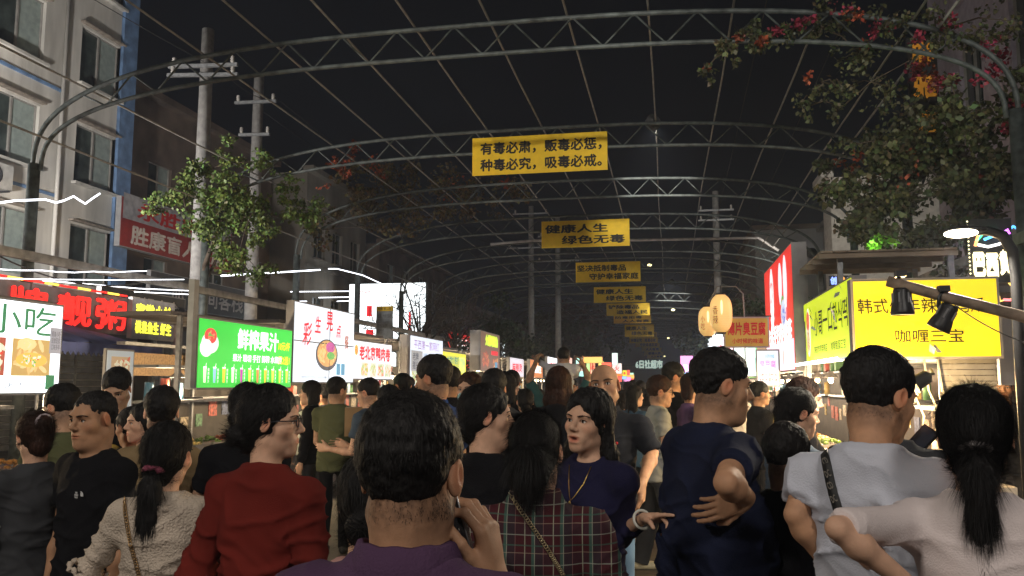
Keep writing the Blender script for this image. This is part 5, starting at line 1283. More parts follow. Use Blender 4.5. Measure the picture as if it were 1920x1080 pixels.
# far right row
for k, (ya, yb, za, zb, c, s, t, lb) in enumerate(((13.4, 15.6, 1.75, 2.3, (.15, .65, .10), 1.0, '蔬菜', 'green and orange board behind the lanterns'), (16, 19.5, 1.7, 2.75, (.85, .95, 1.0), 2.0, '长沙臭豆腐', 'white lit board with red stripes beyond the lanterns'), (20, 23.5, 1.7, 2.9, (.92, .75, .9), 1.6, '鲜花饼 奶茶', 'pink white lit board, second beyond the lanterns'), (24, 28, 1.8, 3.2, (.70, .92, 1.0), 2.2, '清补凉', 'pale blue lit board, third beyond the lanterns'), (29, 34, 1.8, 3.4, (.85, .95, 1.0), 2.4, '', 'tall white lit board halfway down the right row'), (36, 42, 1.9, 3.2, (.75, .95, .95), 2.0, '', 'long white lit board far down the right row'), (45, 52, 1.9, 3.0, (.8, .3, .85), 1.6, '', 'magenta lit board far down the right row'), (55, 64, 1.9, 3.4, (.75, .95, .9), 1.6, '', 'mint lit board at the far end of the right row'))):
    r = box_sign(lb, (1.42 + .05 * k, (ya + yb) / 2, (za + zb) / 2), 'R', yb - ya, zb - za, emit('far_right_%d' % k, c, s, .08), d=.15, casing=M_PANELG); w = yb - ya; h = zb - za
    if t: sx_(r, t, 0, .05, w * .8, h * .42, L_RED if k != 0 else emit('lit_orange', (.9, .35, .05), 1.2), .04)
    if k in (1, 2): 
        for q in range(4): prect(r, -w * .4 + q * w * .27, -h * .38, w * .1, h * .16, L_RED, 'stripe', 1)
m = MB(); m.ball((0, 0, 0), .12, 12, 8); tag(m.build('globe_lamp', emit('lit_magenta', (.95, .25, 1), 5), None, at(1285, 690, 26)), 'glowing magenta globe lamp beside the right row', 'lamp')
for k in range(4): stall(['tofu stall behind the lanterns', 'stall under the red striped white board', 'stall under the pink white board', 'stall under the pale blue board'][k], 1.6, (13.2, 16, 20, 24)[k], (15.8, 19.4, 23.4, 28)[k], -1, 2.4, 1.6, 60, (.3, .3, .3), (1, .75, .5), 30 + k)
# frontal neon
r = empty('neon_sign', at(1858, 470, 9.6), 0, 'small neon sign with white hot characters and a coloured plate shape', 'sign'); r['_f'] = -.02; r.scale = (.66, .66, .66)
m = MB(); m.box((0, .03, 0), (.66, .05, 1.05)); m.build('board', M_DARK, r)
for ch, x, z in (('巴', -.19, -.23), ('西', .0, -.25), ('黄', .20, -.20)): sx_(r, ch, x, z, .19, .42, emit('neon_cream', (1, .86, .50), 3), .07)
for pts, c, nm in (([(-.22, .1), (-.12, .22), (.0, .30), (.12, .26)], (.05, .9, .3), 'green'), ([(-.1, .12), (.05, .18), (.2, .16), (.26, .2)], (.1, .45, 1), 'blue'), ([(.18, .22), (.26, .27), (.28, .2)], (.85, .2, 1), 'violet'), ([(-.2, .04), (-.05, .0), (.12, .04), (.26, .12)], (1, .95, .9), 'white'), ([(-.24, .02), (-.2, .15), (-.16, .25)], (1, .4, .1), 'orange')):
    m = MB(); m.tube([(x, -.03, z + .06) for x, z in pts], .022, 6); m.build('neon_tube', emit('neon_' + nm, c, 2.5), r)
for k in range(16): m = MB(); m.ball((-.33, -.01, -.5 + k * .066), .013, 6, 4); m.build('chase_lamp', emit('neon_cream'), r)
r = empty('neon_sign', at(1885, 545, 12), 0, 'orange and red neon food shape right of the yellow board', 'sign'); m = MB(); m.box((0, .03, 0), (.34, .03, .40)); m.build('board', M_DARK, r); m = MB(); m.tube([(-.12, 0, .17), (.0, 0, .19), (.1, 0, .05), (.13, 0, -.1), (-.08, 0, -.14), (-.12, 0, .17)], .022, 6); m.build('neon_tube', emit('neon_orange2', (1, .62, .15), 2.2), r); m = MB(); m.tube([(-.03, -.01, -.12), (.12, -.01, -.13), (.13, -.01, -.04)], .018, 6); m.build('neon_tube', emit('neon_pink', (1, .2, .25), 2.2), r)
r = empty('neon_sign', at(1577, 526, 13), 0, 'tiny blue and orange lit characters seen under the awning roof', 'sign'); r['_f'] = -.01; m = MB(); m.box((0, .02, 0), (.34, .03, .15)); m.build('board', M_DARK, r); sx_(r, '创', -.11, 0, .09, .12, emit('neon_blue2', (.2, .3, 1), 2.5), .05); sx_(r, '意', .0, 0, .10, .12, emit('neon_orange3', (1, .4, .05), 2.5), .05); sx_(r, '店', .12, 0, .09, .11, emit('neon_white2', (.8, .9, 1), 2.5), .05)
r = empty('neon_sign', at(1887, 428, 14), 0, 'small violet and blue neon squiggle above the neon sign', 'sign'); m = MB(); m.tube([(-.14, 0, .02), (-.08, 0, .05), (0, 0, 0)], .02, 6); m.build('neon_tube', emit('neon_violet'), r); m = MB(); m.tube([(.04, 0, -.03), (.1, 0, .03), (.16, 0, -.02)], .02, 6); m.build('neon_tube', emit('neon_blue'), r)
# pole with spotlights in the right foreground
r = empty('lamp_pole', (0, 0, 0), 0, 'weathered pipe across the yellow board that carries two black spotlights', 'pole'); m = MB(); m.tube([at(1664, 527, 4.5), at(1770, 556, 4.48), at(1912, 592, 4.45), at(2050, 630, 4.4)], .028, 12); m.build('pipe', mat('weathered_pipe', (.24, .18, .13), rough=.7, var=.3, vs=12), r)
p0_ = at(1990, 500, 4.42); m = MB(); m.cyl((p0_.x, p0_.y, 0), (p0_.x, p0_.y, 3.2), .05, .05, 14); m.build('upright', M_CONC, r)
def spot(label, p, tilt, lit):
    r = empty('spotlight', p, 0, label, 'spotlight', 'black spotlights clamped on the pipe')
    A = Vector(tilt).normalized()
    m = MB(); m.lathe((0, 0, 0), [(.0, .062), (.034, .062), (.040, .05), (.042, .0), (.052, -.035), (.056, -.06), (.056, -.075), (.050, -.076), (.046, -.05)], 20, -A); m.build('housing', mat('spot_black', (.018, .018, .02), rough=.4), r)
    for k in range(6):
        a = 2 * PI * k / 6; q = (-A).to_track_quat('Z', 'Y').to_matrix(); m = MB(); m.box(q @ Vector((math.cos(a) * .0445, math.sin(a) * .0445, .012)), (.008, .008, .05), q); m.build('cooling_fin', mat('fin_grey', (.25, .25, .26), rough=.3, metal=.7), r)
    m = MB(); m.cyl(A * .048, A * .052, .046, .046, 20); m.build('lens', emit('spot_lens', (1, .80, .50), 9) if lit else mat('lens_off', (.2, .2, .2), rough=.1), r)
    m = MB(); m.tube([(0, 0, .0), (-.03, 0, .05), (-.02, 0, .10), (0, 0, .13)], .010, 8); m.box((0, 0, .135), (.05, .05, .03)); m.build('clamp_bracket', mat('spot_black'), r)
    if lit:
        L = bpy.data.lights.new('spot_lamp', 'SPOT'); L.energy = 160; L.color = (1, .80, .55); L.spot_size = R(95); L.shadow_soft_size = .04; q = bpy.data.objects.new('spot_lamp', L); COL.objects.link(q); q.parent = r; q.location = A * .06; q.rotation_mode = 'QUATERNION'; q.rotation_quaternion = A.to_track_quat('-Z', 'Y')
spot('unlit black spotlight hanging straight down from the pipe', at(1691, 563, 4.5), (0, 0, -1), False); spot('lit black spotlight tilted down to the left on the pipe', at(1772, 592, 4.46), (-.42, .15, -.8), True)
cable('thin black cable from the lit spotlight to the right edge', at(1790, 572, 4.44), at(1930, 645, 4.5), .02, .003)
r = empty('gooseneck_lamp', (0, 0, 0), 0, 'black gooseneck lamp with an oval glowing head at the right', 'street lamp'); c = at(1803, 438, 5.0)
m = MB(); m.tube([at(1818, 436, 5), at(1850, 432, 5), at(1880, 441, 5), at(1898, 470, 5), at(1905, 520, 5), at(1910, 640, 5), Vector((at(1910, 640, 5).x, 5, 0))], [.020, .026, .030, .030, .028, .028, .035], 12); m.build('neck', mat('lamp_black', (.02, .02, .022), rough=.45), r)
m = MB(); m.ball(c + Vector((.02, 0, .016)), (.115, .09, .028), 18, 10); m.build('head', mat('lamp_black'), r); m = MB(); m.ball(c + Vector((-.01, -.02, -.002)), (.088, .085, .022), 18, 10); m.build('lens', emit('lamp_lens', (1, .88, .66), 10), r)
L = bpy.data.lights.new('street_lamp_light', 'AREA'); L.shape = 'DISK'; L.size = .18; L.energy = 70; L.color = (1, .88, .70); q = bpy.data.objects.new('street_lamp_light', L); COL.objects.link(q); q.parent = r; q.location = c + Vector((-.01, -.03, -.04)); q.rotation_euler = (R(-25), R(20), 0)
r = empty('heat_lamp', at(1703, 716, 6.6), 0, 'glowing heat lamp with a black shade over the golden stall', 'lamp'); m = MB(); m.lathe((.07, 0, 0), [(.02, .10), (.05, .08), (.055, .0), (.075, -.04)], 14, Vector((.8, 0, .5))); m.build('shade', M_DARK, r); bulb(r, (0, 0, 0), 14, .045, 110, (1, .62, .25)); m = MB(); m.tube([(.1, 0, .04), (.18, .02, .06), (.24, .3, .10)], .012, 6); m.build('arm', M_DARK, r)
m = MB(); m.box((3.02, 7.3, 1.95), (.85, .06, .62)); tag(m.build('wall_panel', M_PANELG), 'plain grey panel right of the golden yellow board', 'panel')
m = MB(); m.box((3.35, 7.7, 1.1), (.30, .35, .95)); tag(m.build('white_cabinet', mat('cabinet_white', (.5, .48, .44), rough=.5)), 'white cabinet with a red print under the grey panel', 'cabinet')
text('开心小吃\n欢迎光临', .2, .12, INK_RED, bpy.data.objects['white_cabinet'], (3.35, 7.52, 1.40))
# things on the golden stall counter
cy = 7.0
def onc(px, py, Y): return at(px, py, Y)
p = at(1705, 884, 6.9); m = MB(); m.box((0, 0, .03), (.34, .26, .06)); m.box((0, 0, .065), (.30, .22, .02)); r = m.build('food_tray', mat('tray_orange', (.75, .22, .03), rough=.4), None, (p.x, 6.98, .93)); tag(r, 'orange tray on the golden stall counter', 'tray')
m = MB(); m.box((1.95, 6.93, .46), (1.05, .34, .88)); tag(m.build('front_counter', mat('stall_body_32')), 'steel counter front below the golden yellow board', 'counter')
m = MB(); m.lathe((0, 0, 0), [(0, 0), (.035, 0), (.042, .13), (.044, .132), (0, .12)], 16); tag(m.build('red_cup', mat('cup_red', (.75, .10, .02), rough=.4), None, (at(1737, 870, 6.85).x, 6.85, .91)), 'red cup beside the plastic bag on the golden stall', 'cup')
S = Sdf(); S.ell((0, 0, .10), (.11, .09, .12)); S.cap((0, 0, .15), (-.02, 0, .30), .05, .02, k=.05); P_, F_ = S.mesh(.012); N_ = vnormals(P_, F_); P_ += N_ * ((vnoise(P_, 28, 2) - .5)[:, None] * .03)
bm_ = mat('plastic_bag', (.75, .72, .68), rough=.25, spec=.6, alpha=.55, var=.05); tag(link('plastic_bag', np_mesh('bag', P_, F_), bm_, None, (at(1760, 850, 6.8).x, 6.8, .91)), 'pale translucent plastic bag on the golden stall', 'bag')
S = Sdf(); S.ell((0, 0, .08), (.09, .07, .09)); S.cap((0, 0, .1), (0, 0, .2), .03, .03, k=.04); P_, F_ = S.mesh(.012); N_ = vnormals(P_, F_); P_ += N_ * ((vnoise(P_, 28, 5) - .5)[:, None] * .03); tag(link('plastic_bag', np_mesh('bag', P_, F_), bm_, None, (2.05, 7.9, 1.47)), 'small plastic bag hanging on the stall shelf behind', 'bag')
# right buildings
block('pale gable building rising behind the bougainvillea', at(1558, 400, 32).x, 32, 33.5, 9.3, mat('pale_gable', (.62, .58, .52), rough=.9, var=.1), [], -1); o = bpy.data.objects['apartment_block.005']
r2 = block('grey building with a dark opening right of the gable', at(1618, 400, 33.6).x, 33.6, 46, 9.0, M_BEIGE, [(35, 1.3, 5.5, 1.6), (40, 1.3, 5.5, 1.6)], -1)
r = empty('apartment_block', (4.6, 42, 0), 0, 'wide grey windowless end wall behind the right arches', 'building', 'buildings along the street'); m = MB(); m.box((3.2, 5, 4.6), (7.0, 10, 9.2)); m.build('wall', mat('grey_end_wall', (.24, .235, .225), rough=.9, var=.12, vs=.7), r); m = MB(); m.box((3.2, 5, 9.3), (7.3, 10.3, .22)); m.build('roof', M_BROWN, r)
block('dark building far behind the right row', 5.0, 56, 100, 7.5, M_BROWN, [(58 + 4 * i, 1.2, 4.5, 1.5) for i in range(8)], -1)
block('pale violet lit tower behind the bougainvillea at the right edge', 6.1, 13.6, 20, 13, mat('violet_lit_render', (.36, .32, .38), rough=.9, var=.1), [(14.4, 1.2, 7, 1.6), (17, 1.2, 7, 1.6), (14.4, 1.2, 9.8, 1.6)], -1)  # pale wall; the violet light on it is put into the render colour
r = empty('vertical_sign', at(1732, 165, 13.2), 0, 'dim orange vertical characters 麻雅店 behind the bougainvillea', 'sign'); r['_f'] = -.05; m = MB(); m.box((0, .02, 0), (.42, .06, 1.6)); m.build('board', M_DARK, r); 
for ch, z in (('麻', .55), ('雅', .0), ('店', -.55)): sx_(r, ch, 0, z, .34, .36, emit('lit_dim_orange', (.75, .32, .03), .2), .04)
for k, (px, py, Y, s) in enumerate(((1262, 581, 45, 5), (1253, 634, 70, 4), (1246, 668, 90, 3), (1218, 497, 38, 4))):
    m = MB(); m.ball((0, 0, 0), (.10, .08, .06), 10, 6); o = m.build('hanging_lamp', emit('small_lamp_%d' % k, (1, .85, .42), s * .8), None, at(px, py, Y)); tag(o, ['small yellow lamp right of the sixth banner', 'second small lamp lower over the street', 'third small lamp lowest over the far crowd', 'faint small lamp above the third banner'][k], 'lamp')

rgs = random.Random(5)
FARC = [('white', (.9, .95, 1)), ('red', (.95, .12, .08)), ('yellow', (.95, .75, .15)), ('mint', (.5, .95, .7)), ('pink', (.95, .35, .7)), ('orange', (1, .5, .12)), ('blue', (.3, .55, 1))]
for k in range(30):
    sd = -1 if k % 2 else 1; Y = 50 + k * 1.9; nm, c = FARC[rgs.randrange(7)]; w = rgs.uniform(.5, 1.3); h = rgs.uniform(.35, .9)
    r = box_sign('tiny %s lit sign far down the %s row of stalls' % (nm, 'left' if sd < 0 else 'right'), (-4.9 + rgs.uniform(0, .5) if sd < 0 else 1.3 - rgs.uniform(0, .4), Y, rgs.uniform(2.0, 3.2)), 'F', w, h, emit('tiny_' + nm, c, 1.8), d=.1, group='tiny lit signs far down the street')
    m = MB(); m.box((0, .0, -h / 2 - .9), (.04, .04, 1.75)); m.build('post', M_DARK, r)
# ------------------------------------------------------------------ foliage
def leaf_mat(name, col, rough=.5):
    return mat(name, col, rough=rough, spec=.3, var=.25, vs=2.5, attr='Col')
LEAF = leaf_mat('leaf_green', (.105, .110, .052)); LEAFD = leaf_mat('leaf_dark', (.035, .055, .025)); FLOW = leaf_mat('bract_pink', (.38, .050, .09)); FLOWO = leaf_mat('bract_orange', (.34, .075, .035))
def leaves(name, cl, n, size, m, parent, rng, droop=.6, stuff=True):
    """cl: list of (centre, radii, weight)"""
    w = np.array([c[2] for c in cl], float); w /= w.sum(); ix = rng.choice(len(cl), n, p=w)
    C = np.array([c[0] for c in cl], np.float32)[ix]; Rr = np.array([c[1] for c in cl], np.float32)[ix]
    d = rng.normal(0, 1, (n, 3)); d /= np.linalg.norm(d, axis=1, keepdims=True); p = C + d * Rr * (rng.random((n, 1)) ** .5)
    ax = rng.normal(0, 1, (n, 3)); ax[:, 2] -= droop; ax /= np.linalg.norm(ax, axis=1, keepdims=True)
    nn = rng.normal(0, 1, (n, 3)); nn[:, 2] += .5; sd = np.cross(ax, nn); sd /= np.linalg.norm(sd, axis=1, keepdims=True) + 1e-6; up = np.cross(sd, ax)
    s = size * rng.uniform(.55, 1.25, (n, 1))
    V = np.stack([p, p + ax * s * .45 + sd * s * .36 + up * s * .08, p + ax * s, p + ax * s * .45 - sd * s * .36 + up * s * .08], 1).reshape(-1, 3)
    F = np.arange(n)[:, None] * 4 + np.array([[0, 1, 2, 3]])
    me = np_mesh(name, V, F, False); c = rng.uniform(.45, 1.5, (n, 1)) * np.array([[1, 1, 1]]) * (1 + rng.normal(0, .12, (n, 3))); add_color(me, np.repeat(c, 4, 0))
    o = link(name, me, m, parent)
    if stuff: o['kind'] = 'stuff'
    return o
def vine(label, spec, n, size, seed, fl=None, stems=(), m=None, name='bougainvillea', cat='climbing plant', group='climbing plants on the arches'):
    rng = np.random.default_rng(seed); r = empty(name, (0, 0, 0), 0, label, cat, group)
    cl = []
    for (px, py, Y, rp, wt) in spec:
        c = at(px, py, Y); k = rp * Y / 1560
        for _ in range(7):
            o = rng.normal(0, .55, 3) * k; cl.append((np.array(c) + o, np.array((k * .42, k * .42 + .1, k * .34)), wt * rng.uniform(.3, 1.7)))
    leaves('foliage', cl, n, size, m or LEAF, r, rng)
    for fm, cnt, fs, sp in (fl or ()):
        c2 = []
        for (px, py, Y, rp, wt) in sp: c = at(px, py, Y); k = rp * Y / 1560; c2 += [(np.array(c) + rng.normal(0, .4, 3) * k, np.array((k * .5, k * .5, k * .4)), wt) for _ in range(4)]
        leaves('flowers', c2, cnt, fs, fm, r, rng, .1)
    vs_ = mat('vine_stem', (.10, .075, .055), rough=.85, var=.25)
    for st in stems:
        mm = MB(); mm.tube([Vector(q) for q in st[0]], st[1], 7); mm.build('stem', vs_, r)
    mm = MB()
    for i in range(0, len(cl), 5):
        a = Vector(cl[i][0]); b2 = Vector(cl[min(i + 3, len(cl) - 1)][0])
        if (a - b2).length < 3: mm.tube([a, a.lerp(b2, .5) + Vector((0, 0, .08)), b2], [.012, .010, .005], 5)
    if mm.v: mm.build('twigs', vs_, r)['kind'] = 'stuff'
    return r
# right mass on the second arch post
vine('huge bougainvillea filling the upper right corner', [(1650, 330, 13, 70, 1), (1700, 300, 12.5, 80, 1.2), (1760, 330, 12, 85, 1.6), (1820, 340, 11.5, 80, 1.5), (1720, 390, 12.5, 80, 1.5), (1780, 400, 12, 80, 1.5), (1850, 400, 11.5, 60, 1.2), (1880, 300, 11, 60, 1.2), (1640, 410, 13.5, 60, .8), (1600, 440, 14, 40, .4), (1690, 450, 12.5, 55, .9), (1580, 330, 13.5, 40, .35), (1700, 240, 12, 60, .7), (1790, 250, 11.5, 60, .8), (1860, 210, 11, 60, .9), (1760, 190, 11, 50, .5)], 13500, .098, 3,
     fl=[(FLOW, 420, .075, [(1720, 130, 11, 25, 1), (1770, 150, 11, 30, 1), (1850, 150, 10.8, 30, 1), (1870, 90, 10.8, 30, 1), (1900, 240, 10.8, 25, 1), (1905, 200, 10.8, 25, 1), (1880, 120, 10.8, 30, 1)]), (FLOWO, 260, .075, [(1740, 140, 11, 30, 1), (1700, 330, 12, 60, .6), (1640, 350, 13, 40, .3), (1820, 380, 11.5, 60, .5), (1620, 300, 13, 30, .4)])],
     stems=[([(4.6, 12.2, .0), (4.5, 12.2, 2.5), (4.2, 12.1, 4.2), (3.8, 12.0, 5.4)], [.10, .08, .06, .04]), ([(4.9, 14, .0), (4.8, 14, 3), (4.3, 13.6, 4.6)], [.07, .06, .03])])
vine('bougainvillea branch with pink bracts trailing along the first arch', [(1330, 130, 10.2, 18, .5), (1365, 90, 10.3, 22, .8), (1400, 75, 10.4, 25, 1), (1440, 70, 10.4, 25, 1), (1480, 60, 10.4, 25, .8), (1540, 55, 10.4, 35, 1), (1600, 45, 10.4, 40, 1.2), (1660, 60, 10.4, 40, 1.2), (1620, 90, 10.6, 30, .5), (1610, 110, 10.8, 30, .6), (1585, 150, 11, 28, .6), (1540, 170, 11, 30, .6), (1510, 190, 11.2, 22, .5), (1560, 200, 11.2, 35, .9), (1740, 80, 10.4, 40, 1), (1800, 50, 10.4, 50, 1.2), (1860, 60, 10.4, 50, 1.2), (1640, 180, 11.3, 50, 1)], 2600, .070, 5,
     fl=[(FLOW, 330, .065, [(1455, 60, 10.3, 20, 1), (1500, 45, 10.3, 18, 1), (1520, 35, 10.3, 12, .6), (1650, 50, 10.3, 25, 1), (1590, 20, 10.3, 25, .6), (1720, 70, 10.3, 20, .8), (1780, 40, 10.3, 30, .7)]), (FLOWO, 200, .065, [(1390, 68, 10.3, 12, .8), (1430, 75, 10.3, 15, 1), (1620, 92, 10.5, 10, .5), (1325, 130, 10.2, 10, .2), (1515, 150, 11, 12, .4), (1600, 28, 10.3, 25, .8)])])
vine('leafy climber on the second arch post beside the utility poles', [(390, 320, 14.5, 45, 1), (430, 300, 14.6, 35, .6), (480, 300, 14.8, 35, .6), (350, 350, 14.3, 45, .8), (420, 370, 14.5, 55, 1.3), (480, 370, 15, 50, 1.2), (390, 420, 14.5, 50, 1), (450, 430, 14.8, 55, 1.3), (500, 440, 15, 40, .8), (350, 400, 14.3, 40, .6), (430, 490, 14.7, 40, .7), (480, 500, 15, 35, .5), (290, 390, 14, 22, .2), (560, 380, 15.6, 40, .7), (590, 400, 16, 40, .6), (540, 340, 15.3, 30, .5)], 7600, .085, 7,
     fl=[(FLOWO, 140, .07, [(640, 310, 15.1, 16, 1), (625, 300, 15.1, 12, 1), (650, 325, 15.1, 10, .8), (610, 350, 15.4, 14, .5)])], stems=[([(-9.2, 15.3, 0), (-9.25, 15.2, 2.4), (-9.05, 15.0, 4.0), (-8.6, 15, 5.2)], [.07, .06, .05, .03]), ([(-9.4, 15.1, 0), (-9.3, 15.1, 3.2), (-8.7, 15.2, 4.6)], [.05, .04, .02])], m=leaf_mat('leaf_bright', (.13, .19, .05)))
vine('reddish climber massed over the third and fourth arches on the left', [(700, 340, 20, 60, 1), (760, 340, 20.5, 60, 1), (820, 350, 21, 60, 1), (880, 360, 21.5, 50, .8), (650, 370, 19.5, 50, .8), (730, 390, 21, 60, .9), (930, 350, 21.8, 40, .5), (980, 355, 22, 25, .3), (600, 420, 19.3, 40, .5), (790, 400, 21, 50, .7)], 4200, .11, 9, fl=[(FLOWO, 260, .10, [(660, 290, 17.5, 20, 1), (640, 320, 18, 20, .8), (700, 310, 19, 30, .5), (850, 350, 21, 40, .5), (950, 345, 21.5, 20, .4)])], m=leaf_mat('leaf_brownish', (.13, .10, .045)))
vine('bright green clump lit from below above the awning roof', [(1645, 470, 10.6, 20, 1), (1675, 478, 10.6, 12, .4)], 260, .08, 13, m=leaf_mat('leaf_lit', (.20, .42, .05)), name='potted_climber', group=None)
b_g = bpy.data.objects.new('uplight_lamp', bpy.data.lights.new('uplight_lamp', 'POINT')); COL.objects.link(b_g); b_g.data.energy = 14; b_g.data.color = (.6, 1, .35); b_g.location = at(1610, 478, 10.4); b_g.data.shadow_soft_size = .05
m = MB(); m.ball((0, 0, 0), .03, 8, 6); r = m.build('uplight', emit('lit_green_spot', (.8, 1, .6), 8), None, at(1606, 480, 10.45)); tag(r, 'small green white uplight on the awning roof', 'lamp'); b_g.parent = r; b_g.location = (0, 0, .06)
def tree(label, x, y, h, rad, seed, leaf=True, m=None, n=2600, size=.22):
    rng = np.random.default_rng(seed); r = empty('street_tree', (x, y, 0), 0, label, 'tree', 'dark trees along the street'); mm = MB(); mm.tube([(0, 0, 0), (.08, .05, h * .35), (-.05, .1, h * .6)], [.17, .13, .08], 9); mm.build('trunk', mat('bark', (.07, .055, .045), rough=.9, var=.3, bump=.4), r)
    mm = MB(); cl = []
    for i in range(11 if leaf else 26):
        a = rng.uniform(0, 2 * PI); e = rng.uniform(.1, 1.2); l = rad * rng.uniform(.6, 1.05); s = Vector((0, .05, h * rng.uniform(.3, .6))); t = s + Vector((math.cos(a) * math.cos(e), math.sin(a) * math.cos(e), math.sin(e) * 1.1)) * l
        mid = s.lerp(t, .5) + Vector((0, 0, .12 * l)); mm.tube([s, mid, t], [.05, .03, .008], 6); cl.append((np.array(t), np.array((rad * .36, rad * .36, rad * .26)), rng.uniform(.5, 1.5)))
        if not leaf:
            for q in range(5):
                b0 = mid.lerp(t, rng.uniform(0, 1)); v = Vector(rng.normal(0, 1, 3)); v.z = abs(v.z); mm.tube([b0, b0 + v.normalized() * l * .28, b0 + v.normalized() * l * .4 + Vector((0, 0, .15 * l))], [.018, .012, .004], 5)
    mm.build('branch', mat('bark'), r)
    if leaf: leaves('crown', cl, n, size, m or LEAFD, r, rng)
    return r
tree('bare thin branched tree before the bright billboard', -9.3, 30.5, 5.8, 2.6, 41, False)
tree('second bare tree before the right part of the billboard', -8.6, 33, 6.2, 2.4, 42, False)
for k, (px, Y, h, rad) in enumerate(((935, 38, 6.5, 2.0), (985, 46, 7, 2.4), (1050, 54, 7.2, 2.6), (1085, 64, 8, 3.0), (1110, 78, 8.5, 3.4), (1335, 62, 7.5, 2.6), (1315, 76, 8, 3.0), (1385, 40, 6, 2.2), (1450, 33, 5.2, 2.2), (1545, 27, 5.0, 2.0))):
    tree(['dark leafy tree left of the tall utility poles', 'dark tree under the distant transformer poles', 'dark tree above the carried boy', 'dark red tinged tree left of the far banners', 'farthest dark tree on the left of the street', 'dark tree over the right row behind the lanterns', 'farthest dark tree on the right of the street', 'dark tree above the two paper lanterns', 'dark tree left of the red drinks board', 'dark tree behind the awning roof'][k], at(px, 600, Y).x, Y, h, rad, 50 + k, True, leaf_mat('leaf_redtinge', (.07, .03, .02)) if k == 3 else None, 2200, .20 if Y < 50 else .32)
# ------------------------------------------------------------------ the people
def cloth(name, col, rough=.92, bump=.25, bs=220, var=.12, sheen=.0, **k):
    return mat('cloth_' + name, col, rough=rough, var=var, vs=3, bump=bump, bs=bs, sheen=sheen, spec=.12, **k)
C_BLACK = cloth('black2', (.007, .007, .009)); C_PURP = cloth('purple', (.070, .036, .076)); C_RED = cloth('red_knit', (.15, .018, .013), bump=.45, bs=420, var=.15)
C_LACE = cloth('lace_white', (.52, .44, .36), bump=.7, bs=130, var=.18); C_OLIVE = cloth('olive', (.10, .11, .055)); C_TAN = cloth('tan', (.24, .17, .09)); C_GREY = cloth('grey_tee', (.34, .36, .34)); C_NAVY = cloth('navy', (.013, .017, .042))
C_WHITE = cloth('white_tee', (.54, .56, .64), var=.05); C_PINKW = cloth('pinkish_white', (.66, .58, .57), var=.04); C_DBLUE = cloth('dark_blue', (.016, .015, .046)); C_POLO = cloth('charcoal_polo', (.018, .020, .026)); C_JEANS = cloth('jeans', (.10, .17, .26), var=.25)
C_DENIM = cloth('denim', (.06, .12, .20)); C_PINK = cloth('dusty_pink', (.42, .24, .22)); C_TEAL = cloth('teal', (.03, .09, .10)); C_GBLUE = cloth('grey_blue', (.07, .10, .14)); C_DKGREY = cloth('dark_grey', (.045, .047, .052)); C_REDT = cloth('red_tee', (.40, .03, .03)); C_LGREY = cloth('light_grey_skirt', (.22, .24, .25), var=.3)
def plaid():
    m = bpy.data.materials.new('cloth_plaid'); m.use_nodes = True; nt = m.node_tree; N = nt.nodes; L = nt.links; b = N['Principled BSDF']; b.inputs['Roughness'].default_value = .9; b.inputs['Specular IOR Level'].default_value = .12
    tc = N.new('ShaderNodeTexCoord'); sp = N.new('ShaderNodeSeparateXYZ'); L.new(tc.outputs['Object'], sp.inputs[0])
    def line(out, per, off, w):
        a = N.new('ShaderNodeMath'); a.operation = 'MULTIPLY_ADD'; a.inputs[1].default_value = 1 / per; a.inputs[2].default_value = off; L.new(out, a.inputs[0]); f = N.new('ShaderNodeMath'); f.operation = 'FRACT'; L.new(a.outputs[0], f.inputs[0]); c = N.new('ShaderNodeMath'); c.operation = 'LESS_THAN'; c.inputs[1].default_value = w; L.new(f.outputs[0], c.inputs[0]); return c.outputs[0]
    cur = None
    rgb = N.new('ShaderNodeRGB'); rgb.outputs[0].default_value = (.055, .014, .018, 1); cur = rgb.outputs[0]
    for ax, per, off, w, col, op in ((0, 0.078, .0, .40, (.022, .028, .035), .75), (2, 0.078, .10, .36, (.030, .022, .030), .65), (0, 0.078, .03, .10, (.05, .13, .10), .8), (0, 0.078, .28, .035, (.35, .36, .27), .9), (0, 0.078, .93, .03, (.30, .33, .26), .85), (2, 0.078, .12, .035, (.30, .33, .28), .8), (2, 0.078, .48, .05, (.05, .13, .10), .7), (2, 0.078, .72, .025, (.32, .26, .2), .7), (0, 0.078, .62, .02, (.36, .20, .18), .6)):
        mx = N.new('ShaderNodeMix'); mx.data_type = 'RGBA'; ml = N.new('ShaderNodeMath'); ml.operation = 'MULTIPLY'; ml.inputs[1].default_value = op * .7; L.new(line(sp.outputs[ax], per, off, w), ml.inputs[0]); L.new(ml.outputs[0], mx.inputs[0]); L.new(cur, mx.inputs[6]); mx.inputs[7].default_value = (*col, 1); cur = mx.outputs[2]
    L.new(cur, b.inputs['Base Color']); return m
C_PLAID = plaid()
H_BR = hair_mat('hair_brown', (.035, .014, .008)); H_AUB = hair_mat('hair_auburn', (.045, .018, .010))
SK_M = (.50, .275, .160); SK_T = (.43, .235, .135); SK_F = (.64, .385, .260); SK_Y = (.57, .345, .225)

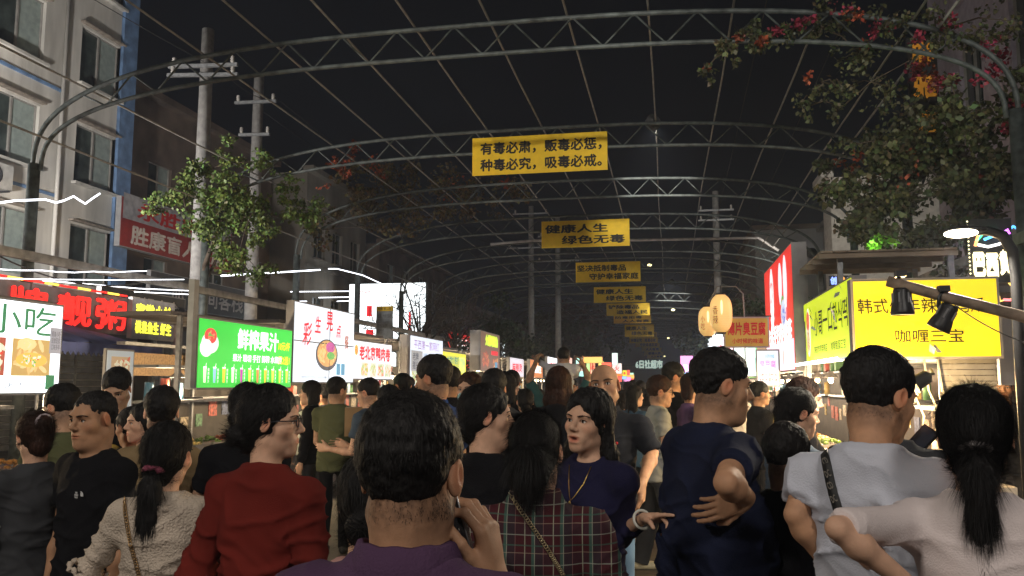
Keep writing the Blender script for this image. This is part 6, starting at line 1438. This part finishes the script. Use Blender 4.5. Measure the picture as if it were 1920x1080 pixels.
def where(px, py, Z, face, lean=(0, 0), hairt=.013, neckshift=0.):
    """root position and height of a person whose hair top is seen at the pixel at camera depth Z"""
    p = Vector((0, 0, CAMZ)) + ray(px, py) * (Z / FPX)
    off = Matrix.Rotation(R(face), 3, 'Z') @ Vector((lean[0], lean[1] * 1.35 + .022 + neckshift, 0))
    return (p.x - off.x, p.y - off.y), p.z - hairt + (lean[0] ** 2 + lean[1] ** 2) * .2
def P_(label, px, py, Z, face, **k):
    lean = k.get('lean', (0, 0)); pos, H = where(px, py, Z, face, lean, .013 if k.get('hair', 'short') != 'bald' else 0., k.get('neckshift', 0.))
    if 'H' in k: 
        H0 = k.pop('H'); k['lift'] = H - H0; H = H0
    px_arms(k, pos, face, k.get('lift', 0))
    return person(label, pos, face, H, **k) + (H,)
def px_arms(k, pos, face, lift):
    Mi = Matrix.Rotation(R(-face), 3, 'Z'); o = Vector((pos[0], pos[1], lift))
    loc = lambda q: np.array(Mi @ (Vector((0, 0, CAMZ)) + ray(q[0], q[1]) * (q[2] / FPX) - o))
    for sd, a in list(k.get('arms', {}).items()):
        if a[0] == 'px':
            el, wr = loc(a[1]), loc(a[2]); tip = loc(a[3]) if len(a) > 3 and a[3] else None; op = dict(a[4]) if len(a) > 4 else {}
            for key in ('n', 'side'):
                if key in op: op[key] = np.array(Mi @ Vector(op[key]))
            k['arms'][sd] = (el, wr, None if tip is None else tip - wr, op, 'abs')
def cloth_px(root, pix, off=.005, name='shirt'):
    from mathutils.bvhtree import BVHTree
    o = [c for c in root.children if c.name.startswith(name)][0]; me = o.data; Mi = root.matrix_basis.inverted()
    t = BVHTree.FromPolygons([v.co for v in me.vertices], [tuple(p.vertices) for p in me.polygons]); out = []
    for px, py in pix:
        h = t.ray_cast(Mi @ Vector((0, 0, CAMZ)), (Mi.to_3x3() @ ray(px, py)).normalized())
        if h[0] is not None: out.append(h[0] + h[1] * off)
    return out
def cloth_pts(root, pts, off=.006, name='shirt'):
    """drops (x, z) points onto the back (y<0) or front (y>0) of the garment; pts (x, z, side)"""
    from mathutils.bvhtree import BVHTree
    o = [c for c in root.children if c.name.startswith(name)][0]; me = o.data
    t = BVHTree.FromPolygons([v.co for v in me.vertices], [tuple(p.vertices) for p in me.polygons]); out = []
    for x, z, s in pts:
        h = t.ray_cast(Vector((x, s * 1.0, z)), Vector((0, -s, 0)))
        out.append((h[0] + h[1] * off) if h[0] is not None else (out[-1] if out else Vector((x, s * .1, z))))
    return out
def fill(pts, n):
    out = []
    for i in range(n + 1):
        u = i / n * (len(pts) - 1); k = min(int(u), len(pts) - 2); f = u - k; a, b = pts[k], pts[k + 1]; out.append((a[0] + (b[0] - a[0]) * f, a[1] + (b[1] - a[1]) * f) + tuple(a[2:]))
    return out
def chain_strap(root, pts, n, m, name='bag_chain', r=.0055, w=.0016):
    q = cloth_px(root, [p[:2] for p in fill(pts, n)], .004) if pts[0][0] > 5 else cloth_pts(root, fill(pts, n), .004)
    for i in range(len(q) - 1):
        a, b = q[i], q[i + 1]; c = (a + b) / 2; d = (b - a).normalized(); s = d.cross(Vector((0, 1, 0) if i % 2 else (0, .5, .2))).normalized(); M_ = MB()
        M_.tube([c + d * (b - a).length * .62 * math.cos(t) + s * r * math.sin(t) for t in [2 * PI * j / 8 for j in range(9)]], w, 4, cap=False); M_.build('chain_link', m, root)
def strap_band(root, pts, n, width, m, name='bag_strap', edge=None):
    q = cloth_px(root, [p[:2] for p in fill(pts, n)], .004) if pts[0][0] > 5 else cloth_pts(root, fill(pts, n), .006); n = len(q) - 1; M_ = MB(); vs = []; fs = []
    for i, p in enumerate(q):
        d = (q[min(i + 1, n)] - q[max(i - 1, 0)]).normalized(); s = d.cross(Vector((0, 1, 0))).normalized() * width / 2; vs += [p - s, p + s]
    for i in range(len(q) - 1): fs.append((2 * i, 2 * i + 1, 2 * i + 3, 2 * i + 2))
    M_.add(vs, fs, True); o = M_.build(name, m, root); sd = o.modifiers.new('t', 'SOLIDIFY'); sd.thickness = .004; return o, q
M_GOLD = mat('gold', (.75, .50, .16), rough=.3, metal=1.)

# 1 man on the phone
k1 = dict(vox=.0065, hvox=.0028, handvox={'R': .0022})
r1, J1, T1, nb1, H1 = P_('man in a purple polo shirt seen from behind holding a phone to his ear', 775, 741, 1.37, -3, hair='crop', hair_len=-.002, seed=1, top=C_PURP, collar=True, skin=SK_M, faced=False, strand_n=26000, strand_w=.0010, fat=.15, hs=1.02,
    arms={'R': ('px', (1010, 1260, 1.50), (925, 1085, 1.38), (908, 960, 1.38), {'n': (-1, .15, -.1), 'side': (-.25, -1, .0), 'curl': (.55, .55, .5, .5), 'curl2': (.95, .9, .9, .9), 'thumb': (.25, .35), 'spread': .09}), 'L': ((-.25, .05, -1), (.05, .5, -1))}, **k1)
ph = MB(); ph.box((0, 0, 0), (.0085, .074, .152)); o = ph.build('phone', [mat('phone_black', (.015, .015, .017), rough=.12, spec=.7)], None)
o.location = Vector((0, 0, CAMZ)) + ray(863, 962) * (1.40 / FPX); o.rotation_euler = (0, R(-15), R(11)); tag(o, 'black phone held to the ear of the man in purple', 'phone')
ph = MB(); ph.tube([(.0045, -.0375, -.074), (.0045, -.0375, .074)], .0016, 6); ph.build('metal_rim', M_STEEL, o); ph = MB(); ph.box((.006, .012, .05), (.004, .03, .03)); ph.build('camera_bump', mat('phone_black'), o)
# 2 red sweater woman
r, J, T, nb, H = P_('woman in a brick red sweater and black glasses looking to the right', 512, 722, 2.75, -12, head=(-62, 0, 0), fem=True, hair='lowbun', hair_len=.002, seed=2, top=C_RED, skin=SK_F, gl=True, sleeve=1.42, foldamp=1.5, strand_n=5000, strand_w=.0018, vox=.008, hvox=.0036, hem=.42, shoulder=1.05,
    arms={'L': ((-.30, -.10, -1), (.10, .55, -.85)), 'R': ((.22, -.05, -1), (-.15, .75, -.60))})
m_ = MB(); m_.tube([nb + np.array((math.cos(a) * .062, -.004 + math.sin(a) * .058, .0 + .006 * math.cos(a))) for a in [2 * PI * i / 20 for i in range(21)]], .011, 7); m_.build('inner_collar', C_DBLUE, r)
# 3 lace blouse woman
r, J, T, nb, H = P_('woman in a cream lace blouse with a pink band round her ponytail', 318, 790, 2.95, 10, head=(-6, 2, 4), fem=True, hair='tail', tail=dict(z=-.035, l=.27, r=.034, dx=-.04, band=mat('scrunchie_pink', (.30, .06, .11), rough=.7, bump=.6, bs=200)), seed=3, top=C_LACE, skin=SK_F, sleeve=.86, foldamp=1.3, strand_n=4500, strand_w=.0018, hvox=.0036, hs=1.0,
    arms={'L': ((-.55, -.05, -1), (.1, .5, -1)), 'R': ((.50, -.05, -1), (-.1, .4, -1))})
for sg, sd in ((-1, 'L'), (1, 'R')):
    sh, el = J[sd][0], J[sd][1]; c = sh + (el - sh) * .84; ax = Vector(el - sh).normalized(); q_ = ax.to_track_quat('Z', 'Y').to_matrix(); m_ = MB(); m_.tube([Vector(c) + q_ @ Vector((math.cos(a) * .066, math.sin(a) * .066, .007 * math.sin(a * 9))) for a in [2 * PI * i / 60 for i in range(61)]], [.008 + .004 * math.sin(i * 1.9) for i in range(61)], 6); m_.build('sleeve_ruffle', C_LACE, r)
m_ = MB(); m_.tube([nb + np.array((math.cos(a) * .095, -.012 + math.sin(a) * .070, -.038 + .008 * math.sin(a * 8))) for a in [2 * PI * i / 60 for i in range(61)]], [.009 + .004 * math.sin(i * 1.7) for i in range(61)], 6); m_.build('neck_ruffle', C_LACE, r)
chain_strap(r, [(232, 915), (236, 960), (246, 1020), (262, 1079)], 34, mat('chain_brass', (.35, .22, .10), rough=.35, metal=.8), r=.006, w=.0022)
# 4 black t-shirt man facing
r, J, T, nb, H = P_('stern man facing us in a black T-shirt with a small white chest logo', 178, 730, 3.55, 158, head=(8, -4, 0), hair='buzz', seed=4, top=C_BLACK, skin=SK_T, fat=.12, strand_n=3500, strand_w=.0016, hvox=.0034, foldamp=.8, lean=(0, .0))
lp = cloth_pts(r, [(-.085, H * .745, 1)], .004)[0]; lg = MB(); 
for k in range(3): lg.tube([(.012 + (.006 + k * .006) * math.cos(a), -.001, -.006 + (.006 + k * .006) * math.sin(a)) for a in [PI * .5 * j / 6 for j in range(7)]], .0022, 4)
LOGO = mat('print_logo_white', (.7, .7, .7)); o = lg.build('chest_logo', LOGO, r, lp, (R(0), 0, R(180)))
for k, w_ in enumerate(('THE', 'NORTH', 'FACE')): text(w_, (.016, .026, .022)[k], .0075, LOGO, r, lp + Vector((.012, .002, .007 - k * .009)), rot=(0, 0, R(180)), bold=.03)
# 5 stripe sleeve woman
r, J, T, nb, H = P_('woman with a clipped bun in a dark sweater with three white sleeve stripes', 68, 772, 3.9, 62, head=(0, -14, 0), fem=True, hair='bun', seed=5, top=C_DKGREY, bottom=(C_LGREY, 'skirt'), skin=SK_F, sleeve=1.75, hairm=None, haircol=H_BR, strand_n=2500, arms={'R': ((.10, .10, -1), (-.05, .9, -.3)), 'L': ((-.1, .2, -1), (0, .9, -.3))})
el, wr = J['L'][1], J['L'][2]; sh = J['L'][0]
for sd in 'LR':
    sh, el = J[sd][0], J[sd][1]; ax = Vector(el - sh).normalized()
    for k in range(3): c = Vector(sh + (el - sh) * (.68 + .10 * k)); m_ = MB(); m_.lathe(c, [(.0545, -.006), (.056, 0), (.0545, .006)], 18, ax); m_.build('sleeve_stripe', cloth('stripe_white', (.6, .6, .58)), r)
m_ = MB(); hb = T @ np.array((0, -.115, .055, 1)); m_.lathe(hb[:3], [(.030, -.01), (.040, 0), (.030, .01)], 12, Vector((0, 1, .2))); m_.build('hair_clip', mat('clip_pearl', (.5, .42, .45), rough=.3), r)
# 6..
P_('young man in an olive shirt with a sharp fade looking left', 118, 722, 4.55, 78, head=(4, -14, 0), hair='crop', seed=6, top=C_OLIVE, skin=SK_Y, strand_n=2500, arms={'R': ((.1, .3, -1), (-.2, 1, -.2)), 'L': ((-.1, .3, -1), (.2, 1, -.2))}, shoulder=.92)
r, J, T, nb, H = P_('fringe haired young man in a black tee with a yellow print looking down', 221, 692, 5.35, -160, head=(0, -26, 0), hair='short', hair_len=.006, seed=7, top=C_BLACK, skin=SK_Y, strand_n=2000)
lp = cloth_pts(r, [(.0, H * .70, 1)], .003)[0]; m_ = MB(); m_.ball((0, 0, 0), (.09, .012, .07), 12, 6); o = m_.build('shirt_print', mat('print_yellow', (.55, .36, .04), var=.5, vs=18), r, lp)
P_('small woman with tied dark hair facing left beside the stern man', 246, 764, 5.0, 72, head=(0, -8, 0), fem=True, hair='lowbun', seed=8, top=C_BLACK, skin=SK_F, strand_n=1500)
P_('woman in a red top whose face shows behind the tan coat', 270, 755, 4.85, 130, head=(10, 0, 0), fem=True, hair='bob', seed=9, top=C_REDT, skin=SK_F, strand_n=1200)
P_('person in a tan coat with thick black hair, back turned behind the lace blouse', 305, 727, 4.05, 22, head=(14, 0, 0), fem=True, hair='short', hair_len=.008, seed=10, top=C_TAN, skin=SK_F, sleeve=1.9, strand_n=2500)
P_('person in a black tee with hair pins, half hidden behind the red sweater', 468, 718, 3.95, 8, head=(-10, 0, 0), fem=True, hair='lowbun', seed=11, top=C_BLACK, skin=SK_F, strand_n=2500, lean=(-.03, 0), arms={'L': ((-.42, .15, -1), (.1, .9, -.3)), 'R': ((.2, .1, -1), (0, 1, -.2))})
r, J, T, nb, H = P_('man in an olive tee and black trousers standing at the noodle stall', 633, 708, 8.4, 4, head=(-30, -4, 0), hair='crop', seed=12, top=C_OLIVE, skin=SK_Y, bottom=(C_BLACK, 1.25), strand_n=1500, hs=1.06, vox=.010, arms={'L': ((-.1, .2, -1), (0, 1, -.1)), 'R': ((.35, .0, -1), (-.1, .25, -1))})
P_('man with glasses facing left carrying a tan cardboard box', 690, 710, 7.5, 84, head=(0, -6, 0), hair='crop', seed=13, top=C_GBLUE, skin=SK_F, gl=True, vox=.011, strand_n=1200, arms={'R': ((.1, .2, -1), (-.1, 1, .1)), 'L': ((-.1, .2, -1), (.1, 1, .1))})
p = at(671, 790, 7.4); m_ = MB(); m_.box((0, 0, 0), (.22, .26, .26)); o = m_.build('cardboard_box', mat('cardboard', (.36, .23, .11), rough=.8), None, (p.x, p.y, p.z), (0, 0, .3)); tag(o, 'tan cardboard box held by the man with glasses at the duck stall', 'box'); m_ = MB(); m_.box((0, 0, .131), (.222, .05, .003)); m_.build('tape', mat('tape', (.45, .36, .2), rough=.3), o)
P_('woman with short dark hair in grey looking left at the duck roll stall', 727, 722, 6.5, 78, head=(0, -6, 0), fem=True, hair='bob', seed=14, top=C_DKGREY, skin=SK_F, vox=.010, strand_n=1200)
r, J, T, nb, H = P_('tall man in a blue shirt looking left above the phone man', 812, 668, 5.0, 62, head=(16, -6, 0), hair='crop', seed=15, top=cloth('royal_blue', (.02, .06, .22)), collar=True, skin=SK_M, strand_n=2500, hs=1.06)
r, J, T, nb, H = P_('woman with a low bun in a black top turned to the right', 914, 721, 3.15, -22, head=(-50, 0, 0), fem=True, hair='lowbun', hair_len=.002, seed=16, top=C_BLACK, skin=SK_F, fat=.25, strand_n=4500, strand_w=.0017, hvox=.0036)
m_ = MB(); m_.tube([nb + np.array((math.cos(a) * .060, -.002 + math.sin(a) * .056, -.006)) for a in [2 * PI * i / 20 for i in range(21)]], .005, 6); m_.build('white_neckline', C_WHITE, r)
r, J, T, nb, H = P_('woman in a maroon plaid shirt with bundled black hair and a chain strap', 1004, 770, 2.42, 4, head=(-6, 3, 0), fem=True, hair='tail', hair_len=-.007, tail=dict(z=.015, l=.085, r=.044), seed=17, top=C_PLAID, skin=SK_F, sleeve=1.9, collar=True, foldamp=1.1, strand_n=8000, strand_w=.0015, hvox=.0032, vox=.007, shoulder=1.08, fat=.15,
    arms={'L': ((-.30, .0, -1), (.1, .5, -1)), 'R': ((.32, -.02, -1), (-.05, .4, -1))})
chain_strap(r, [(946, 914), (990, 975), (1030, 1035), (1056, 1079)], 40, mat('chain_gold', (.55, .45, .28), rough=.3, metal=.9), r=.0055, w=.0016)
# 18 talking woman
r, J, T, nb, H = P_('long haired woman in dark blue talking and pointing to the right', 1101, 730, 3.3, 146, head=(6, 4, -4), fem=True, mouth=.85, hair='long', hair_len=.006, seed=18, top=C_DBLUE, skin=SK_F, sleeve=1.55, strand_n=6000, strand_w=.0017, hvox=.003, handvox={'L': .004}, hs=1.02,
    arms={'L': ('px', (1158, 1000, 3.30), (1208, 972, 3.08), (1288, 965, 2.95), {'n': (.1, -.5, -1), 'side': (0, -.6, .6), 'curl': (.06, .75, .95, 1.0), 'thumb': (.5, .5)}), 'R': ((.1, .1, -1), (-.3, .8, .1))})
q = cloth_pts(r, [(-.05, H * .825, 1), (-.035, H * .785, 1), (-.012, H * .755, 1), (0, H * .745, 1), (.012, H * .755, 1), (.035, H * .785, 1), (.05, H * .825, 1)], .006); m_ = MB(); m_.tube(q, .0018, 5); m_.build('necklace', M_GOLD, r); m_ = MB(); m_.ball(q[3] + Vector((0, .004, -.014)), (.006, .004, .015), 8, 6); m_.build('pendant', M_GOLD, r)
wr = J['L'][2]; el = J['L'][1]; c = Vector(el + (wr - el) * .93); m_ = MB(); ax = Vector(wr - el).normalized(); q_ = ax.to_track_quat('Z', 'Y').to_matrix(); m_.tube([c + q_ @ Vector((math.cos(a) * .034, math.sin(a) * .034, 0)) for a in [2 * PI * i / 20 for i in range(21)]], .0055, 8); m_.build('bracelet', mat('jade_white', (.65, .65, .58), rough=.2), r)
# 19 bald man
r, J, T, nb, H = P_('bald man in a dark polo shirt facing us behind the talking woman', 1133, 683, 4.9, 170, head=(4, 6, 6), hair='bald', seed=19, top=C_POLO, collar=True, skin=SK_T, bottom=C_JEANS, sleeve=.92, hvox=.0036, mouth=.15, hs=1.08, shoulder=1.06, arms={'L': ('px', (1224, 850, 4.75), (1204, 905, 4.45), (1203, 945, 4.4), {}), 'R': ((.3, .1, -1), (0, .4, -1))})
lp = cloth_pts(r, [(-.09, H * .745, 1)], .004)[0]; m_ = MB(); m_.ball((0, 0, 0), (.010, .003, .008), 8, 5); m_.build('chest_emblem', mat('emblem_red', (.5, .02, .02)), r, lp)
# 20 young man, full figure
P_('young man with glasses in a grey tee, dark baggy trousers and pale sneakers', 1238, 706, 7.55, -76, head=(-10, -4, 0), hair='crop', hair_len=.002, seed=20, top=C_GREY, skin=SK_Y, gl=True, bottom=(C_DKGREY, 1.55), shoes=mat('sneaker_cream', (.60, .55, .38), rough=.6, var=.2, vs=20), vox=.009, hvox=.0045, haircol=H_BR, hs=1.10, lean=(0, .02), legs=((-.6, -.14), (.6, .16)), strand_n=2500, arms={'R': ((.12, .05, -1), (.0, .45, -.9)), 'L': ((-.1, .1, -1), (0, .5, -1))})
# 21 navy man with the hand on his hip
P_('heavy man in a navy T-shirt with the back of his hand on his hip', 1352, 655, 3.1, -62, head=(-14, -6, 0), hair='spiky', seed=21, top=C_NAVY, skin=SK_M, fat=.50, belly=.060, shoulder=.96, hem=.43, foldamp=1.1, strand_n=9000, strand_w=.0018, hvox=.0034, handvox={'R': .0038}, vox=.0075, lean=(0, .02), hs=1.06, neckshift=.035, bottom=(C_BLACK, 1.35), hair_len=-.006,
    arms={'R': ('px', (1362, 905, 2.60), (1400, 932, 2.74), (1338, 955, 2.73), {'n': (.2, 1, .2), 'side': (.6, .0, -1), 'curl': (.35, .38, .42, .45), 'thumb': (.15, .3), 'spread': .035}), 'L': ((-.2, .2, -1), (0, 1, -.4))}, sleeve=.62)
P_('woman with a ponytail in grey blue lit golden from the stall', 1495, 728, 4.0, -62, head=(-12, -8, 0), fem=True, hair='tail', tail=dict(z=.055, l=.22, r=.030), seed=22, top=C_GBLUE, skin=SK_F, strand_n=3500, strand_w=.002, hvox=.0038)
P_('long haired woman behind the ponytail woman, orange light on her face', 1507, 708, 4.9, -95, head=(-5, -10, 0), fem=True, hair='long', seed=23, top=C_BLACK, skin=SK_F, haircol=H_BR, strand_n=3000, strand_w=.002)
P_('boy in black with short hair standing before the ponytail woman', 1475, 795, 3.05, -28, head=(-6, -5, 0), hair='crop', seed=24, top=C_BLACK, skin=SK_Y, strand_n=5000, strand_w=.0017, hvox=.0038, shoulder=.95, hs=.98)
# 25 white shirt man
r, J, T, nb, H = P_('man in a white shirt with a patterned black strap across his back', 1645, 657, 2.45, -32, head=(-24, -12, 0), hair='crop', hair_len=.0, seed=25, top=C_WHITE, skin=SK_M, foldamp=1.5, strand_n=9000, strand_w=.0015, hvox=.0030, vox=.007, lean=(.0, -.06), neckshift=.10, hs=1.06, fat=.0, shoulder=.92, hem=.44,
    arms={'L': ('px', (1492, 965, 2.40), (1556, 1062, 2.42), None), 'R': ('px', (1612, 1010, 2.22), (1690, 1110, 2.3), None)}, sleeve=.62)
o, q = strap_band(r, [(1542, 806), (1548, 850), (1560, 910), (1578, 975)], 24, .026, mat('strap_black', (.014, .014, .014), rough=.6))
for k in range(2, len(q) - 2, 3):
    d = (q[k + 1] - q[k]).normalized(); text('DC' if k % 2 else 'CD', .016, .020, mat('strap_print', (.22, .20, .17)), r, M=Matrix.Translation(q[k] + Vector((0, -.005, 0))) @ Matrix.Rotation(R(-28), 4, 'Y'), bold=.02)
r, J, T, nb, H = P_('customer hidden behind the white shirted man, only a forearm and hand show', 1662, 690, 3.15, -40, hair='crop', seed=43, top=C_DKGREY, skin=SK_F, handvox={'R': .0034}, arms={'R': ('px', (1640, 900, 2.95), (1680, 852, 3.05), (1728, 846, 3.12), {'n': (0, -.2, -1), 'side': (-.2, 1, .3), 'curl': (.35, .45, .5, .55), 'thumb': (.3, .4)})})
m_ = MB(); wr = Vector(J['R'][2]); o = MB(); o.box((0, 0, 0), (.074, .009, .15)); o = o.build('phone', mat('phone_black'), None); wl = Vector((0, 0, CAMZ)) + ray(1722, 832) * (3.12 / FPX); o.location = wl; o.rotation_euler = (R(-35), R(25), R(-60)); tag(o, 'dark phone held out over the golden stall', 'phone'); sc_ = MB(); sc_.box((0, -.0052, 0), (.068, .001, .14)); sc_.build('screen', mat('screen_dark', (.03, .035, .05), rough=.1), o)
# 26 ponytail woman right
r, J, T, nb, H = P_('woman in a pale pink tee with a long ponytail, hand on hip', 1822, 724, 2.08, -20, head=(2, 3, 0), fem=True, hair='tail', hair_len=.002, tail=dict(z=-.012, l=.25, r=.030, dx=.02, band=mat('hair_tie_clear', (.10, .09, .09), rough=.3)), seed=26, top=C_PINKW, skin=SK_F, foldamp=1.0, strand_n=12000, strand_w=.0012, hvox=.003, vox=.0065, hs=1.0, shoulder=.95, sleeve=.93, hem=.45,
    arms={'L': ('px', (1570, 990, 1.92), (1715, 1105, 1.94), (1780, 1150, 1.93), {}), 'R': ((.28, .15, -1), (-.3, .8, .1))})
P_('vendor in dark clothes at the far right beyond the white cabinet', 1880, 702, 8.0, 160, hair='crop', seed=27, top=C_BLACK, skin=SK_M, vox=.012, strand_n=600)
# 28, 29 boy on shoulders
P_('woman with long auburn hair seen from behind under the carried boy', 1048, 688, 6.4, 3, head=(-3, 5, 0), fem=True, hair='long', hair_len=.006, haircol=H_AUB, seed=29, top=C_BLACK, skin=SK_F, strand_n=4500, strand_w=.003, vox=.010, hvox=.005)
P_('man in teal with both arms raised to hold the boy on his shoulders', 1049, 693, 9.3, 3, head=(0, 0, 0), hair='crop', seed=41, top=C_TEAL, skin=SK_F, sleeve=.9, strand_n=900, strand_w=.003, vox=.010, hvox=.007, arms={'L': ('px', (991, 712, 9.25), (1003, 683, 9.25), (1006, 668, 9.25), {'curl': (.9, .9, .9, .9)}), 'R': ('px', (1104, 710, 9.25), (1094, 686, 9.25), (1088, 670, 9.25), {'curl': (.9, .9, .9, .9)})})
P_('small boy in a white hoodie riding high on the shoulders of the man in teal', 1057, 652, 9.3, 0, H=1.08, hair='crop', seed=28, top=C_WHITE, skin=SK_F, sleeve=1.9, vox=.009, hvox=.0055, hs=1.0, seated=True, hem=.50, strand_n=1500, strand_w=.003, arms={'L': ('px', (1030, 690, 9.3), (1010, 678, 9.3), None), 'R': ('px', (1078, 700, 9.3), (1088, 684, 9.3), None)}, shoulder=1.1)
P_('curly haired woman in a pale blue face mask facing us', 880, 698, 5.9, 165, fem=True, hair='long', haircol=H_BR, mask=True, seed=30, top=C_BLACK, skin=SK_F, vox=.011, strand_n=3000, strand_w=.003)
P_('dark haired man from behind left of the boy, first of two', 926, 694, 5.7, 10, hair='crop', hair_len=.004, seed=31, top=C_BLACK, skin=SK_M, vox=.011, strand_n=2000)
P_('dark haired woman from behind with a floral sleeve, second of two', 948, 697, 6.3, -20, fem=True, hair='bob', seed=32, top=C_DKGREY, skin=SK_F, vox=.011, strand_n=1500)
P_('person in a dusty pink shirt mostly hidden by the man on the phone', 700, 846, 1.95, 8, fem=True, hair='lowbun', seed=33, top=C_PINK, skin=SK_F, vox=.009, strand_n=3000, strand_w=.0018)
P_('man in black with a neat haircut looking right down the street', 1264, 681, 8.4, -60, head=(-20, -8, 0), hair='crop', seed=34, top=C_BLACK, skin=SK_M, vox=.012, strand_n=1200, hs=1.1)
P_('woman in a violet patterned top with orange light on her cheek', 1297, 700, 7.6, -70, head=(-10, -6, 0), fem=True, hair='bob', haircol=H_BR, seed=35, top=cloth('violet', (.12, .07, .17), var=.6, bs=40), skin=SK_F, vox=.012, strand_n=1200)
P_('woman in a blue denim jacket seen from behind in the middle of the street', 1190, 722, 9.2, -40, head=(-20, 0, 0), fem=True, hair='long', seed=36, top=C_DENIM, skin=SK_F, vox=.012, sleeve=1.9, strand_n=1500, strand_w=.003)
P_('stall keeper with a white cap behind the noodle stall', 605, 728, 12.6, 95, hair='crop', seed=37, top=C_DKGREY, skin=SK_M, vox=.014, strand_n=300)
P_('stall keeper in a black head scarf behind the duck roll counter', 765, 707, 12.8, 140, fem=True, hair='crop', seed=38, top=C_BLACK, skin=SK_F, vox=.014, strand_n=300)
P_('stall keeper in a pale apron under the juice sign', 575, 735, 11.0, 170, fem=True, hair='bob', seed=39, top=C_GREY, skin=SK_F, vox=.014, strand_n=300)
P_('customer in black leaning at the drinks stall in orange light', 1425, 716, 8.8, -75, hair='crop', seed=40, top=C_BLACK, skin=SK_M, vox=.012, strand_n=800)

# ---------------- crowd down the street: four figures built, then copied
crowd_lib = []
for k, (fm, hr, sl) in enumerate(((False, 'crop', .6), (True, 'long', .6), (False, 'short', 1.9), (True, 'tail', .6), (True, 'bob', 1.9))):
    r_, *_x = person('x', (0, 0), 0, 1.70 if not fm else 1.62, fem=fm, hair=hr, seed=60 + k, sleeve=sl, vox=.015, hvox=.008, strand_n=500, strand_w=.006, skin=SK_F if fm else SK_M, hs=1.08, faced=True)
    crowd_lib.append(r_)
CC = [('black', C_BLACK), ('dark grey', C_DKGREY), ('white', C_WHITE), ('navy', C_NAVY), ('blue denim', C_DENIM), ('grey', C_GREY), ('red', C_REDT), ('olive', C_OLIVE), ('black', C_BLACK), ('dusty pink', C_PINK)]
KIND = ['short haired man', 'long haired woman', 'man with long sleeves', 'woman with a ponytail', 'woman with bobbed hair']
used_lib = [False] * 5
def crowd(x, y, face, kind, ci, label=None, group='people in the crowd down the street'):
    global used_lib
    src = crowd_lib[kind]; o = src if not used_lib[kind] else copy_tree(src); used_lib[kind] = True
    o.location = (x, y, 0); o.rotation_euler = (0, 0, R(face)); s = random.uniform(.92, 1.06); o.scale = (s, s, s)
    for c in o.children:
        if c.name.startswith('shirt'): c.material_slots[0].link = 'OBJECT'; c.material_slots[0].material = CC[ci][1]
    if y > 30: seg = 'far down the street'
    elif y > 18: seg = 'in the middle distance'
    else: seg = 'close behind'
    seg += ' on the left' if x < -2.4 else (' mid street' if x < -.3 else ' on the right')
    tag(o, label or '%s in %s, %s, %s' % (KIND[kind], CC[ci][0], seg, 'facing us' if abs(face) > 100 else 'back turned'), 'person', group)
rgc = random.Random(77)
for (px, py, Z, f, k, c) in ((1160, 712, 12, 10, 1, 0), (1168, 726, 10.6, -10, 3, 0), (1200, 712, 13, 0, 0, 3), (1215, 715, 12, 5, 4, 1), (1178, 716, 14, 20, 0, 0), (1186, 704, 16, -10, 2, 6), (1150, 718, 11, 30, 1, 9), (1308, 712, 10, -60, 3, 0), (1318, 705, 13, 20, 0, 0), (1280, 712, 15, 160, 2, 1), (960, 712, 9.5, 12, 0, 0), (985, 725, 8.5, 20, 3, 0), (845, 712, 7.6, 30, 0, 0), (852, 722, 9, 50, 4, 0), (786, 715, 9, 100, 1, 1), (756, 712, 9.6, 60, 0, 0), (585, 728, 9.2, 100, 4, 0), (1010, 712, 11, 0, 4, 1), (970, 716, 12.5, 180, 1, 2), (905, 716, 10.8, 60, 2, 1)):
    p = Vector((0, 0, CAMZ)) + ray(px, py) * (Z / FPX); crowd(p.x, p.y, f, k, c)
pts = []
tries = 0
while len(pts) < 56 and tries < 4000:
    tries += 1; y = 12 + 46 * rgc.random() ** 1.15; x = rgc.uniform(-4.2, 1.2)
    if all((x - a) ** 2 + (y - b) ** 2 > .42 for a, b in pts): pts.append((x, y))
for x, y in pts: crowd(x, y, rgc.choice((0, 10, -15, 0, 170, 180, 30)), rgc.randrange(5), rgc.randrange(len(CC)))
# ------------------------------------------------------------------ night haze
hz = bpy.data.materials.new('night_haze'); hz.use_nodes = True; nt = hz.node_tree; nt.nodes.remove(nt.nodes['Principled BSDF'])
pv = nt.nodes.new('ShaderNodeVolumePrincipled'); pv.inputs['Color'].default_value = (.70, .80, 1.0, 1); pv.inputs['Density'].default_value = .0027; pv.inputs['Anisotropy'].default_value = .3
nt.links.new(pv.outputs[0], nt.nodes['Material Output'].inputs['Volume'])
m = MB(); m.box((0, 60, 9), (330, 360, 21)); tag(m.build('haze', hz), kind='stuff')
SC.cycles.volume_bounces = 0
SC.cycles.volume_step_rate = 1
